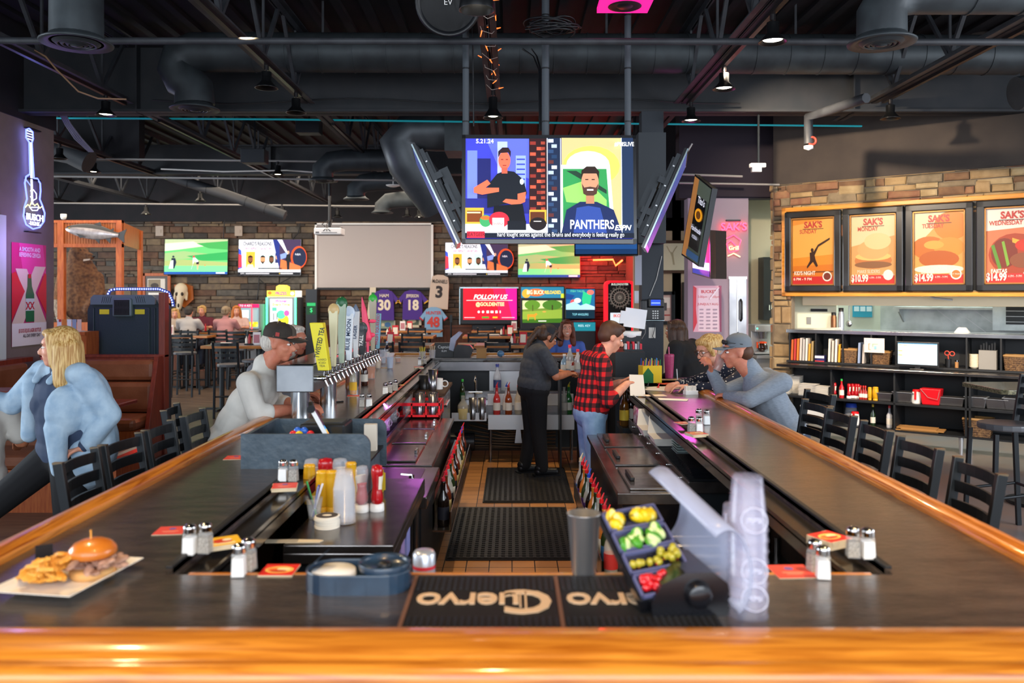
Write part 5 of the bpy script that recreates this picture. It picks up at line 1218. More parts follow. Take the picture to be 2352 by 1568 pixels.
b=M(jg).box(-.12,.12,-.075,-.0,zt-.27,zt-.04);b.build('vent_frame',t,bev=.02)
b=M(blackp).box(-.095,.095,-.08,-.06,zt-.25,zt-.06)
for k in range(9):b.box(-.08+k*.02,-.074+k*.02,-.085,-.08,zt-.14,zt-.08);b.box(-.08+k*.02,-.074+k*.02,-.085,-.08,zt-.23,zt-.17)
for k in range(5):b.bar((-.26+k*.025,-.052,zt-.1),(-.24+k*.025,-.052,zt-.02),.004,.004);b.bar((.16+k*.025,-.052,zt-.02),(.18+k*.025,-.052,zt-.1),.004,.004)
b.build('vent',t)
for x in (-.24,.2):M(mat('yellow_sticker','d8cc28',.6)).box(x-.06,x+.06,-.024,-.02,zt-.24,zt-.18).build('warning_sticker',t)
led=mat('blue_led','7c8cff',.3,emit=3.0)
b=M(led)
ap=[(-.36,zt+.0),(-.33,zt+.06),(-.25,zt+.075),(.3,zt+.075),(.42,zt+.03),(.47,zt-.08),(.48,zt-.15)]
for (xa,za),(xb,zb_) in zip(ap,ap[1:]):
    L=math.hypot(xb-xa,zb_-za);n=max(1,int(L/.028))
    for k in range(n):f=(k+.5)/n;b.ell((xa+(xb-xa)*f,.3,za+(zb_-za)*f),.011,8,5)
b.build('led_arch',t);M(mat('led_backing','2c3878',.3,emit=.5)).tube([(x,.32,z) for x,z in ap],.022,8).build('arch_tube',t)
M(led).box(.465,.48,.1,.12,.25,.62).build('side_light',t)
t=T('brochure_rack','clear rack of leaflets on a ledge left of the dark game machine','leaflet rack',(px(160,9.9),9.9,pz(762,9.9)))
M(clearp).box(-.15,.15,-.03,.05,0,.02).build('tray',t)
for k,c in enumerate(('d8d8dc','c87838','d8dce0','8a9ab0','d4b8a8')):M(paint(c,.6)).box(-.15+k*.06,-.10+k*.06,0,.005,.02,.15).build('leaflet',t)
M(paint('b83838')).box(-.13,-.1,-.002,0,.12,.15).build('red_header',t)
M(wood_c).box(-.2,.2,-.04,.3,-.04,0).box(-.2,.2,.0,.3,-pz(762,9.9),-.04).build('ledge',label='small wood ledge carrying the leaflet rack',cat='ledge',loc=(px(160,9.9),9.9,pz(762,9.9)))

# display case with bear and fish
CYb=15.5
t=T('display_case','reddish wood and glass display case with beadboard top at left','display case',(0,0,0))
cx=lambda x:px(x,CYb);cz=lambda y:pz(y,CYb)
for x0,x1 in ((135,149),(269,282)):M(wood_c).box(cx(x0),cx(x1),CYb-.05,CYb+.05,0,cz(506)).build('wood_post',t)
M(wood_c).box(px(318,17.4),px(326,17.4),17.35,17.45,0,cz(512)).build('wood_post',t)
for a_,c_ in ((568,560),(512,506),(810,740)):M(wood_c).box(cx(118),cx(282),CYb-.045,CYb+.045,cz(a_),cz(c_)).build('rail',t)

b=M(mat('beadboard','b0622a',.45,c2='8f4a20',ns=4,st=(12,12,1))).box(cx(120),cx(282),CYb-.01,CYb+.02,cz(562),cz(510))
for k in range(26):b.box(cx(120)+.05*k,cx(120)+.038+.05*k,CYb-.018,CYb-.01,cz(561),cz(511))
b.hexa([(cx(282),CYb,cz(562)),(px(322,17.4),17.4,cz(562)),(px(320,17.4),17.43,cz(562)),(cx(282)-.02,CYb+.03,cz(562))],[(cx(282),CYb,cz(510)),(px(322,17.4),17.4,cz(510)),(px(320,17.4),17.43,cz(510)),(cx(282)-.02,CYb+.03,cz(510))]).build('beadboard_top',t)
M(panel_gl).box(cx(149),cx(269),CYb,CYb+.01,cz(740),cz(568)).build('glass_pane',t)
M(mat('stone_floor_dais','6a5446')).box(cx(149),cx(269),CYb+.1,CYb+1.5,0,1.1).build('dais',t)
# bear
furm=mat('brown_bear_fur','4a2a14',0.9,c2='7a5230',ns=18,bump=1.0,bs=60);furp=mat('grey_bear_fur','9a8a78',.9,c2='6a5848',ns=30,bump=1.0,bs=80)
t=T('mounted_bear','standing brown taxidermy bear inside the wood and glass display case','bear',(px(185,16.1),16.1,1.1))
b=M(furm);b.ell((0.02,0,.55),(.42,.34,.62)).ell((0,0,1.05),(.34,.3,.42)).cap((0.0,0,1.2),(-.03,0,1.48),.27,.2).ell((-.02,-.02,1.56),(.17,.18,.16)).cap((.05,-.06,1.53),(.26,-.1,1.47),.105,.065).ell((-.1,.03,1.70),(.05,.03,.055)).ell((.0,.1,1.71),(.05,.03,.055)).cap((-.28,0,1.1),(-.34,-.15,.6),.16,.12).cap((.3,0,1.05),(.42,-.12,.75),.15,.12).cap((.42,-.12,.75),(.3,-.3,.45),.12,.09).cap((-.15,0,.3),(-.2,-.08,0.06),.2,.16).cap((.2,0,.3),(.22,-.08,0.06),.2,.16)
b.build('body',t,vox=.03,sm=2)
b=M(furp).cap((-.34,-.15,.6),(-.18,-.34,.28),.12,.1).cap((-.18,-.34,.28),(.05,-.42,.16),.1,.09);b.build('left_forearm',t,vox=.025,sm=2)
b=M(paint('e0d8c8',.4))
for k in range(4):b.cyl((.06+.03*k,-.45,.18-.01*k),(.12+.04*k,-.5,.1),.012,.003,7)
b.build('claws',t);M(blackp).ell((.31,-.11,1.48),(.03,.035,.026)).ell((.08,-.15,1.60),.013).build('nose_and_eye',t);M(paint('c8b8a8',.5)).hexa([(.14,-.17,1.38),(.25,-.16,1.40),(.25,-.06,1.40),(.14,-.06,1.38)],[(.14,-.17,1.42),(.27,-.16,1.43),(.27,-.06,1.43),(.14,-.06,1.42)]).build('open_jaw',t)
# salmon
t=T('mounted_salmon','large silver mounted salmon above the bear display','fish',(px(215,15.3),15.3,pz(533,15.3)),rot=(0,R(7),0))
prof=[(-.52,.015),(-.5,.04),(-.42,.075),(-.3,.11),(-.15,.135),(0,.14),(.15,.125),(.28,.09),(.38,.055),(.44,.045),(.47,.05)]
n=14;fm=M(mat('silver_fish','a9a4a6',.25,.35,c2='8a8488',ns=12));vs=[]
for x,r_ in prof:
    for i in range(n):a=2*PI*i/n;vs.append((x,r_*.45*math.cos(a),r_*math.sin(a)))
fm.add(vs,[(j*n+i,j*n+(i+1)%n,(j+1)*n+(i+1)%n,(j+1)*n+i) for j in range(len(prof)-1) for i in range(n)],True).add(vs[:n],[tuple(range(n))[::-1]]);fm.build('body',t)
dk=mat('dark_fish_back','2e3034',.3);b=M(dk);vs=[]
for x,r_ in prof:
    for i in range(7):a=R(25)+R(130)*i/6;vs.append((x,r_*.455*math.cos(a)-.0,r_*1.02*math.sin(a)+.003))
b.add(vs,[(j*7+i,j*7+i+1,(j+1)*7+i+1,(j+1)*7+i) for j in range(len(prof)-1) for i in range(6)],True);b.build('dark_back',t)
M(dk).prism([(.45,.04),(.6,.13),(.57,0),(.59,-.13),(.45,-.04)],-.008,.008).build('tail_fin',t)
for a_,y0_,y1_ in (([(-.05,.13),(.1,.2),(.14,.12)],-.006,.006),([(.3,.08),(.36,.12),(.37,.07)],-.005,.005),([(-.28,-.06),(-.1,-.1),(-.2,-.14)],-.07,-.06),([(.05,-.13),(.14,-.2),(.14,-.12)],-.02,-.01),([(.24,-.1),(.33,-.17),(.34,-.07)],-.01,.0)):M(dk).prism(a_,y0_,y1_).build('fin',t)
M(mat('fish_eye','c8a838',.2)).ell((-.44,-.035,.02),.014).use(blackp).ell((-.44,-.047,.02),.007).build('eye',t);M(wood_c).box(-.05,.05,.03,.15,-.05,.05).build('mount',t)
# framed photo and skull
def frame(name,label,x0,y0,x1,y1,Y,fm_,matc,art,fw=.05,em=0):
    t=T(name,label,'picture frame',((px(x0,Y)+px(x1,Y))/2,Y,(pz(y0,Y)+pz(y1,Y))/2));w=(px(x1,Y)-px(x0,Y))/2;h=(pz(y0,Y)-pz(y1,Y))/2
    M(fm_).box(-w,w,-.02,.02,h-fw,h).box(-w,w,-.02,.02,-h,-h+fw).box(-w,-w+fw,-.02,.02,-h,h).box(w-fw,w,-.02,.02,-h,h).build('frame',t,bev=.004)
    M(paint(matc,.8)).box(-w+fw*.5,w-fw*.5,0,.01,-h+fw*.5,h-fw*.5).build('mat_board',t)
    if art:M().pic(-w+fw,w-fw,-h+fw,h-fw,art,em,y=-.002).build('picture',t)
    return t
frame('picture_frame','wood framed photograph of a bear on the stone wall left of the skull',327,627,392,702,YW,wood_c,'5c524e',[('r','5c524e',0,0,1,1),('r','d8d0c4',.1,.1,.88,.5),('r','8a7a60',.13,.13,.68,.47),('e','3a2c20',.42,.36,.18,.1),('r','e8e2d8',.14,.62,.84,.88)],.07)
t=T('mounted_skull','pale animal skull on a shield-shaped wooden plaque on the stone wall','skull',(px(419,YW),YW,pz(678,YW)))
M(mat('plaque_wood','a85a1c',.4)).prism([(-.2,.25),(.0,.3),(.24,.22),(.26,-.1),(.05,-.3),(-.16,-.15)],0,.05).build('plaque',t,bev=.01)
bone=mat('bone','d8c6a8',.6);b=M(bone).ell((0,-.08,.14),(.16,.1,.16)).cap((0,-.1,.02),(-.03,-.14,-.3),.1,.06).cap((-.14,-.08,.06),(-.16,-.08,-.08),.03,.03).cap((.14,-.08,.06),(.13,-.08,-.1),.03,.03);b.build('skull',t,vox=.015,sm=2)
M(paint('2c2018')).ell((-.07,-.17,.03),(.035,.03,.045)).ell((.06,-.17,.03),(.035,.03,.045)).ell((-.02,-.19,-.24),(.025,.03,.05)).build('sockets',t)
for x,y,l in ((709-350+0,518,0),):
    pass
for (x,y,l) in ((365,530,'white wall box above the golf television'),(547,530,'white outlet box above the gap between the two left televisions')):
    M(mat('beige_box','a8988a',.5)).box(-.09,.09,-.04,0,-.12,.12).box(-.04,.04,-.05,-.04,-.05,.03).build('wall_box',label=l,cat='outlet',loc=(px(x,YW),YB-.06,pz(y,YW)))
for (pts,l) in (([(516,505),(514,530),(513,548)],'black cable running up from the golf television'),([(690,512),(685,535),(672,549)],'black cable running up from the left studio television'),([(595,633),(594,660),(590,690)],'black cable hanging below the left studio television'),([(668,637),(640,652),(610,655),(595,640)],'looping black cable below the left studio television')):
    pipe([D(a,b_,YB-.14) for a,b_ in pts],.012,l,blackp,'cable','cable')
# ================================================================ chairs and tables
seat_v=mat('grey_vinyl_seat','55565a',.4)
def mk_chair(hs=.76,ht=1.14,w=.17,slats=4,seatm=None):
    def f():
        t=T('bar_chair','chair','chair')
        for s in (-1,1):
            M(blackm).bar((s*w,-.2,0),(s*(w+.0),-.17,hs),.028,.036,up=(0,1,0)).bar((s*w,-.17,hs-.01),(s*(w+.005),-.235,ht),.028,.04,up=(0,1,0)).build('rear_leg',t,bev=.004)
            M(mat('worn_bronze_cap','7a6a54',.3,.8)).box(s*w-.013+s*.005,s*w+.013+s*.005,-.255,-.215,ht-.004,ht+.004).build('post_cap',t)
            M(blackm).bar((s*(w+.02),.2,0),(s*w,.17,hs-.02),.028,.028,up=(0,1,0)).build('front_leg',t)
        for k in range(slats):
            z=hs+.1+k*(ht-hs-.14)/(slats-1);b=M(blackm);n=6;vs=[]
            yb=-.17-.065*(z-hs)/(ht-hs)
            for i in range(n+1):
                u=-w+2*w*i/n;yy=yb-.03*(1-(2*i/n-1)**2)
                for (dy,dz_) in ((-.006,-.024),(.006,-.024),(.006,.024),(-.006,.024)):vs.append((u,yy+dy,z+dz_))
            b.add(vs,[(i*4+j,i*4+(j+1)%4,i*4+4+(j+1)%4,i*4+4+j) for i in range(n) for j in range(4)]);b.build('slat',t)
        M(seatm or seat_v).at((0,0,hs)).prismz([(.19*math.cos(a)*1.0,.19*math.sin(a)) for a in [PI*2*i/20 for i in range(20)]],-.005,.04).build('seat',t,bev=.012)
        b=M(blackm)
        for (a,c) in (((-w,-.18,.32),(w,-.18,.32)),((-w-.01,.19,.28),(w+.01,.19,.28)),((-w,-.18,.32),(-w-.01,.19,.28)),((w,-.18,.32),(w+.01,.19,.28))):b.cyl(a,c,.011,n=8)
        b.build('footrest',t);return t
    return f
chair=Maker(mk_chair(),None)
for k,Yc in enumerate((3.66,4.05,4.49,4.98,5.80)):
    chair((-1.68,Yc,0),R(-90)+(0.06,-.04,0.03,.05,-.03)[k],('black ladder-back bar chair nearest the camera on the left','black ladder-back bar chair second from the front on the left','black ladder-back bar chair third from the front on the left','black ladder-back bar chair fourth from the front on the left','black ladder-back bar chair left of the man in the white shirt')[k],group='chairs along the left bar')
for k,Yc in enumerate((3.44,3.95,4.47,4.97,5.38)):
    chair((1.70+.015*k,Yc,0),R(90)+(-.05,.04,-.04,.03,.1)[k],('black ladder-back bar chair nearest the camera on the right','black ladder-back bar chair second from the front on the right','black ladder-back bar chair third from the front on the right','black ladder-back bar chair fourth from the front on the right','black ladder-back bar chair just in front of the man in grey')[k],group='chairs along the right bar')
chair((2.0,5.95,0),R(100),'black ladder-back chair the man in the grey shirt sits on',group='chairs along the right bar')
chair((-1.92,5.25,0),R(-80),'black ladder-back chair the man in the white shirt sits on',group='chairs along the left bar')
chair((3.85,6.45,0),R(90),'tall black stool-chair with pale seat at the granite table on the right',sc=(1.05,1.05,1.06),group='chair at the granite table')
t=T('granite_table','speckled granite high table end at the right edge of the picture','table',(px(2352,7.2)+.1,7.3,0))
M(mat('speckled_granite','8a8466',.2,c2='4c4c3c',ns=60)).at((0,0,1.0)).prismz([(-.42,-.3),(-.38,-.34),(.6,-.34),(.6,.34),(-.38,.34),(-.42,.3)],0,.04).build('tabletop',t,bev=.006);M(blackm).cyl((.1,0,0),(.1,0,1.0),.04).cyl((.1,0,0),(.1,0,.03),.26,n=24).build('pedestal',t)
def table(x0,x1,Y,d,z,lab,group=None):
    t=T('high_table',lab,'table',((x0+x1)/2,Y+d/2,0),group=group);w=(x1-x0)/2
    M(wood_t).box(-w,w,-d/2,d/2,z-.045,z).build('oak_edge',t,bev=.006);M(mat('slate_table','3c3a3c',.3,c2='4a4644',ns=6)).box(-w+.03,w-.03,-d/2+.03,d/2-.03,z,z+.001).build('inlay',t)
    for s in (-1,1):M(blackm).cyl((s*w*.6,0,.02),(s*w*.6,0,z-.04),.04).box(s*w*.6-.3,s*w*.6+.3,-.03,.03,0,.03).box(s*w*.6-.03,s*w*.6+.03,-.3,.3,0,.03).build('pedestal',t)
    return t
TB=[(460,612,12.9,'oak-edged high table behind the chair at left center'),(390,476,16.0,'small oak-edged high table just right of the game machine'),(452,568,17.4,'oak-edged high table where four diners sit'),
      (822,991,13.0,'oak-edged high table nearest the bar, left of the bar mats'),(836,995,15.8,'oak-edged high table in the middle row under the purple jerseys'),(862,1012,18.2,'oak-edged high table in the back row beside the blue jersey'),
      (1088,1225,13.0,'oak-edged high table nearest the bar behind the brown box'),(1062,1232,15.8,'oak-edged high table in the middle row below the red golf sign'),(1083,1228,18.2,'oak-edged high table in the back row below the red golf sign')]
for x0,x1,Y,l in TB:table(px(x0,Y),px(x1,Y),Y,.75,1.04,l)
dch=[(530,12.5,0,'black high chair at the near side of the left center table'),(425,15.0,0.1,'black high chair by the post of the game machine, in front'),(420,16.0,3.0,'black high chair facing the small table right of the game machine'),(548,16.3,.15,'black high chair empty beside the diners'),(512,16.75,-.1,'black high chair of the diner in pink'),(415,16.7,.2,'black high chair of the diner in light grey'),(585,13.3,1.5,'black high chair at the right end of the left center table'),(560,16.1,1.2,'blue-lit black high chair right of the diners'),
       (880,12.6,0,'black high chair near side of the front table left of the mats, left one'),(950,12.6,0,'black high chair near side of the front table left of the mats, right one'),(850,15.3,0,'black high chair at the middle row left table, left one'),(950,15.3,0,'black high chair at the middle row left table, right one'),(880,17.7,0,'black high chair at the back row left table, left one'),(960,17.7,0,'black high chair at the back row left table, right one'),
       (1144,12.6,0,'black high chair centered behind the brown box'),(1100,15.3,0,'black high chair at the middle row right table, left one'),(1200,15.3,0,'black high chair at the middle row right table, right one'),(1118,17.7,0,'black high chair at the back row right table, left one'),(1210,17.7,0,'black high chair at the back row right table, right one')]
for x,Y,rz,l in dch:chair((px(x,Y),Y,0),rz,l,group='dining high chairs',sc=(1.05,1.05,1.0))
# table top things
def mk_cad():
    t=T('condiment_caddy','c','caddy');M(blackp).box(-.07,.07,-.05,.05,0,.02).build('tray',t)
    for x,c,h in ((-.045,'e8e0d0',.13),(0,'b0141c',.17),(.045,'8a5a2c',.12)):M(paint(c,.3)).lathe([(.022,.02),(.022,h*.7),(.01,h*.85),(.01,h),(.001,h)],12,(x,0,0)).build('bottle',t)
    return t
cad=Maker(mk_cad,'condiment caddies on the dining tables')
def mk_menu(c,c2):
    def f():
        t=T('table_menu','m','menu');M(paint(c,.5)).hexa([(-.06,-.03,0),(.06,-.03,0),(.06,.03,0),(-.06,.03,0)],[(-.06,-.004,.2),(.06,-.004,.2),(.06,.004,.2),(-.06,.004,.2)]).build('card',t)
        M(paint(c2,.5)).hexa([(-.045,-.031,.03),(.045,-.031,.03),(.045,-.02,.03),(-.045,-.02,.03)],[(-.045,-.0115,.16),(.045,-.0115,.16),(.045,-.005,.16),(-.045,-.005,.16)]).build('printed_panel',t);return t
    return f
menr=Maker(mk_menu('c8202c','e8dcc8'),'red table menus');menw=Maker(mk_menu('e8e0dc','b8747c'),'white table menus')
for fn,x,row,l in ((cad,573,0,'left center'),(menw,590,0,'left center'),(cad,472,2,'diners'),(cad,872,3,'front left'),(menr,897,3,'front left'),(cad,895,4,'middle left'),(menr,908,4,'middle left'),(menw,925,5,'back left'),(menr,941,5,'back left'),(cad,1182,6,'front right'),(menr,1202,6,'front right'),(cad,1157,7,'middle right'),(menr,1172,7,'middle right'),(menw,1181,8,'back right'),(menw,392,1,'small left')):
    Y=TB[row][2]+.3;fn((px(x,Y),Y,1.042),rnd.uniform(-.3,.3),{cad:'caddy of condiment bottles on the %s high table',menr:'red menu card standing on the %s high table',menw:'white menu card standing on the %s high table'}[fn]%l)
nap=Maker(lambda:M(paint('d8ccc0',.8)).at((0,0,0),(0,0,0),(1,.4,.3)).cyl((-.1,0,.06),(.1,0,.06),.06,n=10).build('napkin_roll',label='n',cat='napkin'),'napkin rolls on the dining tables')
for x,row,e,l in ((500,0,.15,'front left part of the left center table'),(520,0,.3,'middle of the left center table'),(835,3,.2,'left end of the front left table'),(965,4,.3,'right end of the middle left table'),(930,4,.2,'middle of the middle left table'),(1130,6,.2,'front right table'),(1110,7,.3,'left end of the middle right table'),(1135,7,.2,'center of the middle right table')):
    Y=TB[row][2]+e;nap((px(x,Y),Y,1.042),rnd.uniform(-.5,.5),'rolled napkin on the '+l)

# ================================================================ games and memorabilia on the back wall
def jersey(label,x,y,hpx,Y,c,name,num,nc,sleeve,trim=None,ry=0.0,k=1.0):
    h=hpx/F*Y;w=h*.36*k;t=T('sports_jersey',label,'jersey',(px(x,Y),Y,pz(y,Y)),rot=(0,ry,0))
    m=mat('jersey_'+c,c,.7,bump=.2,bs=8)
    M(m).prism([(-w,-h/2),(w,-h/2),(w*.95,h*.2),(w*.8,h*.44),(w*.3,h/2),(-w*.3,h/2),(-w*.8,h*.44),(-w*.95,h*.2)],-.04,.04).build('torso',t,bev=.02)
    if sleeve:
        for s in (-1,1):
            p=[(s*w*.8,h*.44),(s*w*.95,h*.2),(s*w*1.15,h*.05),(s*w*1.55,h*.14)]
            sl=M(m).prism(p if s<0 else p[::-1],-.03,.03).build('sleeve',t)
            if trim:q=[(s*w*1.12,h*.07),(s*w*1.15,h*.03),(s*w*1.57,h*.12),(s*w*1.52,h*.17)];M(paint(trim,.7)).prism(q if s<0 else q[::-1],-.034,.034).build('trim',sl)
    M(paint(nc,.6)).text(name,0,h*.30,h*.15,y=-.043,bold=.02,sx=min(1,5.5/len(name))*.95,th=.004).text(num,0,-h*.02,h*.46,y=-.043,bold=.04,sx=.9 if len(num)>1 else 1,th=.004).build('lettering',t)
    return t
jersey('purple football jersey lettered HAM 30 hanging below the screen',883,700,70,19.8,'4a2a86','HAM','30','e8d8c0',True,'d8a030',k=.9)
jersey('purple football jersey lettered JEFFERSON 18 hanging below the screen',948,700,68,19.8,'4a2a86','JEFFERSON','18','e8d8c0',True,'d8a030',k=.95)
jersey('sleeveless white basketball jersey with number 3 hanging by the screen corner',1009,670,78,19.74,'c8b4a4','McDANIELS','3','2a2226',False,ry=R(4),k=.8)
jersey('light blue baseball jersey lettered HUNTER 48 with red and black cuffs',996,739,68,19.6,'7fa6c8','HUNTER','48','c83c34',True,'b82c34',k=.85)
t=T('hanging_flag','green, gold and white pennant cloth hanging left of the HAM jersey','flag',D(852,700,19.85));M(paint('d8ccb4',.7)).prism([(-.1,-.35),(.1,-.3),(.12,.42),(-.02,.42)],-.02,.02).build('cloth',t)
M(paint('2f7a44',.7)).prism([(-.02,-.1),(.07,-.1),(.1,.3),(0.02,.3)],-.026,-.02).use(paint('d8a838',.7)).prism([(.0,.05),(.08,.05),(.085,.14),(.0,.14)],-.032,-.026).build('stripes',t)
frame('picture_frame','framed team photograph below the HAM jersey',866,733,908,758,19.86,mat('silver_frame','b8b0a0',.4),'6a6a60',[('r','8a9a84',0,0,1,1),('e','d8c8a8',.3,.5,.1,.2),('e','3c6c9c',.6,.5,.2,.3)],.03)
frame('picture_frame','white-cornered framed photograph below the JEFFERSON jersey',925,718,968,752,19.86,mat('cream_frame','d0c4a8',.4),'6c7c5c',[('r','54604c',0,0,1,1),('e','e0c8a0',.5,.6,.3,.2)],.06)
M(blackm).cyl((0,0,-1.2),(0,0,.1),.02).box(-.03,.03,-.03,.03,-.05,.12).build('pool_cue_stand',label='thin dark cue standing right of the blue jersey',cat='cue',loc=D(1036,735,19.3))
t=T('golf_game_display','red and pink golf game screen reading FOLLOW US','game screen',(px(1123,19),19,0));w_=px(1190,19)-px(1123,19)
M(mat('game_black','1a1c22',.35)).box(-w_,w_,0,.2,pz(746,19),pz(660,19)).box(-.4,.4,.2,.6,0,pz(700,19)).build('housing',t,bev=.03)
M(mat('silver_trim','9fb0b4')).box(-w_-.01,w_+.01,-.01,.01,pz(662,19),pz(659,19)).box(-w_-.01,-w_+.01,-.01,.01,pz(745,19),pz(660,19)).build('edge_trim',t)
M().pic(-w_+.08,w_-.03,pz(734,19),pz(662,19),[('r','e0182c',0,0,1,1),('p','d8188c',[(.75,0),(1,0),(1,1),(.9,1)]),('p','e81c50',[(.55,0),(.78,0),(.92,1),(.7,1)]),('t','f8f4f4',.5,.28,.2,'FOLLOW US',dict(shear=.3,bold=.03,sx=.95)),('r','f8e8e8',.06,.375,.92,.39),('t','f4e4a8',.5,.51,.16,'@GOLDENTEE',dict(bold=.03,sx=.85)),('e','f8f0f0',.29,.75,.022,.04),('e','f8f0f0',.37,.75,.022,.04),('r','f8f0f0',.435,.71,.48,.79),('r','f8f0f0',.51,.715,.565,.785),('r','f8f0f0',.6,.71,.64,.79),('r','f8f0f0',.68,.71,.70,.79),('r','f0c8d0',.02,.92,.22,.94),('r','3c9a3c',.35,.9,.48,.95),('r','d8b838',.55,.9,.64,.95),('r','f0c8d0',.72,.92,.96,.94)],1.0,y=-.002,step=.001).build('screen',t)
t=T('hunting_game','arcade hunting game with bright green forest screen and lit header','arcade game',(px(1246,18.8),18.8,0));w_=px(1297,18.8)-px(1246,18.8);Z=lambda y:pz(y,18.8)
M(MATS['game_black']).box(-w_,w_,0,.7,0,Z(657)).build('cabinet',t,bev=.02)
M().pic(-w_+.02,w_-.02,Z(684),Z(659),[('r','2c7c9c',0,0,1,1),('e','e8a838',.12,.6,.1,.4),('e','e86a2c',.35,.5,.2,.35),('t','f8f0d0',.33,.5,.5,'BIG BUCK',dict(bold=.03,sx=.7)),('t','f8d838',.74,.5,.42,'RELOADED',dict(bold=.03,sx=.7)),('r','c8d838',.93,.6,1,1)],1.0,y=-.01).build('marquee',t)
M().pic(-w_+.05,w_-.06,Z(741),Z(690),[('r','6f8a34',0,0,1,1),('p','d8e0a0',[(0,0),(1,0),(1,.3),(0,.4)]),('e','5c8a2c',.25,.2,.2,.22),('e','4a7a28',.75,.2,.25,.22),('r','3a3018',.74,.2,.77,.55),('r','4a4a20',.25,.2,.27,.5),('p','8aa83c',[(0,.5),(1,.4),(1,1),(0,1)]),('p','3c6c1c',[(0,.85),(1,.8),(1,1),(0,1)]),('p','d8922c',[(.12,.62),(.3,.62),(.34,.55),(.38,.62),(.33,.7),(.33,.88),(.31,.88),(.3,.74),(.17,.74),(.15,.9),(.13,.9)]),('e','c8a048',.55,.5,.05,.04),('r','f0f0e0',.4,.9,.6,.94)],1.0,y=-.01).build('screen',t)
t=T('fishing_game','pinball-style fishing game with blue-green backglass beside the red wall','arcade game',(px(1333,18.6),18.6,0));w_=px(1368,18.6)-px(1333,18.6);Z=lambda y:pz(y,18.6)
M(MATS['game_black']).box(-w_,w_,0,.5,Z(733),Z(661)).box(-w_*.85,w_*.85,-.6,.5,0,Z(735)).build('cabinet',t,bev=.02)
M().pic(-w_+.02,w_-.02,Z(711),Z(664),[('r','1c6c9c',0,0,1,1),('p','2cc88c',[(.6,.1),(.9,.3),(.85,.7),(.6,.9),(.55,.5)]),('e','e85a5c',.25,.65,.1,.15),('e','f0f0e8',.4,.55,.12,.12),('p','a8e0f8',[(0,.75),(.3,.6),(.5,.8),(.7,.7),(1,.85),(1,1),(0,1)]),('e','e87a6c',.85,.15,.12,.12),('p','1c4488',[(0,.2),(.3,.3),(.2,.5),(0,.5)]),('t','6ce0a0',.4,.1,.14,'FISH TALES')],1.0,y=-.01).build('backglass',t)
M().pic(-w_+.02,w_-.02,Z(731),Z(713),[('r','0c2c3c',0,0,1,1),('t','8ce8f8',.5,.5,.4,'TOP ANGLERS',dict(sx=.8))],1.0,y=-.01).build('display',t);M().pic(-w_*.6,w_*.8,Z(757),Z(738),[('r','1c7c8c',0,0,1,1),('t','c8f0f8',.5,.4,.35,'REEL KEY')],1.0,y=-.61).build('lower_panel',t)
t=T('dart_machine','electronic dartboard cabinet with glowing red rounded frame','dart machine',(px(1423,18.2),18.2,0));w_=px(1457,18.2)-px(1423,18.2);Z=lambda y:pz(y,18.2)
rg=mat('red_glow_plastic','d01420',.3,emit=1.4);pts=[(-w_,Z(760)),(w_,Z(760))]+[(w_-.1+.1*math.cos(a),Z(655)+.1*math.sin(a)) for a in (0,.5,1.0,1.57)]+[(-w_+.1+.1*math.cos(a),Z(655)+.1*math.sin(a)) for a in (1.57,2.1,2.6,3.14)]
M(rg).prism(pts,0,.25).build('red_frame',t);M(blackp).box(-w_+.07,w_-.07,-.02,.0,Z(760),Z(652)).box(-w_+.05,w_-.05,.05,.5,0,Z(760)).build('black_face',t)
b=M(paint('e8e4dc',.5));cz_=Z(683);RR=.205
for r_ in (1,.93,.62,.55,.18,.07):b.ring((0,-.03,cz_),RR*r_,.004,40,5,'y',.003)
for k in range(20):a=2*PI*(k+.5)/20;b.bar((RR*.1*math.cos(a),-.03,cz_+RR*.1*math.sin(a)),(RR*math.cos(a),-.03,cz_+RR*math.sin(a)),.005,.005)
for k in range(20):a=2*PI*k/20;b.text(str((6,13,4,18,1,20,5,12,9,14,11,8,16,7,19,3,17,2,15,10)[k]),RR*1.15*math.cos(a),cz_+RR*1.15*math.sin(a),.05,y=-.03)
b.build('dartboard_wires',t);b=M(paint('a02030',.5))
for k in range(0,20,2):
    a=2*PI*k/20
    for r_ in (.585,.965):b.ell((RR*r_*math.cos(a),-.024,cz_+RR*r_*math.sin(a)),(.014,.003,.014),8,5)
b.build('scoring_segments',t);M().at((0,-.03,0)).pic(-w_+.1,w_-.1,Z(657),Z(649),[('r','201018',0,0,1,1),('t','e8f8e8',.5,.5,.8,'BULLSHOOTER',dict(shear=.2,sx=.9))],1.2).build('marquee',t)
M().at((0,-.03,0)).pic(-w_+.12,w_-.12,Z(742),Z(718),[('r','d8e4f0',0,0,1,1),('t','d84a2c',.35,.3,.4,'IKO',dict(bold=.03))],.9).build('label_panel',t)
t=T('claw_machine','bright claw prize machine with green lit edges and yellow toys','claw machine',(px(646,19),19,0));w_=px(680,19)-px(646,19);Z=lambda y:pz(y,19)
M(mat('machine_silver','8a9098',.4,.4)).box(-w_,w_,0,.7,0,Z(682)).build('cabinet',t,bev=.02)
for s in (-1,1):M(mat('green_led','4cf09c',.3,emit=2.2)).box(s*(w_-.01)-.02,s*(w_-.01)+.02,-.02,0,0.9,Z(683)).build('led_strip',t)
M().pic(-w_*.95,w_*.95,Z(681),Z(667),[('r','e8d848',0,0,1,1),('t','e83c8c',.5,.5,.7,'PRIZES',dict(bold=.04,sx=.9)),('e','e8702c',.1,.4,.07,.3),('e','f8f0e0',.9,.5,.07,.3)],1.1,y=-.02).box(-w_*.95,w_*.95,0,.6,Z(682),Z(667)).build('marquee',t)
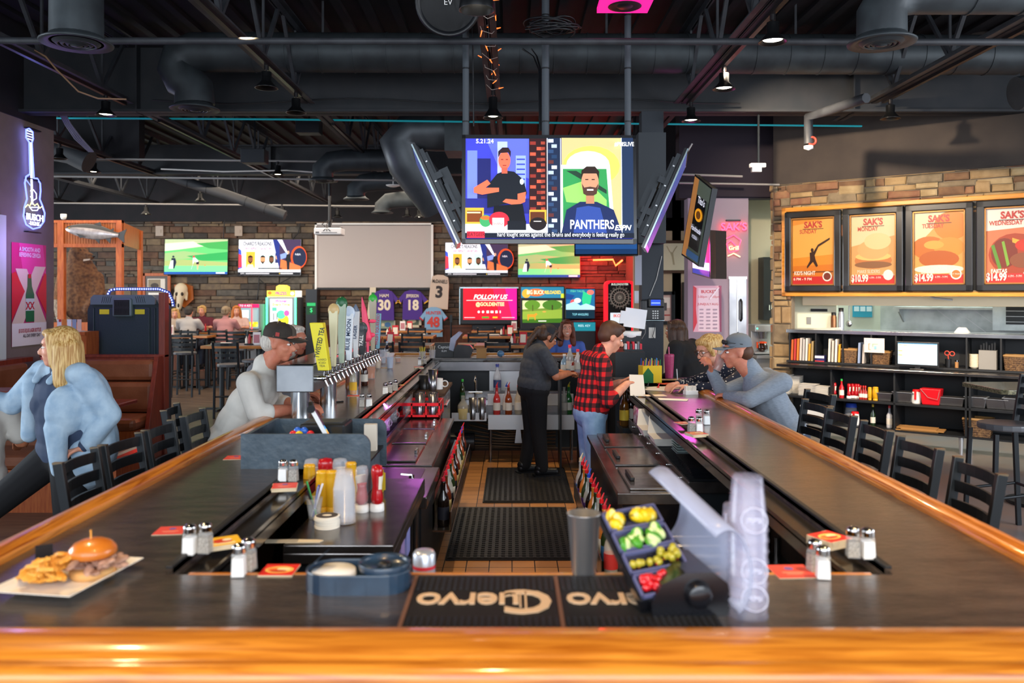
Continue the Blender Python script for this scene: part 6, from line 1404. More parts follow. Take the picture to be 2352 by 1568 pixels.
M(mat('lit_topper','e8c848',.4,emit=.8)).prism([(-.12,Z(667)),(.12,Z(667)),(.12,Z(658)),(.05,Z(654)),(-.05,Z(654)),(-.12,Z(658))],0,.3).build('topper',t)
M().pic(-w_*.75,w_*.75,Z(752),Z(686),[('r','dce4e8',0,0,1,1),('t','e838a8',.5,.08,.13,'Winner',dict(bold=.03)),('t','9ac838',.5,.2,.13,'Every Time',dict(bold=.03)),('r','5cb8a0',.1,.3,.3,.42),('e','f0e838',.6,.75,.25,.22),('e','5ce8a8',.5,.55,.2,.15),('e','e85ca8',.75,.5,.12,.1),('r','4a4c50',.15,.5,.18,.75),('r','4a4c50',.3,.5,.33,.72)],1.0,y=-.012).build('lit_window',t)
t=T('key_prize_machine','small prize machine with red lit post and yellow toys behind the diners','prize machine',(px(572,18.6),18.6,0));w_=px(597,18.6)-px(572,18.6);Z=lambda y:pz(y,18.6)
M(MATS['machine_silver']).box(-w_,w_,0,.6,0,Z(698)).build('cabinet',t,bev=.02)
M().pic(-w_*.95,w_*.95,Z(706),Z(698),[('r','c81c5c',0,0,1,1),('t','f8f0f0',.35,.5,.8,'TO A KEY')],1.0,y=-.02).build('marquee',t)
M().pic(-w_*.9,w_*.9,Z(754),Z(707),[('r','7c98a0',0,0,1,1),('r','c8dce0',.1,.1,.5,.5),('r','88a4a8',.68,.1,.92,.6)]+[('e',('d8d82c','e8e868','c8b820')[k%3],.06+.095*(k%10),.75+.1*(k//10),.06,.08) for k in range(20)],.9,y=-.012).build('lit_window',t)
M(mat('red_led','f0303c',.3,emit=2.5)).box(w_*.25,w_*.33,-.04,-.02,Z(755),Z(698)).build('led_post',t)
t=T('cash_machine','narrow black cash machine with green sign below the projection screen','cash machine',(px(715,19.3),19.3,0));M(MATS['game_black']).box(-.13,.13,0,.35,0,pz(664,19.3)).build('body',t);M().pic(-.11,.11,pz(722,19.3),pz(694,19.3),[('r','1c3c28',0,0,1,1),('r','2c9c5c',.05,.05,.95,.3),('t','38c878',.5,.65,.5,'$')],1,y=-.01).build('sign_panel',t)
M(mat('red_neon','ff5a2c',.3,emit=5)).tube([D(1362,597,19.92),D(1408,596,19.92),D(1414,610,19.92),D(1430,597,19.92)],.02,8).build('neon_tube',T('neon_arrow_sign','orange-red neon outline on the red-lit stone wall below the far television','neon sign'))
# hallway, purple wall and service niche
frame('picture_frame','large framed pale deer drawing in the hallway behind the column',1500,552,1592,627,HW-.03,mat('dark_frame_wood','4a3020',.4),'b8a890',[('r','d8ccb0',0,0,1,1),('p','b0a080',[(.4,.3),(.5,.35),(.55,.8),(.5,.8),(.46,.5)]),('p','b0a080',[(.3,.1),(.33,.1),(.42,.32),(.4,.34)]),('p','b0a080',[(.6,.1),(.63,.1),(.5,.36),(.48,.34)])],.05)
frame('picture_frame','black framed small poster low on the hallway wall',1508,669,1550,745,HW-.03,blackm,'d8c8b8',[('r','c8a8a0',0,0,1,1),('r','e8d8d0',.1,.1,.9,.5),('r','4c4a4c',.2,.3,.6,.6),('r','a83838',.1,.75,.9,.8)],.06)
struct('door_1',M(mat('dark_door','241c18',.4)).box(px(1566,HW),px(1590,HW),HW-.06,HW-.02,0,pz(648,HW)))
t=T('walk_in_door','stainless steel refrigerator door with black handle on the purple wall','door',(0,0,0));pyy=PY-.03
M(steel).box(px(1674,PY),px(1713,PY),pyy,PY,0.7,pz(641,PY)).build('panel',t);M(steel_r).box(px(1691,PY),px(1692.5,PY),pyy-.01,pyy,0.7,pz(641,PY)).box(px(1672,PY),px(1714,PY),pyy-.01,pyy,pz(641,PY),pz(635,PY)).build('trim',t)
M(blackp).tube([(px(1700,PY),pyy,pz(688,PY)),(px(1700,PY),pyy-.05,pz(692,PY)),(px(1700,PY),pyy-.05,pz(732,PY)),(px(1700,PY),pyy,pz(736,PY))],.015,8).build('handle',t)
t=T('schedule_poster','glossy red and white summer schedule poster on the purple wall','poster',(0,0,0))
M().pic(px(1592,PY),px(1657,PY),pz(762,PY),pz(656,PY),[('r','d8a8b8',0,0,1,1),('p','c82838',[(0,0),(.12,.05),(.1,.5),(.14,.8),(0,1)]),('p','8a3c5c',[(.9,0),(1,0),(1,1),(.94,1)]),('r','e8d0d8',.18,.05,.9,.98),('t','c8202c',.55,.13,.09,'BUCKET',dict(bold=.03)),('t','c8202c',.55,.24,.07,'5:00pm - 9:00pm'),('t','c8202c',.28,.4,.07,'JUNE'),('t','c8202c',.52,.4,.07,'JULY'),('t','c8202c',.77,.4,.07,'AUG')]+[('r','a890a0',.22+.24*i,.5+.08*j,.36+.24*i,.53+.08*j) for i in range(3) for j in range(6)]+[('p','f4e8f0',[(.85,.05),(.92,.04),(.6,.3),(.56,.28)])],0,y=PY-.004,rough=.2).build('printed_sheet',t)
t=T('neon_sign','red and pink neon sign reading SAKS on the purple wall','neon sign',(px(1683,PY),PY-.05,0));rn=mat('red_sign_neon','ff2c4c',.3,emit=4)
M(rn).at((0,0,0),(0,R(-6),0)).text("SAK'S",0,pz(520,PY),.15,bold=.01,th=.01).ring((0,0,pz(524,PY)),.0,.0) if False else M(rn).text("SAK'S",0,pz(522,PY),.15,bold=.01,th=.01).tube([(-.1,0,pz(548,PY)),(.0,0,pz(540,PY)),(.1,0,pz(552,PY)),(.06,0,pz(575,PY)),(-.06,0,pz(580,PY)),(-.1,0,pz(560,PY)),(-.04,0,pz(553,PY)),(.04,0,pz(566,PY))],.008,6).build('red_tubing',t)
M(mat('orange_neon','ffb070',.3,emit=3)).tube([(-.08,0,pz(588,PY)),(.0,0,pz(582,PY)),(.09,0,pz(590,PY))],.008,6).text('Grill',0,pz(570,PY),.08,th=.01).build('orange_tubing',t);M(blackm).box(-.1,.1,0,.05,pz(508,PY),pz(505,PY)).build('bracket',t)
a_,b_,c_,d_=(Vector(D(1588,540,10.6)),Vector(D(1631,528,9.9)),Vector(D(1632,640,9.9)),Vector(D(1590,628,10.6)))
t=T('wall_television','angled television with red picture half hidden by the sideways television','television');nn=Vector((.08,.06,0))
M(gb).hexa([tuple(v) for v in (a_,b_,c_,d_)],[tuple(v+nn) for v in (a_,b_,c_,d_)]).build('housing',t)
M(blackp).hexa([tuple(v+nn) for v in (a_,b_,c_,d_)],[tuple(v+nn*3) for v in (a_,b_,c_,d_)]).build('wall_bracket',t)
quadpic(t,a_,b_,c_,d_,[('r','c81c34',.04,.04,.96,.7),('e','f05838',.7,.3,.2,.16),('r','d8e0ec',.04,.68,.96,.85),('r','2c3c8c',.04,.85,.96,.97),('r','e8ecf4',.1,.72,.8,.75)],.9)
t=T('black_cupboard','tall black wall cupboard with steel handles left of the stone pier','cupboard',(0,0,0));sy=12.3
M(blackm).box(px(1754,sy),px(1812,sy),sy,sy+.28,pz(735,sy),pz(590,sy)).build('body',t,bev=.005);M(chrome).box(px(1765,sy),px(1767,sy),sy-.03,sy,pz(712,sy),pz(700,sy)).box(px(1770,sy),px(1772,sy),sy-.03,sy,pz(712,sy),pz(700,sy)).build('handle',t)
t=T('coffee_machine','steel coffee machine with orange-rimmed glass pot beside the stone pier','coffee machine',(px(1752,12),12,pz(812,12)))
M(steel_r).box(-.14,.2,.1,.35,0,.42).box(-.14,.2,-.1,.12,.32,.42).box(-.14,.2,-.1,.12,0,.03).build('body',t,bev=.01);M(steel).lathe([(.06,.22),(.08,.32)],18).build('filter_basket',t)
M(mat('coffee_glass','2a1208',.1,coat=1)).lathe([(.05,.03),(.075,.06),(.07,.12),(.05,.15)],18).build('pot',t);M(paint('e8501c',.4)).lathe([(.05,.15),(.06,.17),(.02,.18),(.001,.18)],18).box(-.09,-.07,-.01,.01,.08,.17).build('orange_lid',t);M(mat('green_led','4cf09c')).box(-.12,-.1,-.105,-.1,.36,.38).build('led',t)
M(steel_r).box(px(1720,12.2),px(1800,12.2),11.8,12.5,pz(812,12.2)-.04,pz(812,12.2)).box(px(1722,12.2),px(1800,12.2),11.9,12.5,0,pz(812,12.2)-.05).build('service_counter',label='steel service counter under the coffee machine',cat='counter')

# ================================================================ stone wall: menu boards, pass and shelves
def KT(name,label,cat,x,y,z,group=None):return T(name,label,cat,K(x,y,z),KA,group)
yf=-.07
bx=lambda p:kx(p,yf)
bz0,bz1=kz(1800,680,yf),kz(1795,478,yf)
t=KT('menu_board_frame','long golden oak frame surrounding the four menu posters','frame',0,0,0)
og=mat('golden_oak_trim','c87a1c',.35,c2='dc9430',ns=3,st=(1,12,12),coat=.4)
X0,X1=bx(1795),bx(2352)+.45
M(og).box(X0,X1,yf,yf+.05,bz1-.055,bz1).box(X0,X1,yf,yf+.05,bz0,bz0+.055).box(X0,X0+.06,yf,yf+.05,bz0,bz1).build('oak_trim',t,bev=.006)
M(mat('black_backing','17140f',.5)).box(X0+.05,X1,yf+.02,yf+.06,bz0+.05,bz1-.05).build('backing',t)
bfm=mat('black_moulding','1c1a1a',.3,coat=.4);gfm=mat('bronze_inner_trim','9a6a34',.35,.4)
SK=lambda day,sy=.2:[('t','c03830',.5,.1,.13,"SAK'S",dict(bold=.04,sx=.85)),('r','5a2420',.25,.155,.75,.165),('t','c84434',.38,sy,.085,day,dict(bold=.02,sx=.75))]
PR=lambda p,s_:[('r','cc2c26',0,.87,1,1),('t','f4e8dc',.2,.92,.14,p,dict(bold=.04,sx=.62)),('t','f4e8dc',.55,.91,.045,'4 PM - 9 PM',dict(sx=.7)),('e','f4ece0',.84,.87,.11,.075),('e',s_,.84,.87,.085,.055),('t','f4ece0',.84,.87,.03,'BEST PAIRED')]
posters=[('SUNDAY',[('r','e8922c',0,0,1,1),('p','f0b050',[(0,.1),(1,0),(1,.55),(0,.6)]),('p','dc7a20',[(0,.72),(1,.7),(1,.88),(0,.88)])]+SK('SUNDAY')+[('e','3a1c10',.48,.48,.035,.03),('p','3a1c10',[(.42,.52),(.52,.5),(.56,.62),(.62,.72),(.58,.74),(.5,.66),(.44,.7),(.36,.76),(.35,.73),(.43,.64)]),('p','3a1c10',[(.5,.52),(.62,.4),(.64,.42),(.54,.56)]),('p','3a1c10',[(.62,.4),(.9,.3),(.9,.33),(.64,.43)]),('r','7a4010',0,.8,1,.82),('t','f8ead8',.3,.83,.08,"KID'S NIGHT",dict(bold=.03,sx=.7)),('r','cc2c26',0,.88,1,1),('t','f8ead8',.25,.92,.055,'6 PM - 9 PM',dict(bold=.02)),('e','f4ece0',.84,.88,.11,.075),('e','7a3020',.84,.88,.085,.055)],'orange menu poster with a jumping child silhouette, first from the left'),
           ('MONDAY',[('r','d8a060',0,0,1,1),('p','ecd0a0',[(0,0),(1,0),(1,.3),(0,.45)]),('e','c8783c',.5,.66,.42,.12),('e','dcc070',.5,.6,.4,.06),('e','e4a868',.5,.5,.36,.14),('e','f0c890',.6,.38,.3,.12),('e','8a5a34',.5,.72,.42,.05)]+SK('MONDAY')+[('t','f4e4d0',.4,.82,.07,'MAKE SLIDERS',dict(sx=.7))]+PR('$10.99','e0e0e0'),'faded orange menu poster of sliders, second from the left'),
           ('TUESDAY',[('r','e0a050',0,0,1,1),('p','f0d8b0',[(0,0),(.7,0),(.3,.3),(0,.5)]),('e','d88024',.75,.2,.35,.2),('e','c86a1c',.3,.5,.35,.16),('e','e09034',.7,.5,.3,.14),('e','b85a18',.5,.66,.4,.12),('e','e8a444',.4,.46,.2,.06),('e','f4e8d0',.5,.8,.5,.06)]+SK('TUESDAY')+[('t','f8ece0',.4,.79,.065,'FRIED CHICKEN',dict(bold=.02,sx=.7)),('t','f8ece0',.28,.84,.065,'DINNER',dict(bold=.02,sx=.7))]+PR('$14.99','d87830'),'orange menu poster of fried chicken, third from the left'),
           ('WEDNESDAY',[('r','d87850',0,0,1,1),('p','f4e4d8',[(0,0),(1,0),(1,.25),(0,.3)]),('e','a84020',.55,.62,.5,.28),('e','7a2c18',.35,.6,.25,.2),('p','5c9030',[(.1,.5),(.16,.48),(.3,.8),(.24,.82)]),('p','7ca838',[(.3,.45),(.35,.44),(.45,.75),(.4,.78)]),('p','e8a838',[(.5,.4),(.9,.5),(.9,.56),(.5,.46)]),('e','c8301c',.75,.5,.2,.08),('e','8a4a2c',.7,.7,.25,.1)]+SK('WEDNESDAY')+[('t','f8ece0',.25,.84,.07,'FAJITAS',dict(bold=.03,sx=.8))]+PR('$14.99','c86030'),'red menu poster of fajitas, fourth from the left at the picture edge')]
for (day,art,lab),(pa,pb) in zip(posters,((1804,1933),(1937,2076),(2080,2236),(2243,2425))):
    xa,xb=bx(pa),(bx(pb) if pb<2400 else bx(2243)+(bx(2236)-bx(2080))*.98);za,zb2=bz0+.06,bz1-.065
    t=KT('menu_poster',lab,'menu poster',0,0,0,'framed menu posters');fw=.085;b=M(bfm)
    for (p,q,r_,s_) in ((xa,xb,zb2-fw,zb2),(xa,xb,za,za+fw),(xa,xa+fw,za,zb2),(xb-fw,xb,za,zb2)):b.box(p,q,yf-.045,yf+.02,r_,s_)
    b.build('black_frame',t,bev=.012);b=M(gfm);g=fw-.005
    for (p,q,r_,s_) in ((xa+g,xb-g,zb2-fw-.015,zb2-g),(xa+g,xb-g,za+g,za+fw+.015),(xa+g,xa+fw+.015,za+g,zb2-g),(xb-fw-.015,xb-g,za+g,zb2-g)):b.box(p,q,yf-.03,yf+.0,r_,s_)
    b.build('inner_trim',t);M().pic(xa+fw+.01,xb-fw-.01,za+fw+.01,zb2-fw-.01,[(a_[0],''.join('%02x'%int(int(a_[1][q:q+2],16)*.84) for q in (0,2,4)))+tuple(a_[2:]) for a_ in art],0,y=yf+.005,step=.0006,rough=.35).build('printed_sheet',t)
# pass-through
x0c,x1c=kx(1812,-.1),kx(2352,-.1)+.6
t=KT('pass_shelf','stainless steel pass-through shelf of the kitchen window','shelf',0,0,0)
M(steel).box(x0c,x1c,-.2,.35,1.365,1.385).box(x0c,x1c,-.205,-.2,1.34,1.385).build('ledge',t,bev=.003)
t=KT('heat_lamp_bar','long cream heat-lamp strip hanging in the kitchen window','heat lamp',0,0,0)
M(mat('cream_metal','d8c8a8',.4)).box(kx(1842,.15),x1c,.16,.33,kz(1842,692,.15)-.05,1.825).build('housing',t,bev=.01);M(steel_r).tube([K(0,0,0)]*2,.001) if False else None
t2=M(steel_r).tube([(kx(2120,.1),.06,1.86),(kx(2150,.1),.04,1.80),(kx(2190,.1),.04,1.78)],.012,8).build('cable_conduit',t);M(mat('yellow_sticker','d8cc28')).box(kx(2210,.1),kx(2228,.1),.07,.08,1.83,1.87).build('tag',t)
t=KT('cubby_shelf','row of black cubby shelves under the kitchen pass','shelves',0,0,0)
cm=mat('matte_black_laminate','1b1d20',.5);b=M(cm).box(x0c,x1c,.1,.12,.95,1.365).box(x0c,x1c,-.2,.12,.95,.975).box(x0c,x1c,-.2,.12,1.34,1.365)
for p in (1812,1872,1934,1999,2056,2218,2297):q=kx(p,-.2);b.box(q,q+.018,-.2,.1,.975,1.34)
b.build('cubbies',t)
t=KT('service_ledge','long stainless steel service ledge below the cubbies','counter',0,0,0)
M(steel_d).box(kx(1783,-.5),x1c,-.5,.1,.91,.945).build('worktop',t,bev=.004)
t=KT('under_counter_shelving','black open shelving under the steel service ledge on short steel legs','shelves',0,0,0)
xs0=kx(1783,-.4);b=M(cm).box(xs0,x1c,.06,.1,.2,.91).box(xs0,x1c,-.45,.1,.52,.545).box(xs0,x1c,-.45,.1,.2,.22)
for p in (1907,2052,2216,2225):q=kx(p,-.45);b.box(q,q+.02,-.45,.1,.2,.91)
b.build('shelf_boards',t)
for p in (2207,2228):q=kx(p,-.42);M(steel_r).cyl((q,-.4,.2),(q,-.4,0),.028,.018).build('leg',t)
for p in (1850,):q=kx(p,-.42);M(steel_r).cyl((q,-.4,.2),(q,-.4,0),.028,.018).build('leg',t)
def KP(fn,p,y,z,lab,rz=0,sc=None,**kw):return fn(K(kx(p,y),y,z),KA+rz,lab,sc=sc,**kw)
def mk_pan():
    t=T('steel_pan','pan','pan');w,d,h=.11,.08,.12
    M(steel).hexa([(-w*.85,-d*.85,0),(w*.85,-d*.85,0),(w*.85,d*.85,0),(-w*.85,d*.85,0)],[(-w,-d,h),(w,-d,h),(w,d,h),(-w,d,h)]).build('body',t,bev=.008)
    M(steel_r).box(-w-.01,w+.01,-d-.01,d+.01,h,h+.006).build('rim',t);M(paint('2c2c2e')).box(-w+.006,w-.006,-d+.006,d-.006,h+.006,h+.0065).build('contents',t);return t
pan=Maker(mk_pan,'steel pans on the shelf')
for p,sc_,l in ((2076,1.0,'steel pan of cutlery left of the white pitcher'),(2186,(1.3,1,.8),'wide steel pan right of the red bucket'),(2243,1.0,'steel pan left of the tall stool'),(2035,(.75,1,.8),'small steel pan of lids beside the mustard'),(2290,(1,1,.9),'steel pan behind the stool back'),(2335,1.1,'steel pan at the right edge of the shelf')):KP(pan,p,-.3,.546,l,sc=sc_)
def mk_bottle(name,c,capc,h,r_,glass=False):
    def f():
        t=T(name,name,'bottle');M(mat('bottle_'+c,c,.15,coat=.5)).lathe([(r_*.95,0),(r_,.01),(r_,h*.55),(r_*.4,h*.72),(r_*.36,h*.9),(.001,h*.9)],14).build('body',t);M(paint(capc,.4)).lathe([(r_*.42,h*.88),(r_*.42,h),(.001,h)],12).build('cap',t)
        M(paint('e4ddd0',.6)).lathe([(r_*1.02,h*.15),(r_*1.02,h*.42)],14).build('label',t);return t
    return f
for i,p in enumerate((1917,1950,1958,1966,1971)):KP(ket,p,-.32+.06*(i>1),.546,('ketchup bottle at the left end of the shelf row','ketchup bottle at the middle front of the shelf row','ketchup bottle second behind in the shelf row','ketchup bottle third behind in the shelf row','ketchup bottle farthest right in the shelf row')[i],rz=-1.2,sc=.95,group='ketchup bottles on the shelf')
KP(Maker(mk_bottle('sriracha_bottle','b8141c','2ca84c',.24,.03)),1933,-.34,.546,'red hot sauce bottle with green nozzle on the shelf')
hs=Maker(mk_bottle('hot_sauce_bottle','9a2418','d82020',.17,.022),'small hot sauce bottles')
for i,(p,c) in enumerate(((1977,'left'),(1983,'middle'),(1988,'right'))):KP(hs,p,-.34,.546,'small red hot sauce bottle on the shelf, %s one'%c)
KP(mus,1998,-.34,.546,'yellow squeeze mustard on the shelf, left one',sc=.9,group='mustards on the shelf');KP(mus,2011,-.34,.546,'yellow squeeze mustard on the shelf, right one',sc=(1.3,1.2,.95),group='mustards on the shelf')
def mk_pitcher():
    t=T('white_pitcher','p','pitcher');M(whitep).lathe([(.05,0),(.055,.02),(.045,.14),(.001,.14)],18).build('body',t);M(paint('d0141c',.4)).lathe([(.046,.14),(.04,.165),(.001,.165)],18).box(-.01,.01,-.075,-.05,.05,.15).build('red_handle',t);return t
pit=Maker(mk_pitcher,'white pitchers with red lids');KP(pit,2105,-.33,.546,'white pitcher with red lid beside the red bucket');KP(pit,1964,-.33,.221,'white pitcher with red lid on the bottom shelf')
t=KT('red_bucket','bright red plastic bucket with wire handle on the shelf','bucket',kx(2140,-.33),-.33,.546);M(paint('d01420',.35)).hexa([(-.09,-.08,0),(.09,-.08,0),(.09,.08,0),(-.09,.08,0)],[(-.115,-.1,.19),(.115,-.1,.19),(.115,.1,.19),(-.115,.1,.19)]).build('body',t,bev=.01);M(wirem).tube([(-.1,-.103,.18),(-.02,-.112,.09),(.08,-.106,.07),(.1,-.103,.17)],.003,6).build('handle',t)
def mk_clam():
    o=M(mat('white_foam','dedad2',.7)).hexa([(-.1,-.1,0),(.1,-.1,0),(.1,.1,0),(-.1,.1,0)],[(-.115,-.115,.016),(.115,-.115,.016),(.115,.115,.016),(-.115,.115,.016)]).build('foam_container',label='f',cat='foam container');return o
clam=Maker(mk_clam,'foam takeaway containers')
for (p,n,l,sc_,yy) in ((1803,15,'tall left stack',.8,-.3),(1826,14,'tall right stack',.75,-.2),(1858,9,'wide left stack',.95,-.33),(1889,8,'wide right stack',.9,-.33)):
    for k in range(n):KP(clam,p,yy,.546+k*.0165,'white foam takeaway container in the %s at the left shelf end'%l,sc=(sc_,sc_,1))
def mk_basket():
    t=T('wicker_basket','b','basket');b=M(mat('dark_wicker','4a3220',.7,c2='7a5a38',ns=60,bump=1,bs=90));n=5
    for k in range(7):z=k*.02;s_=1+z*1.2;b.tube([(-.11*s_,-.08*s_,z),(.11*s_,-.08*s_,z),(.11*s_,.08*s_,z),(-.11*s_,.08*s_,z),(-.11*s_,-.08*s_,z)],.012,6)
    b.build('weave',t);M(mat('wicker_rim','9a7240',.6)).tube([(-.13,-.1,.14),(.13,-.1,.14),(.13,.1,.14),(-.13,.1,.14),(-.13,-.1,.14)],.011,6).build('rim',t);return t
bas=Maker(mk_basket,'dark wicker baskets');KP(bas,1953,-.08,.976,'dark wicker basket in the third cubby',sc=(.75,.9,1.2));KP(bas,2024,-.08,.976,'dark wicker basket in the fourth cubby',sc=(.9,.9,1.1));KP(bas,2335,-.08,.976,'dark wicker basket at the right end of the cubbies',sc=(.9,.9,1.2));KP(bas,2248,-.28,.221,'dark wicker basket on the bottom shelf beside the stool',sc=(1.1,1.2,1.4))
r=random.Random(5)
def folders(p0,p1,n,lab,cols):
    for k in range(n):
        p=p0+(p1-p0)*k/max(1,n-1);h=r.uniform(.22,.3)
        o=KT('document_folder',lab+' (%s)'%('leaning left','leaning right')[k%2] if False else lab,'folder',kx(p,-.12),-.12,.978,lab[:40]);M(paint(cols[k%len(cols)],.6)).hexa([(-.012,-.06,0),(.012,-.06,0),(.012,.1,0),(-.012,.1,0)],[(-.002,-.06,h),(.022,-.06,h),(.022,.1,h),(-.002,.1,h)]).build('cover',o)
folders(1822,1868,8,'papers and folders standing in the first cubby',('c8602c','b83838','d8762c','c8c0b8','b8b4b0','d8d0c8','c89838','a08a60'));folders(1907,1930,4,'papers and folders standing in the second cubby',('d8cfc4','c8bcb0','e0d8cc','d89a28'));folders(1975,1985,2,'papers and folders standing in the third cubby',('8a9ab8','b0a8a0'))
t=KT('tea_box','small dark blue and white box in the second cubby','box',kx(1885,-.15),-.15,.976);M(paint('2c2a5c',.4)).box(-.06,.06,-.05,.05,0,.08).build('carton',t);M(whitep).box(-.058,.058,-.052,-.05,.045,.075).use(paint('c83838')).box(-.058,.058,-.052,-.05,.0,.012).build('printed_band',t)
t=KT('order_monitor','computer monitor with pale blue screen on the service ledge','monitor',kx(2107,-.3),-.3,.946);M(blackp).box(-.235,.235,0,.03,.03,.33).box(-.08,.08,-.04,.1,0,.012).box(-.03,.03,0,.03,.0,.05).build('housing',t,bev=.006)
M().pic(-.215,.215,.06,.315,[('r','b4d4e4',0,0,1,1),('r','dce8f0',.2,.1,.9,.9),('r','c8d8e0',.02,.08,.12,.98),('r','a8c838',.01,.09,.12,.12),('r','a8c838',.14,.09,.24,.12),('r','a8c838',.01,.36,.12,.4),('r','a8c838',.01,.56,.12,.6),('r','3c6c8c',0,0,1,.04)],1.0,y=-.002).build('screen',t)
t=KT('taped_drawing','white paper with coloured floor-plan sketch taped to the pass shelf','paper',kx(2008,-.21),-.212,kz(2008,793,-.21));M().pic(-.12,.12,-.09,.09,[('r','d8cdc4',0,0,1,1),('r','b090c0',.1,.1,.3,.12),('r','b090c0',.1,.1,.12,.3),('r','d8844c',.22,.38,.25,.8),('r','d8844c',.22,.38,.32,.41),('r','d8844c',.22,.78,.34,.81),('r','6cb06c',.42,.4,.68,.42),('r','6cb06c',.42,.4,.44,.6),('r','8ab8c8',.5,.55,.62,.75)],0).build('sheet',t)
bowl=Maker(lambda:M(mat('bone_bowl','d8ccb4',.5)).lathe([(.03,0),(.055,.02),(.058,.03),(.05,.02),(.001,.008)],18).build('soup_cup',label='b',cat='cup'),'stacked foam cups in the cubby')
for k in range(11):KP(bowl,2238,-.1,.976+.014*k,'cream cup in the stack beside the knife box')
t=KT('knife_box','grey box of kitchen knives in the right cubby','knife box',kx(2270,-.1),-.1,.976);M(mat('grey_box','8a8680',.6)).box(-.09,.09,-.06,.06,0,.22).build('box',t)
for k in range(6):M(blackp).box(-.08+k*.028,-.062+k*.028,-.02,.0,.2,.28+.02*(k%3)).build('knife_handle',t)
t=KT('utensil_cup','cup of scissors and spice jars right of the monitor','utensil cup',kx(2178,-.12),-.12,.976);M(blackp).lathe([(.03,0),(.035,.1)],16).build('cup',t);M(paint('d84a38',.4)).ring((-.01,-.02,.17),.025,.006,18,6,'y').ring((.045,-.02,.165),.025,.006,18,6,'y').cyl((0,-.02,.15),(.01,-.01,.05),.006).build('scissors',t);M(paint('a87848')).cyl((.09,0,0),(.09,0,.07),.02).use(chrome).cyl((.09,0,.07),(.09,0,.09),.021).build('spice_jar',t)
t=KT('white_tub','white plastic tub on the bottom shelf behind the chairs','tub',kx(1873,-.25),-.25,.221);M(whitep).hexa([(-.12,-.1,0),(.12,-.1,0),(.12,.1,0),(-.12,.1,0)],[(-.16,-.13,.2),(.16,-.13,.2),(.16,.13,.2),(-.16,.13,.2)]).build('body',t,bev=.01)
M(clearp).lathe([(.08,0),(.09,.05),(.06,.22),(.001,.23)],18).use(paint('2c4cb8')).lathe([(.07,.2),(.06,.25),(.001,.25)],18).build('plastic_jug',label='clear jug with blue lid on the bottom shelf',cat='jug',loc=K(kx(1955,-.2),-.2,.221))
KP(Maker(mk_bottle('beer_bottle','1c3018','c8a838',.27,.03)),2005,-.3,.221,'dark green bottle standing alone on the bottom shelf');KP(Maker(mk_bottle('spray_bottle','c8c8cc','d8484c',.27,.035)),2043,-.3,.221,'spray bottle with red trigger on the bottom shelf')
M(mat('cardboard','a87840',.8)).box(-.28,.2,-.12,.12,0,.012).box(-.2,.26,-.13,.1,.012,.024).box(-.25,.18,-.11,.12,.024,.034).build('cardboard_sheets',label='flattened cardboard sheets lying on the bottom shelf',cat='cardboard',loc=K(kx(2115,-.3),-.3,.222),rot=(0,0,KA+.05))
# kitchen fittings
t=KT('hood_panel','large stainless steel hood and wall panel inside the kitchen','kitchen hood',0,0,0)
hx0=kx(2018,1.5);b=M(mat('kitchen_steel','c8d0d0',.4,.5,c2='a4acac',ns=4)).box(hx0,hx0+5,1.6,1.7,.9,2.6).build('back_panel',t);b=M(MATS['kitchen_steel']).box(hx0+.25,hx0+1.9,1.25,1.6,kz(2150,710,1.3),kz(2150,705,1.3))
b.hexa([(hx0+.3,1.3,1.6),(hx0+.32,1.3,1.6),(hx0+.32,1.6,1.45),(hx0+.3,1.6,1.45)],[(hx0+.3,1.3,kz(2150,708,1.3)),(hx0+.32,1.3,kz(2150,708,1.3)),(hx0+.32,1.6,kz(2150,708,1.3)),(hx0+.3,1.6,kz(2150,708,1.3))]).build('steel_shelf',t)
b=M(steel_r)
for k in range(9):b.bar((hx0+.6+k*.22,1.595,1.75),(hx0+1.2+k*.24,1.595,1.25),.006,.006)
b.build('panel_seams',t)
t=KT('kitchen_shelf_unit','dark oven rack unit at the right of the kitchen window','oven',kx(2290,1.2),1.2,1.3);M(MATS['kitchen_steel']).box(-.05,1.4,0,.4,.08,.42).build('body',t);b=M(blackp).box(.1,1.3,-.01,0,.16,.4).build('opening',t);b=M(steel_r)
for k in range(3):b.box(.1,1.3,-.02,-.01,.19+k*.07,.195+k*.07)
b.build('racks',t)
for p,c,h,l in ((1915,'8a6040',.22,'bronze'),(1932,'b0b4b8',.28,'silver')):
    t=KT('thermos_flask',l+' flask standing inside the kitchen window','flask',kx(p,.25),.25,1.386);M(mat('flask_'+c,c,.25,.7)).lathe([(.038,0),(.038,h*.7),(.03,h*.8),(.03,h*.85)],18).build('body',t);M(blackp).lathe([(.031,h*.82),(.031,h),(.001,h)],18).build('cap',t)
t=KT('safety_poster','turquoise instruction poster on the kitchen wall','poster',0,0,0);q=kx(1958,1.85);M().pic(q,q+.28,kz(1970,728,1.85),kz(1970,690,1.85)+.15,[('r','2a9ab8',0,0,1,1)]+[('r','c8e4ec',.08+.32*i,.1+.25*j,.34+.32*i,.28+.25*j) for i in range(3) for j in range(3)],0,y=1.85).build('sheet',t)
t=KT('ladle_rack','dark strip and hanging ladle on the white kitchen wall','utensil rack',0,0,0);q=kx(1862,.34);M(blackp).box(q,q+.22,.335,.35,kz(1880,715,.34),kz(1880,709,.34)).build('magnet_strip',t);q=kx(1852,.34);M(steel_r).box(q,q+.06,.345,.355,kz(1853,744,.34),kz(1853,728,.34)).build('outlet_plate',t);q=kx(1950,.5);M(steel).cyl((q,.5,1.7),(q,.5,1.48),.006).ell((q,.5,1.45),(.04,.02,.045)).build('ladle',t)
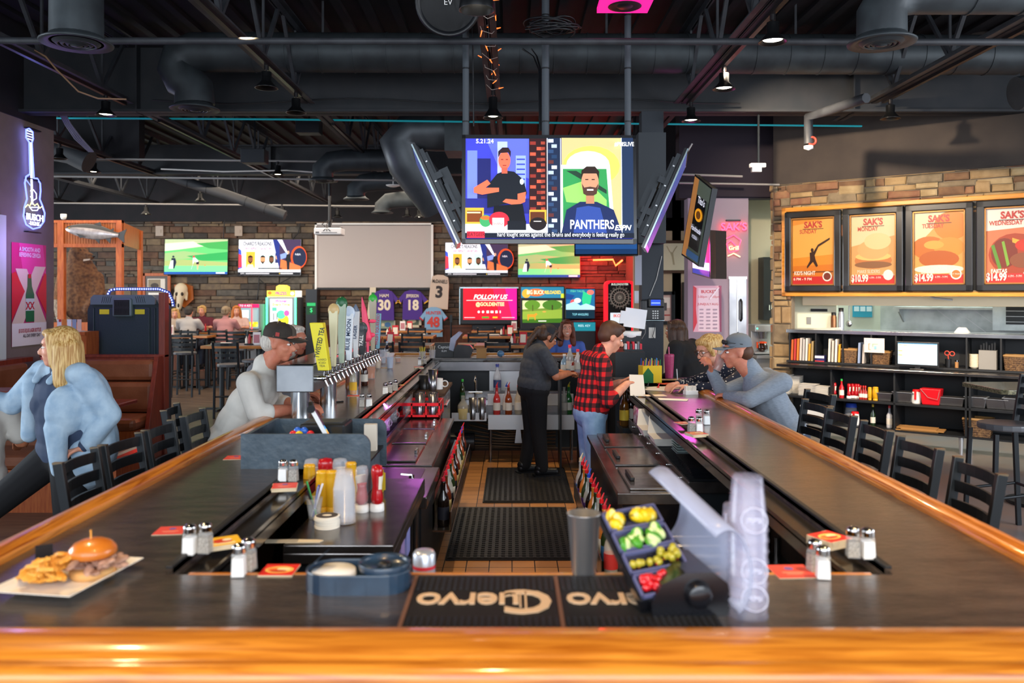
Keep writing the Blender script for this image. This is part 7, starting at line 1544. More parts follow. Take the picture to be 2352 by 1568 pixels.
t=KT('receipt_papers','loose white papers on the pass shelf in the kitchen window','paper',kx(1895,0),0,1.386);M(paperm).hexa([(-.12,-.1,0),(.15,-.12,0),(.18,.1,0),(-.1,.1,0)],[(-.12,-.1,.004),(.15,-.12,.004),(.18,.1,.03),(-.1,.1,.01)]).build('sheets',t)
M(mat('white_foam','dedad2')).hexa([(-.08,-.06,0),(.08,-.06,0),(.08,.06,0),(-.08,.06,0)],[(-.04,-.03,.06),(.04,-.03,.06),(.04,.03,.06),(-.04,.03,.06)]).build('foam_bowl',label='white foam bowl upturned on the pass shelf',cat='bowl',loc=K(kx(2210,.1),.1,1.386),rot=KROT)
# ================================================================ people
def V(*a):return Vector(a)
def hand(b,w,d,n,side,curl=.6,s=1.0):
    """palm + five fingers; d = direction of the hand, n = palm normal (fingers curl toward n)"""
    d=Vector(d).normalized();n=Vector(n);n=(n-d*n.dot(d)).normalized();x=d.cross(n)*side;w=Vector(w)
    for k in range(4):u=(k-1.5)*.019*s;b.cap(w+x*u*.6+d*.01,w+x*u+d*.085*s,.013*s,.011*s,8)
    for k,L in enumerate((.038,.046,.043,.033)):
        p=w+x*((k-1.5)*.020*s)+d*.088*s;a=curl*(.9+.12*k);q=p+(d*math.cos(a)+n*math.sin(a))*L*s;r_=q+(d*math.cos(2*a)+n*math.sin(2*a))*L*.85*s
        b.cap(p,q,.0095*s,.0088*s,8);b.cap(q,r_,.0088*s,.0075*s,8)
    p=w+d*.025*s-x*.032*s;q=p-x*.022*s+d*.032*s+n*.012*s;r_=q+d*.028*s+n*.02*s*(1+curl)+x*.008
    b.cap(w+d*.02-x*.015,p,.015*s,.013*s,8);b.cap(p,q,.013*s,.0105*s,8);b.cap(q,r_,.0105*s,.0085*s,8)
def human(label,loc,rz,J,skin,topm,pants=None,hairm=None,style='short',k=1.0,sleeve='long',vox=.009,capm=None,shoes=None,brows='3a281c',fem=False,beard=None,lips='a8564a',hands=True,glasses=None,eyes=True,kh=1.0):
    t=T('person',label,'person',loc,rz);J={a:c if a=='hd' or a[:2]=='cu' else Vector(c) for a,c in J.items()};J.setdefault('hd',(0,0,0))
    HX=Matrix.Translation(J['head']) @ Euler(J['hd']).to_matrix().to_4x4() @ Matrix.Scale(kh,4)
    b=M(skin);b.X=HX
    b.ell((0,-.012,.03),(.076,.094,.086),20,14).ell((0,.022,-.03),(.062,.070,.074),18,12).ell((0,.058,-.088),(.03,.028,.026)).ell((0,.0,-.06),(.056,.06,.05)).ell((0,.05,.035),(.058,.045,.03))
    for s in (-1,1):b.ell((s*.036,.052,-.028),(.026,.03,.026)).ell((s*.077,-.004,-.008),(.010,.02,.031)).ell((s*.03,.075,.024),(.022,.014,.008))
    b.cyl((0,.082,.012),(0,.112,-.028),.009,.014,10).ell((0,.106,-.031),(.017,.014,.012)).ell((0,.082,-.062),(.026,.014,.016))
    b.X=None;nb=J['neck']
    b.cap(nb-V(0,0,.03),J['head']-V(0,.005,.05),.062*(.85 if fem else 1)*k**.4,.056*(.85 if fem else 1),14)
    b.cap(J['pel'],J['chest'],.09,.1)
    for s,a in ((-1,'L'),(1,'R')):
        sh,el,wr=J['sh'+a],J['el'+a],J['wr'+a];q=k**.6*(.86 if fem else 1)
        b.cap(J['chest']+V(0,0,.08),sh,.05,.045).cap(sh,el,.046*q,.040*q).cap(el,el.lerp(wr,.4),.041*q,.039*q).cap(el.lerp(wr,.4),wr,.039*q,.026*q)
        if hands:hand(b,wr,J.get('hd'+a,(wr-el)),J.get('pn'+a,(0,0,-1)),s,.55 if 'cu'+a not in J else J['cu'+a][0])
        if 'hp'+a in J:b.cap(J['hp'+a],J['kn'+a],.06,.045).cap(J['kn'+a],J['an'+a],.045,.035)
    b.build('body',t,vox=vox if hands else vox*1.3,sm=3)
    c=M(topm);g=k;P,C,N=J['pel'],J['chest'],J['neck'];mid=P.lerp(C,.5)
    X=C-P;up=X.normalized();sx=(J['shR']-J['shL']);ax=sx.normalized();fw=up.cross(ax)*-1
    def blob(p,rx,ry,rz_):
        c.X=Matrix.Translation(p) @ Matrix((ax,-fw,up)).transposed().to_4x4();c.ell((0,0,0),(rx,ry,rz_),18,12);c.X=None
    blob(C+up*.05,.165*g**.5,.115*g**.7,.15);blob(C-up*.06-fw*0,.16*g**.8,.12*g,.17);blob(mid,.155*g,.118*g*1.03,.2);blob(P+up*.04,.17*g,.128*g,.15)
    if fem:[c.ell(tuple(C+ax*s*.07-fw*-.0+(J['fwd'] if 'fwd' in J else V(0,.085*g,0))+up*-.01),.075*g**.5) for s in (-1,1)]
    c.cap(J['shL'],J['shR'],.062*g**.3,n=14);c.cap(C+up*.12,N,.085,.068,16)
    for a in 'LR':
        sh,el,wr=J['sh'+a],J['el'+a],J['wr'+a];q=k**.6*(.88 if fem else 1)
        if sleeve=='short':c.cap(sh,sh.lerp(el,.75),.066*q,.062*q)
        else:
            c.cap(sh,el,.066*q,.054*q);e={'long':.93,'half':.25}[sleeve];c.cap(el,el.lerp(wr,e),.054*q,(.038 if e>.5 else .050)*q)
    c.build('shirt',t,vox=vox*1.15,sm=2)
    if pants and 'hpL' in J:
        c=M(pants);c.X=Matrix.Translation(P) @ Matrix((ax,-fw,up)).transposed().to_4x4();c.ell((0,0,-.02),(.165*g,.125*g,.13));c.X=None
        for a in 'LR':c.cap(J['hp'+a],J['kn'+a],.092*g**.8,.068*g**.6,14).cap(J['kn'+a],J['an'+a],.068*g**.6,.056*g**.4,14)
        c.build('trousers',t,vox=vox*1.4,sm=2)
        for a in 'LR':A_=J['an'+a];M(shoes or blackp).cap(A_+V(0,-.04,-.035),A_+V(0,.14,-.045),.042,.038,12).ell(A_+V(0,-.02,-.0),(.05,.06,.05)).box(A_.x-.045,A_.x+.045,A_.y-.09,A_.y+.18,A_.z-.09,A_.z-.065).build('shoe',t)
    if eyes:
        b=M(paint('f2ece6',.2));b.X=HX
        for s in (-1,1):b.use(paint('f2ece6',.2)).ell((s*.03,.076,.004),(.0135,.012,.0075),12,8).use(paint('2c1c14',.2)).ell((s*.03,.0865,.003),(.0062,.004,.0066),10,6)
        b.build('eyes',t);b=M(paint(brows,.8));b.X=HX
        for s in (-1,1):b.tube([(s*.014,.089,.022),(s*.03,.092,.028),(s*.047,.078,.022)],.0032,6)
        b.build('eyebrows',t);b=M(paint(lips,.5));b.X=HX;b.ell((0,.094,-.058),(.022,.006,.0045)).ell((0,.093,-.066),(.018,.006,.005));b.build('lips',t)
    if hairm:
        b=M(hairm);b.X=HX
        if style !='cap':b.ell((0,-.022,.043),(.086,.098,.086),20,14)
        b.ell((0,-.05,-.0),(.080,.065,.07),18,12)
        if style=='short':b.ell((0,.03,.092),(.062,.055,.028))
        if style in ('long','pony','bun'):[b.cap((s*.06,.03,.07),(s*.078,.02,-.03 if style !='long' else-.1),.03,.018) for s in (-1,1)];b.ell((0,.05,.088),(.055,.04,.026))
        if style=='long':
            for s in (-1,1):b.cap((s*.065,-.02,.0),(s*.085,-.02,-.2),.045,.04).cap((s*.04,-.07,0),(s*.05,-.085,-.23),.055,.045)
        if style=='bun':b.ell((0,-.115,.05),(.045,.045,.045)).cap((0,-.13,.06),(.02,-.15,-.02),.02,.01)
        if style=='pony' :b.ell((0,-.1,.04),.03).cap((0,-.12,.03),(.0,-.16,-.12),.035,.03).cap((0,-.16,-.12),(0,-.13,-.25),.03,.01)
        b.build('hair',t,vox=.008,sm=2)
    if beard:b=M(beard);b.X=HX;b.ell((0,.03,-.075),(.062,.066,.05)).ell((0,.092,-.045),(.026,.012,.008));b.build('beard',t,vox=.008,sm=2)
    if capm:
        b=M(capm);b.X=HX;b.lathe([(.0905,.0),(.092,.025),(.085,.06),(.062,.085),(.03,.097),(.001,.1)],24,(0,-.012,.038));b.ell((0,-.012,.137),.008);cp=b.build('cap',t)
        b=M(capm);b.X=HX;vs=[]
        for i in range(13):
            a=R(20)+R(140)*i/12
            vs+=[(.088*math.cos(a),.088*math.sin(a)-.012,.045),(.083*math.cos(a),.085+.088*math.sin(a)**.8,.038-.012*abs(math.cos(a)))]
        b.add(vs,[(2*i,2*i+1,2*i+3,2*i+2) for i in range(12)],True);o=b.build('cap_brim',cp);o.modifiers.new('s','SOLIDIFY').thickness=.005
    if glasses=='eye':
        b=M(paint('5a3a24',.3));b.X=HX
        for s in (-1,1):b.ring((s*.032,.1,.002),.022,.002,20,5,'y').bar((s*.054,.1,.005),(s*.08,0,.005),.003,.003)
        b.build('glasses',t)
    if glasses=='cap':
        b=M(blackp);b.X=HX
        for s in (-1,1):b.ell((s*.032,.088,.075),(.03,.012,.018)).bar((s*.062,.08,.075),(s*.094,-.02,.06),.005,.006)
        b.build('sunglasses',t)
    return t,HX
denim=mat('light_denim','8fa9c0',.85,c2='a9bfd0',ns=14,bump=.9,bs=13);navy=mat('navy_cloth','232d40',.85,c2='2a3448',ns=9);blk=mat('black_cloth','111114',.85);jean=mat('blue_jeans','6d90b4',.85,c2='86a8c8',ns=12,bump=.2)
blond=mat('blonde_hair','a87838',.45,c2='dcb878',ns=5,st=(22,22,1.5),bump=.7,lo=.4,hi=.6);whiteh=mat('white_hair','d8d0c4',.6,c2='a8a098',ns=6,st=(20,20,2),bump=.6);brownh=mat('dark_brown_hair','2c1a10',.5,c2='4a2e1c',ns=6,st=(20,20,2),bump=.6)
def plaid():
    m=mat('red_buffalo_plaid','b01418',.85);nt=m.node_tree;N_=nt.nodes;L=nt.links.new;tc=N_.new('ShaderNodeTexCoord');sp=N_.new('ShaderNodeSeparateXYZ');L(tc.outputs['Object'],sp.inputs[0]);o=[]
    add=N_.new('ShaderNodeMath');L(sp.outputs[0],add.inputs[0]);L(sp.outputs[1],add.inputs[1])
    for src in (add.outputs[0],sp.outputs[2]):
        q=N_.new('ShaderNodeMath');q.operation='MULTIPLY';q.inputs[1].default_value=14;L(src,q.inputs[0]);f=N_.new('ShaderNodeMath');f.operation='FRACT';L(q.outputs[0],f.inputs[0]);g=N_.new('ShaderNodeMath');g.operation='GREATER_THAN';g.inputs[1].default_value=.5;L(f.outputs[0],g.inputs[0]);o.append(g)
    s=N_.new('ShaderNodeMath');L(o[0].outputs[0],s.inputs[0]);L(o[1].outputs[0],s.inputs[1]);h=N_.new('ShaderNodeMath');h.operation='MULTIPLY';h.inputs[1].default_value=.5;L(s.outputs[0],h.inputs[0])
    r_=N_.new('ShaderNodeValToRGB');r_.color_ramp.interpolation='CONSTANT';e=r_.color_ramp.elements;e[0].color=srgb('d4181e');e[1].position=.75;e[1].color=srgb('100c10');n=e.new(.25);n.color=srgb('5a1218');L(h.outputs[0],r_.inputs[0]);L(r_.outputs[0],nt.nodes['Principled BSDF'].inputs['Base Color']);return m
def floral():
    m=mat('navy_floral_cloth','1a2234',.8);nt=m.node_tree;tc=nt.nodes.new('ShaderNodeTexCoord');v=nt.nodes.new('ShaderNodeTexVoronoi');v.inputs['Scale'].default_value=42;nt.links.new(tc.outputs['Object'],v.inputs['Vector'])
    r_=nt.nodes.new('ShaderNodeValToRGB');r_.color_ramp.interpolation='CONSTANT';r_.color_ramp.elements[0].color=srgb('d8d0c4');r_.color_ramp.elements[1].position=.3;r_.color_ramp.elements[1].color=srgb('1a2234');nt.links.new(v.outputs['Distance'],r_.inputs[0]);nt.links.new(r_.outputs[0],nt.nodes['Principled BSDF'].inputs['Base Color']);return m
def stand(hz=.9,lean=0,**o):
    J=dict(pel=(0,0,hz+.02),chest=(0,lean,hz+.34),neck=(0,lean*1.2,hz+.55),head=(0,lean*1.5+.03,hz+.69),hpL=(-.09,0,hz),hpR=(.09,0,hz),knL=(-.1,.01,hz*.52),knR=(.1,.02,hz*.52),anL=(-.1,-.02,.1),anR=(.11,0,.1),
             shL=(-.19,lean,hz+.46),shR=(.19,lean,hz+.46),elL=(-.25,lean,hz+.18),elR=(.25,lean,hz+.18),wrL=(-.2,lean+.2,hz+.1),wrR=(.2,lean+.2,hz+.1));J.update(o);return J
def sit(hz=.86,lean=.12,**o):
    J=stand(hz,lean,knL=(-.12,.42,hz-.04),knR=(.12,.42,hz-.04),anL=(-.12,.36,hz-.46),anR=(.12,.36,hz-.46));J.update(o);return J
# woman in denim at left, profile to the left
t,HX=human('woman with long blonde hair in an open light denim shirt leaning beside the booth',(-2.70,4.95,0),R(150),stand(.86,.0,pel=(0,-.06,.88),chest=(0,-.02,1.2),neck=(-.01,.0,1.40),head=(-.035,.03,1.535),shL=(-.2,-.03,1.34),shR=(.2,.02,1.34),elL=(-.27,-.13,1.13),wrL=(-.22,.0,.95),hdL=(.4,.3,-.1),elR=(.33,.1,1.18),wrR=(.46,.22,1.24),hdR=(1,.5,0),cuR=(.15,),knR=(.3,.28,.56),anR=(.42,.42,.12),hd=(-.04,0,-.82),fwd=(0,.065,0)),skin1,mat('navy_tank_top','2c3a52',.8,c2='34425c',ns=9),blk,blond,'long',1.28,'long',fem=True,lips='b04858',brows='6a4a30',vox=.008)
b=M(denim)     # open denim overshirt: shell around the back and arms
Cx=[(0.0,-.06,1.12,.235,.19,.34)]
b.ell((-.05,-.10,1.17),(.225,.15,.25),22,14).ell((-.05,-.13,.95),(.235,.155,.25),22,14).ell((-.145,.06,1.17),(.088,.12,.15)).cap((-.14,.115,1.08),(-.18,.12,.84),.065,.045).ell((-.06,-.09,.86),(.225,.17,.2),20,12)
b.cap((-.2,-.03,1.34),(-.27,-.13,1.13),.078,.072).cap((-.27,-.13,1.13),(-.235,-.03,.98),.07,.054).cap((.2,.02,1.34),(.33,.1,1.18),.078,.066).cap((.33,.1,1.18),(.44,.2,1.23),.062,.047).cap((-.1,.03,1.42),(-.07,.11,1.34),.03,.022).cap((.1,.03,1.42),(.07,.11,1.34),.03,.022).cap((-.19,0,1.38),(.19,0,1.38),.07).cap((.16,.08,1.33),(.22,.06,1.0),.05,.05)
b.build('denim_shirt',t,vox=.009,sm=3)
# white-shirted man and his neighbours at the left bar
wcl=mat('white_shirt','d4d0c8',.8,c2='c4c0b8',ns=5,bump=1.0,bs=9)
armJ=dict(elL=(-.24,.28,1.12),elR=(.24,.24,1.12),wrL=(-.1,.5,1.125),wrR=(.1,.48,1.125),hdL=(.6,.5,0),hdR=(-.5,.6,0))
t,HX=human('man in a loose white shirt and black cap with white hair at left bar',(-1.83,5.28,0),R(-84),sit(.84,.18,head=(0,.33,1.535),neck=(0,.24,1.40),hd=(-.15,0,-.12),**armJ),skin3,wcl,paint('5a5a60',.9),whiteh,'cap',1.2,'half',capm=mat('black_cap','2a2420',.8,c2='342c26',ns=20),brows='c8c0b4',vox=.008)
b=M(mat('tan_stitching','9a8a70',.8));b.X=HX;b.tube([(.09*math.cos(a),-.012+.0,.045+.096*math.sin(a)) for a in [PI*i/14 for i in range(15)]],.002,5).use(paint('a02820')).box(.0885,.0905,.0,.025,.05,.075);b.build('cap_stitching',t)
t,HX=human('bearded man in a grey cap lettered US just beyond the white-shirted man',(-2.0,5.98,0),R(-88),sit(.84,.2,head=(0,.35,1.5),neck=(0,.27,1.38),hd=(-.12,0,-.1),**armJ),skin3,mat('grey_check_shirt','6a6c72',.8),None,None,'cap',1.1,'long',capm=mat('grey_tan_cap','5c5248',.8),beard=mat('grey_beard','b8aca0',.9),vox=.01)
b=M(paint('c02820',.6));b.X=HX @ Matrix.Translation(V(.088,.03,.075)) @ Euler((0,0,R(105))).to_matrix().to_4x4();b.text('US',0,0,.05,bold=.02,th=.003);b.build('cap_lettering',t)
human('old man with white hair looking toward the camera beyond the beer taps',(-2.02,6.75,0),R(-120),sit(.84,.2,head=(0,.34,1.48),neck=(0,.26,1.37),**armJ),skin3,mat('dark_olive_shirt','2a2c26',.8),None,whiteh,'short',1.05,'short',brows='c8c0b4',vox=.011)
# bartender in grey
t,_=human('bartender seen from behind in a charcoal T-shirt, black trousers, dark cap and ponytail',(.22,8.42,0),R(-72),stand(.86,.03,pel=(0,0,.9),chest=(0,.03,1.16),neck=(0,.07,1.32),head=(0,.15,1.41),hd=(-.45,0,0),shL=(-.2,.03,1.27),shR=(.2,.03,1.27),elL=(-.26,.14,1.03),elR=(.27,.14,1.03),wrL=(-.12,.34,1.04),wrR=(.12,.34,1.04),anL=(-.1,-.06,.1),anR=(.12,.05,.1)),skin2,mat('charcoal_tshirt','36383d',.85,c2='404247',ns=30),blk,brownh,'pony',1.32,'short',capm=mat('dark_navy_cap','14161e',.7),fem=True)
# plaid man
human('dark-haired man in a red and black plaid shirt writing on a pad inside the bar',(.63,6.62,0),R(-82),stand(.9,.05,chest=(0,.04,1.2),neck=(0,.08,1.39),head=(0,.17,1.505),hd=(-.42,0,0),shL=(-.19,.02,1.32),shR=(.19,.04,1.32),elL=(-.24,.06,1.03),elR=(.24,.08,1.02),wrL=(-.1,.27,1.13),wrR=(.1,.27,1.14),hdL=(.25,.5,.3),hdR=(-.25,.5,.2),cuL=(.8,),cuR=(.8,)),skin1,plaid(),jean,mat('short_brown_hair','3c2216',.6,c2='52321f',ns=8,bump=.6),'short',1.12,'half',vox=.008)
t=T('order_pad','white order pad held by the man in plaid','paper',(.99,6.5,1.11),R(-20));M(paperm).hexa([(-.06,-.01,-.06),(.06,-.01,-.06),(.06,.0,-.06),(-.06,.0,-.06)],[(-.08,.05,.1),(.03,.05,.1),(.03,.06,.1),(-.08,.06,.1)]).build('pages',t)
# right bar
gj=dict(shL=(-.2,.1,1.24),shR=(.2,.1,1.24),elL=(-.25,.34,1.125),wrL=(-.02,.44,1.125),hdL=(1,.2,0),elR=(.2,.42,1.12),wrR=(.12,.52,1.285),hdR=(-.3,.1,.45),pnR=(0,1,0),cuR=(.9,))
human('man in a grey pullover and grey cap sipping amber beer at the right bar',(1.97,5.9,0),R(88),sit(.82,.16,chest=(0,.16,1.12),neck=(0,.28,1.335),head=(0,.36,1.435),hd=(-.05,0,0),**gj),skin3,mat('heather_grey_cloth','76808c',.85,c2='848e9a',ns=40,st=(1,1,5)),paint('3c4454',.9),mat('short_brown_hair','3c2216'),'cap',1.15,'long',capm=mat('grey_cap','6c747c',.8),glasses='cap',vox=.008)
t=T('beer_glass','tilted glass of amber beer at the lips of the man in grey','glass',D(1645,850,6.02),0,rot=(0,R(22),0));M(glassm).lathe([(.03,0),(.042,.15),(.044,.15),(.032,-.003),(.001,-.003)],20).build('glass',t);M(mat('amber_beer','a8481c',.1,coat=.6)).lathe([(.028,.003),(.038,.115),(.001,.115)],20).build('beer',t)
human('blonde woman with glasses in a navy floral blouse writing at the right bar',(1.98,6.75,0),R(100),sit(.82,.16,chest=(0,.18,1.1),neck=(0,.27,1.3),head=(0,.4,1.40),hd=(-.32,0,.25),shL=(-.17,.16,1.22),shR=(.17,.16,1.22),elL=(-.24,.4,1.12),elR=(.24,.42,1.12),wrL=(-.12,.62,1.125),wrR=(.06,.64,1.125),hdL=(.2,1,0),hdR=(-.6,.8,0)),skin1,floral(),blk,blond,'bun',1.0,'long',fem=True,glasses='eye',brows='7a5a38',lips='b05048',vox=.008)
human('person in a black coat turned away behind the column',(1.95,8.5,0),R(52),sit(.84,.2,head=(0,.3,1.46),neck=(0,.26,1.34)),skin2,blk,blk,brownh,'long',1.5,'long',vox=.012)
human('smiling woman with long wavy auburn hair and a blue top beyond the bar',(px(1302,10.95),10.95,0),R(176),sit(.8,.05,head=(0,.12,1.395),neck=(0,.06,1.25),chest=(0,.03,1.06),shL=(-.18,.03,1.17),shR=(.18,.03,1.17),hd=(.05,0,.1),elL=(-.24,.1,.95),elR=(.24,.1,.95),wrL=(-.1,.3,.98),wrR=(.1,.3,.98)),skin1,paint('4a6cb8',.8),blk,mat('auburn_hair','4a2010',.5,c2='7a3c20',ns=6,st=(20,20,3),bump=.6),'long',1.0,'short',fem=True,lips='e8d8d0',vox=.011)
human('person in a white T-shirt seated at the left picture edge, only shoulder and arm visible',(-3.48,5.35,0),R(40),sit(.6,0,head=(0,.05,1.32),elL=(-.26,.1,.95),elR=(.28,.04,.86),wrR=(.3,.28,.82)),skin2,wcl,paint('5a4a3c',.9),brownh,'short',1.15,'short',vox=.012)
for x,Y,rz,c,hm,st,fm,z,l in ((430,16.95,0,'b0acaa',mat('grey_brown_hair','3a332e',.7),'short',False,0,'diner seen from behind in a light grey T-shirt'),(468,18.3,180,'5a1c2c',blond,'bun',True,0,'diner facing the camera in a red and navy top'),(515,16.95,0,'b07c7c',mat('grey_blonde_hair','8a7860',.7),'bun',True,0,'diner seen from behind in a dusty pink top'),(543,18.0,200,'c8a8a0',mat('ginger_hair','b86c2c',.5),'long',True,0,'young red-haired diner resting a cheek on one hand'),(402,17.9,200,'b8a898',blond,'long',True,-.06,'blond diner half hidden at the left of the group')):
    human(l,(px(x,Y),Y,0),R(rz),sit(.82,.06,head=(0,.1,1.48+z),neck=(0,.08,1.35+z),elL=(-.24,.2,1.12),elR=(.24,.2,1.12),wrL=(-.1,.4,1.14),wrR=(.08,.3,1.3) if 'cheek' in l else (.1,.4,1.14)),skin1,paint(c,.85),navy,hm,st,1.08,'short',fem=fm,vox=.018,hands=False)
# ================================================================ beer tower
t=T('beer_tower','stainless steel beer tower box on two round columns above the left bar','beer tower',(-1.26,0,0))
M(mat('tower_steel','94989c',.32,.9,c2='83878b',ns=6)).box(-.165,.06,5.0,7.3,1.255,1.42).build('steel_box',t,bev=.006)
M(mat('glossy_black_top','1c2430',.12,.4,coat=.6)).hexa([(-.17,5.0,1.42),(.06,5.0,1.42),(.06,7.3,1.42),(-.17,7.3,1.42)],[(-.15,5.03,1.425),(.05,5.03,1.425),(.05,7.28,1.45),(-.15,7.28,1.45)]).build('top',t)
for y in (5.12,5.9,6.8):M(mat('ribbed_steel','c4c8cc',.18,.95)).cyl((-.05,y,BZ),(-.05,y,1.26),.058,n=24).build('column',t)
def mk_tap():
    t=T('beer_tap','t','beer tap');M(chrome).cyl((-.01,0,0),(.05,0,0),.014).cyl((.05,0,.0),(.075,0,-.05),.012,.008).ell((.05,0,.0),.018).cyl((.05,0,0),(.055,0,.05),.007).ell((.055,0,.05),.012).build('faucet',t);return t
tap=Maker(mk_tap,'chrome beer taps on the steel tower');TYs=[5.06+.125*i for i in range(17)]
for y in TYs:tap((-1.2,y,1.335),0,'chrome beer faucet in the long row along the steel tower')
def handle(y,lab,fn,lean=0):
    t=T('tap_handle',lab,'tap handle',(-1.145,y,1.385),rot=(0,0,0));fn(t);return t
def h_box(t):
    ym=mat('yellow_tap','e8d818',.35);M(ym).hexa([(-.035,-.035,0),(.035,-.035,0),(.035,.035,0),(-.035,.035,0)],[(-.085,-.04,.29),(-.005,-.04,.29),(-.005,.04,.29),(-.085,.04,.29)]).build('block',t,bev=.004)
    b=M(paint('1c2c30',.5));b.X=Matrix.Translation(V(-.022,-.041,.17)) @ Euler((0,R(-79)+PI/2*0-0,0)).to_matrix().to_4x4() ;b.text('TWISTED TEA',0,0,.042,bold=.02,sx=.72);b.X=None
    for k,s in enumerate(('HARD','ICED','TEA')):b.text(s,-.008,.066-k*.019,.018,y=-.0375,sx=1.1)
    b.build('lettering',t)
handle(5.06,'yellow box-shaped tap handle lettered TWISTED TEA',h_box)
def hp(c,c2,w,h,top='round',txt=None,tc='24385c'):
    def f(t):
        M(mat('tap_'+c,c,.35,coat=.3)).hexa([(-w*.5,-.015,0),(w*.5,-.015,0),(w*.5,.015,0),(-w*.5,.015,0)],[(-w,-.02,h),(w,-.02,h),(w,.02,h),(-w,.02,h)]).build('paddle',t,bev=.006)
        if top=='round':M(mat('tap_'+c2,c2,.35)).ell((0,0,h),(w*1.25,.022,w*1.5),16,10).build('crest',t)
        if top=='spire':M(mat('tap_'+c2,c2,.35)).cyl((0,0,h),(0,0,h+.05),w,.004,10).build('tip',t)
        if txt:b=M(paint(tc,.5));b.X=Matrix.Translation(V(0,-.022,h*.55)) @ Euler((0,R(-86),0)).to_matrix().to_4x4();b.text(txt,0,0,w*1.1,bold=.02);b.build('lettering',t)
    return f
for y,l,f in ((5.31,'cream tap handle with gold crest behind the yellow one',hp('d8d0a8','c8a870',.03,.36)),(5.56,'tap handle topped by a green flowered plaque',hp('a8b8a0','1c5c34',.032,.4)),(5.81,'white tap handle lettered BLUE MOON',hp('dce4ec','b8c8dc',.035,.33,'round','BLUE MOON')),(6.06,'pale tap handle with navy lettering',hp('c8ccd0','5c6c84',.03,.34,'spire','LAGER')),(6.31,'black tap handle with white lettering',hp('2c3034','3c4448',.035,.2,'round','TALL','e8e8e8')),(6.81,'tap handle topped by a green hop cone',hp('b0a890','2fae3c',.03,.42)),(7.06,'light blue tap handle with red lettering',hp('7fb4c8','7fb4c8',.03,.3,'','FRESH SQUEEZED','b83c4c'))):handle(y,l,f)
def h_pink(t):M(paint('f0486c',.4)).cap((0,0,.12),(-.03,0,.34),.035,.02).cyl((-.03,0,.34),(-.045,0,.44),.02,.003).ell((.04,-.01,.25),(.03,.012,.015)).ell((.03,0,.14),(.03,.012,.02)).cyl((0,0,0),(0,0,.12),.01).build('fish_shape',t)
handle(6.56,'bright pink fish-shaped tap handle',h_pink)
# ================================================================ drinks and bottles
def drink(lab,x,y,h,r0,r1,liq=None,fillh=.8,straw=None,name='plastic_cup',cat='cup',m=None,z=BZ):
    t=T(name,lab,cat,G(x,y,z));M(m or clearp).lathe([(r0,0),(r1,h),(r1*1.03,h+.002),(r1*.95,h-.002),(r0*.9,.004),(.001,.003)],22).build('cup',t)
    if liq:M(mat('liquid_'+liq,liq,.1,coat=.4)).lathe([(r0*.88,.006),(r0+(r1-r0)*fillh-.003,h*fillh),(.001,h*fillh)],20).build('drink',t)
    if straw:M(paint(straw,.4)).cyl((0,0,.01),(-.03,0,h+.07),.003,n=8).build('straw',t)
    return t
drink('glass of bright orange beer on the left bar',852,870,.14,.035,.044,'e8801c',.82,name='beer_glass',cat='glass',m=glassm)
drink('clear cup of lemonade with a straw on the left bar',868,846,.15,.03,.044,'e8c080',.8,'e8e4dc');drink('tall bluish plastic cup of water on the left bar',896,846,.16,.032,.044,'b8c8e0',.75);drink('half-empty clear plastic tumbler behind the lemonade',880,835,.155,.032,.045,'c8ccd0',.4)
drink('small glass of orange slices at the far left bar',914,832,.06,.028,.034,'e8922c',.8,name='fruit_glass',cat='glass')
for c,x,y,l in (('d8c23c',970,826,'glass of yellow garnish picks at the far bar corner'),('d0b898',993,822,'glass of wooden stirrers at the far bar corner')):
    t=drink(l,x,y,.1,.035,.042,name='stirrer_glass',cat='glass')
    for k in range(12):M(paint(c,.5)).cyl((.01*math.cos(k),.01*math.sin(k),.01),(.035*math.cos(k),.035*math.sin(k),.15),.003,n=6).build('stirrer',t)
def bottle(lab,loc,c,h=.23,r_=.031,capc=None,lab_c='e4ddd0',name='beer_bottle',alpha=1,liq=None,pour=None,group=None):
    t=T(name,lab,'bottle',loc,group=group);m=mat('glass_%s_%d'%(c,alpha*10),c,.08,coat=.8,alpha=alpha)
    M(m).lathe([(r_*.9,0),(r_,.006),(r_,h*.55),(r_*.85,h*.64),(r_*.4,h*.78),(r_*.36,h*.97),(r_*.42,h),(.001,h)],16).build('glass',t)
    if liq:M(mat('liquid_'+liq,liq,.1)).lathe([(r_*.9,.005),(r_*.92,h*.45),(.001,h*.45)],14).build('liquid',t)
    if lab_c:M(paint(lab_c,.6)).lathe([(r_*1.02,h*.16),(r_*1.02,h*.44)],16).build('label',t)
    if capc:M(paint(capc,.3)).lathe([(r_*.45,h*.9),(r_*.45,h*1.01),(.001,h*1.01)],12).build('cap',t)
    if pour:M(paint(pour,.3)).cyl((0,0,h),(0,0,h+.02),.012).cyl((0,0,h+.02),(.014,.0,h+.055),.007,.003,10).build('pourer',t)
    return t
bottle('clear bottle of pale beer on a red coaster by the steel tower',G(811,906,BZ),'d8d0b0',.22,.029,lab_c='e8b830',alpha=.35,liq='dc9830');bottle('brown beer bottle standing on the left bar',G(837,885,BZ),'3a1a0c',.22,.03,capc='d8d8dc');bottle('dark beer bottle with silver neck farther along the left bar',G(889,826,BZ),'2c1c14',.22,.03,capc='b8c4d8')
r=random.Random(8)
REDS=['e02028','d81c30','c82838','e83028']
t=T('speed_rail','steel bottle rail along the front of the left cooler','bottle rail');M(steel_d).box(-.47,-.36,4.9,7.1,.44,.45).box(-.365,-.36,4.9,7.1,.44,.56).box(-.49,-.47,4.9,7.1,.44,.6).build('rail',t)
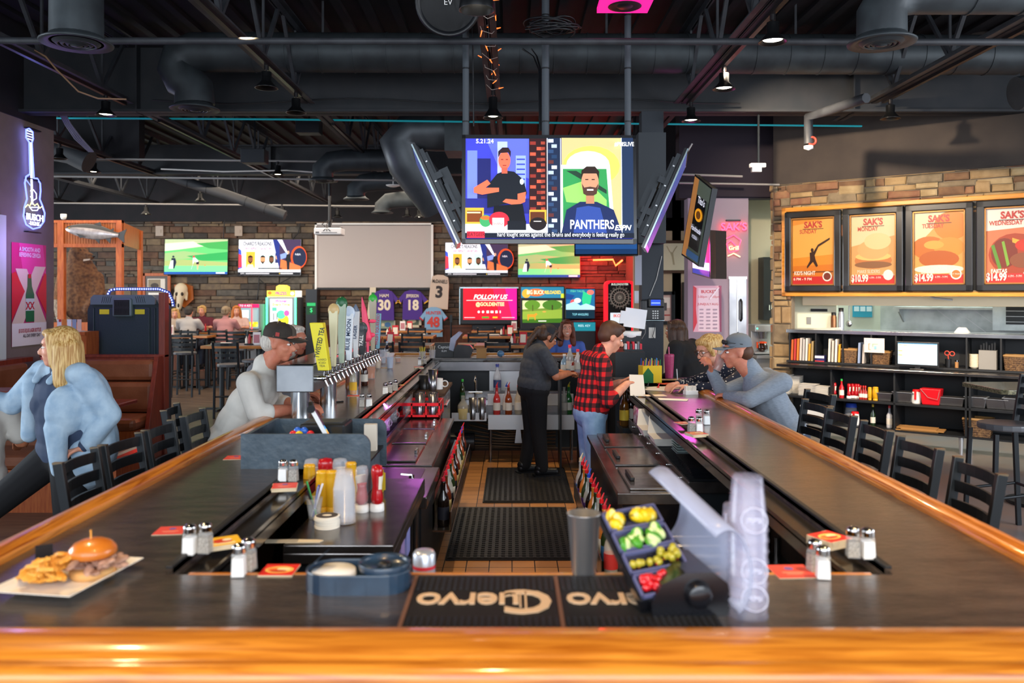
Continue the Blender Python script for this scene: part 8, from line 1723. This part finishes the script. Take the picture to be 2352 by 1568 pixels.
for i in range(12):bottle('liquor bottle with red pourer, number %d from the near end of the left bottle rail'%(i+1),(-.415,5.0+i*.175,.45),('1c1410','6a2c14','d8d8d0','28381c','a8542c')[i%5],.27,.036,lab_c=r.choice(['e4ddd0','20202a','b83030','d8c080']),name='liquor_bottle',alpha=.45 if i%5==2 else 1,pour='2c4cb8' if i==10 else r.choice(REDS),group='bottles in the left speed rail')
t=T('speed_rail','steel bottle rail along the front of the right cooler','bottle rail');M(steel_d).box(.43,.555,4.0,5.75,.44,.45).box(.43,.435,4.0,5.75,.44,.56).build('rail',t)
for i in range(13):bottle('liquor bottle with coloured pourer, number %d from the near end of the right bottle rail'%(i+1),(.49-.002*i,4.1+i*.125,.45),('d8d8d0','28381c','c87830','1c1410')[i%4],.27,.035,lab_c=r.choice(['e4ddd0','4a2a6a','b83030','2c5c8c']),name='liquor_bottle',alpha=.45 if i%4==0 else 1,pour='2a4cc0' if i==8 else ('d8c8a0' if i==12 else r.choice(REDS)),group='bottles in the right speed rail')
bottle('wine bottle with a purple label in a box below the right cooler',(.56,3.75,.4),'1a1418',.3,.038,lab_c='e4dde8',name='wine_bottle');M(steel_r).box(-.07,.07,-.07,.07,0,.2).build('metal_bin',label='open metal bin under the wine bottle by the shaker tin',cat='bin',loc=(.56,3.75,.2))
for i,(c,pc,l) in enumerate((('c83838','d81c30',.9),('d8d8e0','2c4cb8',.45),('8a3a18','c82838',1),('d8c8a8','e83028',.45),('a8683c','d81c30',1),('e0dccc','d81c30',.45),('d8d8d0',None,.4),('1c6c2c','d8c81c',1))):bottle('liquor bottle number %d from the left in the far sink rail'%(i+1),(px((1141,1163,1168,1190,1214,1222,1296,1307)[i],9.05),9.07+.03*(i%2),.53),c,.3,.04,name='liquor_bottle',alpha=l,pour=pc,group='bottles in the far sink rail')
bottle('tall clear liquor bottle with blue cap behind the far sink',(px(1142,9.5),9.55,.72),'d8dce4',.32,.045,capc='2c3c8c',name='liquor_bottle',alpha=.4,lab_c='3c4c7c');bottle('green capped sauce bottle near the far faucet',(px(1061,9.3),9.4,.62),'2c3418',.26,.03,capc='2ca83c',name='sauce_bottle',lab_c='1c4c28');bottle('clear square bottle of pale liquor left of the far shakers',(px(1063,9.05),9.08,.475),'d8d8d0',.26,.06,name='liquor_bottle',alpha=.35,liq='c8b860',lab_c=None)
tin=Maker(lambda:M(steel).lathe([(.034,0),(.036,.01),(.046,.24),(.001,.24)],20).build('shaker_tin',label='t',cat='shaker tin'),'steel tins')
for x,y,z,Y,l in ((1086,0,.475,9.07,'tall steel tin by the far sink, left of two'),(1107,0,.475,9.07,'tall steel tin by the far sink, right of two'),(994,0,.966,7.6,'upturned steel tin on the glass washer')):tin((px(x,Y),Y,z),0,l,sc=(1,1,.8 if z>.9 else 1))
t=T('glass_rack','red plastic glass rack with tumblers beside the washer','glass rack',(-.78,7.05,.82));rk=paint('d8141c',.35);b=M(rk)
for z in (0,.1):b.box(-.18,.18,-.18,-.17,z,z+.025).box(-.18,.18,.17,.18,z,z+.025).box(-.18,-.17,-.18,.18,z,z+.025).box(.17,.18,-.18,.18,z,z+.025)
for x in (-.18,-.06,.06,.17):b.box(x,x+.012,-.18,-.17,0,.12).box(x,x+.012,.17,.18,0,.12)
b.box(-.18,.18,-.18,.18,0,.008).build('rack',t)
for k in range(6):o=M(steel if k%3 else glassm).lathe([(.03,.01),(.038,.19),(.036,.19),(.001,.012)],16,(-.11+.11*(k%3),-.08+.14*(k//3),0)).build('tumbler',t)
mug=Maker(lambda:M(glassm).lathe([(.035,0),(.04,.1),(.001,.1)],14).ring((.05,0,.05),.025,.005,14,6,'y').build('glass_mug',label='m',cat='mug'),'upturned glass mugs')
for k in range(9):mug((-1.0+.05*(k%2),5.2+.2*k,.828),1,'upturned glass mug on the ribbed shelf, %s'%('near end','second from near end','third from near end','fourth from near end','in the middle','just past the middle','third from far end','second from far end','far end')[k])
M(whitep).lathe([(.042,0),(.042,.1),(.038,.1),(.001,.006)],20).ring((.06,0,.05),.028,.006,16,6,'y').build('coffee_mug',label='white coffee mug on the glass washer',cat='mug',loc=(px(1007,7.7),7.7,.966));M(paint('2c2a28',.3)).lathe([(.05,0),(.055,.13),(.001,.13)],18).build('dark_jar',label='dark glass jar on the glass washer left of the steel tin',cat='jar',loc=(px(975,7.7),7.7,.966))
# far ledge things
M(mat('kraft_box','a87c4c',.8)).box(-.06,.06,-.05,.05,0,.12).box(-.068,.068,-.056,.056,.112,.122).build('napkin_box',label='small brown cardboard box on the far ledge',cat='box',loc=(px(1106,10.1),10.1,BZ))
t=T('garnish_caddy','black garnish caddy with raised frosted lid at the far end of the bar','garnish tray',(px(1062,10.2),10.2,BZ));M(gb).prism([(-.1,0),(.1,0),(.14,.1),(.1,.15),(-.06,.16),(-.1,.1)],-.1,.1).build('stand',t,bev=.01);M(MATS['frosted_lid']).prism([(-.16,.1),(-.14,.24),(-.04,.32),(.0,.3),(-.08,.2),(-.1,.08)],-.09,.09).build('lid',t);M(paint('c89068')).box(-.05,.17,-.06,.06,.16,.175).build('tray',t)
t=T('napkin_caddy','black lettered napkin caddy at the far left corner of the bar','napkin caddy',(px(1021,10.2),10.2,BZ));M(blackp).box(-.12,.12,-.06,.06,0,.18).build('case',t,bev=.006);M(paint('d8d8d8')).text('Captain',0,.13,.05,y=-.062).text('RUM',0,.08,.03,y=-.062).build('lettering',t)
t=T('mini_helmet','tiny blue football helmet on the far bar','helmet',(px(1150,10.2),10.2,BZ));M(paint('5a84a8',.2)).ell((0,0,.045),(.045,.04,.042)).build('shell',t);M(whitep).tube([(.02,-.04,.02),(.06,-.02,.02),(.06,.02,.02)],.004).build('face_guard',t)
for i,(x,c,h,cc,l) in enumerate(((1309,'c8ccd0',.3,'f03050','clear bottle with pink pourer on the bar behind the bartender'),(1328,'e4e4ea',.25,'e83048','white labelled bottle with red cap beside the plaid man'),(1311,'a0301c',.19,'1c7c3c','small red hot-sauce bottle behind the bartender'),(1297,'7c9cb8',.2,'d8d8d8','short bottle with blue label behind the bartender'))):bottle(l,(px(x,8.9),8.9+.05*(i%2),BZ-.07),c,h,.04,capc=cc,name='mixer_bottle',alpha=.6 if i<2 else 1)
t=T('prep_station','dark shelf unit holding bottles between the bartender and the plaid man','shelf unit');M(blackm).box(px(1285,8.8),px(1372,8.8),8.7,9.1,BZ-.1,BZ-.07).box(px(1330,8.8),px(1372,8.8),8.72,9.1,.006,BZ-.1).box(px(1285,8.8),px(1289,8.8),8.72,9.1,.006,BZ-.1).build('shelf',t)
# right bar items
t=T('crayon_box','yellow and green carton packed with coloured crayons beside the column','crayon box',G(1493,878,BZ),0.25);M(paint('e8c41c',.5)).box(-.09,.09,-.05,.05,0,.15).build('carton',t);M().at((-.035,-.051,0)).pic(-.055,.045,.0,.15,[('p','1c6c34',[(0,1),(0,.5),(.5,.1),(1,.5),(1,1)]),('p','e8c41c',[(0,0),(.5,.02),(0,.45)])],0).build('green_panel',t)
for k in range(22):M(paint(('d83030','2c8c3c','2c4cb8','e8902c','6a3c8c','e8d02c','1c1c20','b86a3c','3ca8b8')[k%9],.5)).cyl((-.08+.0155*(k%11),-.025+.05*(k//11),.05),(-.07+.016*(k%11),-.02+.05*(k//11),.19+.012*(k%3)),.006,.003,6).build('crayon',t)
t=T('pink_tumbler','tall magenta tumbler with a pink straw beside the crayon carton','tumbler',G(1537,868,BZ));M(mat('magenta_tumbler','a83462',.4,c2='98305a',ns=50,bump=.2)).lathe([(.036,0),(.046,.2),(.047,.215),(.043,.222),(.001,.222)],24).build('body',t);M(paint('d86c90',.4)).cyl((0,0,.2),(-.004,0,.29),.005,n=8).build('straw',t)
for (x,y,w_,d_,rz,c,l) in ((1540,891,.36,.2,.3,'e8e2da','white worksheet beneath the writing hands of the blonde woman'),(1510,895,.2,.14,-.4,'e4ded6','loose white sheet at the edge of the trough'),(1532,882,.14,.1,.5,'e0522c','orange printed card under the worksheet'),(1505,908,.16,.1,.1,'dcc8b0','beige slip near the right trough'),(1545,918,.22,.1,-.3,'ece6de','crumpled white napkin beside the sugar caddy'),(1530,872,.3,.12,0,'c8a070','tan clipboard lying before the crayon carton')):
    M(paint(c,.8)).box(-w_/2,w_/2,-d_/2,d_/2,0,.002).build('paper_sheet',label=l,cat='paper',loc=tuple(V(*G(x,y,BZ))+V(0,0,.0005*len(l)%.004)),rot=(0,0,rz))
t=T('sugar_caddy','white caddy of sugar packets on the right bar','sugar caddy',G(1586,905,BZ),.2);M(whitep).box(-.05,.05,-.03,.03,0,.03).build('caddy',t)
for k in range(8):M(paperm).box(-.045+.011*k,-.038+.011*k,-.02,.02,.01,.065).build('packet',t)
M(paint('dcdce4',.3)).cyl((0,0,0),(-.01,0,.13),.005,n=8).build('pen',label='white pen in the hand of the blonde woman',cat='pen',loc=G(1557,882,BZ+.01))
# items in the right well
cl=mat('white_foam','dedad2')
for k,(x,y) in enumerate(((1.05,5.9),(1.07,5.55))):t=T('open_foam_container','open white foam clamshell on the ribbed drain ledge, %s one'%('far','near')[k],'foam container',(x,y,.848));M(cl).hexa([(-.12,-.1,0),(.12,-.1,0),(.12,.1,0),(-.12,.1,0)],[(-.14,-.12,.05),(.14,-.12,.05),(.14,.12,.05),(-.14,.12,.05)]).build('base',t);M(cl).hexa([(-.14,.12,.05),(.14,.12,.05),(.14,.13,.05),(-.14,.13,.05)],[(-.12,.17,.16),(.12,.17,.16),(.12,.18,.16),(-.12,.18,.16)]).build('lid',t)
pl=Maker(lambda:plate_mesh(.24,.2,.014,.02,mat('blue_grey_plate','a8bcb8',.3)).build('square_plate',label='p',cat='plate'),'plates stacked in the right well')
for k in range(5):pl((1.14,5.2,.848+.016*k),0,'blue-white square plate in the small stack under the right trough')
M(gb).hexa([(-.14,-.18,0),(.14,-.18,0),(.14,.18,0),(-.14,.18,0)],[(-.17,-.2,.06),(.17,-.2,.06),(.17,.2,.06),(-.17,.2,.06)]).build('black_tub',label='glossy black plastic tub on the drain ledge',cat='tub',loc=(1.13,4.68,.848))
can=Maker(lambda:M(mat('seltzer_can','d8dce0',.3,.5,c2='b04868',ns=30)).lathe([(.024,0),(.029,.008),(.029,.11),(.024,.12),(.001,.12)],16).build('drink_can',label='c',cat='can'),'drink cans in the right well')
for k in range(7):can((.98+.065*(k%3),6.3+.08*(k//3),.848),k,'silver and pink drink can in the cluster beyond the foam containers',sc=1.1)
for k in range(5):bottle('dark liquor bottle in the cluster beside the plaid man, %s'%('first from left','second from left','middle','second from right','rightmost')[k],(.93+.07*k,6.85+.1*(k%2),.76),('5a3a14','1c1410','3a1a10','282c30','6a3c20')[k],.3,.04,lab_c=('d8b838','e4ddd0','c8a080','8a8c90','b87858')[k],name='liquor_bottle',pour=('e02028','1c1c20')[k%2],group='bottles beside the plaid man');
M(blackm).box(.9,1.35,6.72,7.1,.72,.76).box(.92,1.33,6.75,7.08,.006,.72).build('bottle_shelf',label='black shelf carrying the dark bottles beside the plaid man',cat='shelf')
t=T('grey_basket','light grey perforated plastic basket under the right trough','basket',(1.18,3.2,.517));g_=mat('grey_basket_plastic','b4b8ba',.5);M(g_).hexa([(-.11,-.16,0),(.11,-.16,0),(.11,.16,0),(-.11,.16,0)],[(-.14,-.19,.17),(.14,-.19,.17),(.14,.19,.17),(-.14,.19,.17)]).build('body',t,bev=.01);b=M(blackp)
for i in range(6):
    for j in range(3):b.cyl((-.09+i*.036,-.166-.0065*(j+1)-.002,.05+j*.035),(-.09+i*.036,-.17-.0065*(j+1)-.002,.05+j*.035),.006,n=8)
b.build('holes',t)
t=T('white_bin','white plastic bins with folded black bag under the right cooler end','bin',(.86,3.7,.52));M(whitep).hexa([(-.15,-.3,0),(.15,-.3,0),(.15,.3,0),(-.15,.3,0)],[(-.19,-.33,.16),(.19,-.33,.16),(.19,.33,.16),(-.19,.33,.16)]).build('bin',t,bev=.02);b=M(gb)
for k in range(4):b.box(-.17,.17,-.28+k*.15,-.22+k*.15,.16,.175)
b.build('black_dividers',t)
for k in range(5):bottle('capped bottle low under the right bar, number %d from left'%(k+1),(1.0+.075*k,2.95,.166),('2c1a10','8a6a2c','5c1c38','2c1a10','8a5a2c')[k],.3,.034,capc=('c8a868','c8a868','a02848','c86848','c8a868')[k],name='capped_bottle',group='capped bottles under the right bar')
M(mat('pepsi_can','c8d0dc',.3,.6)).lathe([(.028,0),(.033,.01),(.033,.11),(.027,.12),(.001,.12)],20).use(paint('2c3c8c')).lathe([(.0333,.03),(.0333,.06)],20).use(paint('c82838')).lathe([(.0334,.07),(.0334,.08)],20).build('soda_can',label='silver, blue and red soda can peeking above the front bar edge',cat='can',loc=(G(968,1306,BZ)[0],2.42,.98))
M(steel_r).box(-.3,-.2,2.35,2.5,.96,.98).build('small_shelf',label='small steel shelf inside the front bar carrying a soda can',cat='shelf')
for k in range(2):
    t=T('serving_tray','dark rectangular serving tray lying on the left bar, %s'%('lower','upper')[k],'tray',(-1.03+.02*k,4.62,BZ+.001+.018*k));M(blackp).box(-.13,.1,-.16,.16,0,.004).box(-.13,.1,-.16,-.15,0,.018).box(-.13,.1,.15,.16,0,.018).box(-.13,-.12,-.16,.16,0,.018).box(.09,.1,-.16,.16,0,.018).build('tray',t)
t=T('smartphone','black phone lying on the left bar below the steel tower','phone',G(770,921,BZ),.5);M(gb).box(-.04,.04,-.08,.08,0,.009).build('body',t,bev=.004)
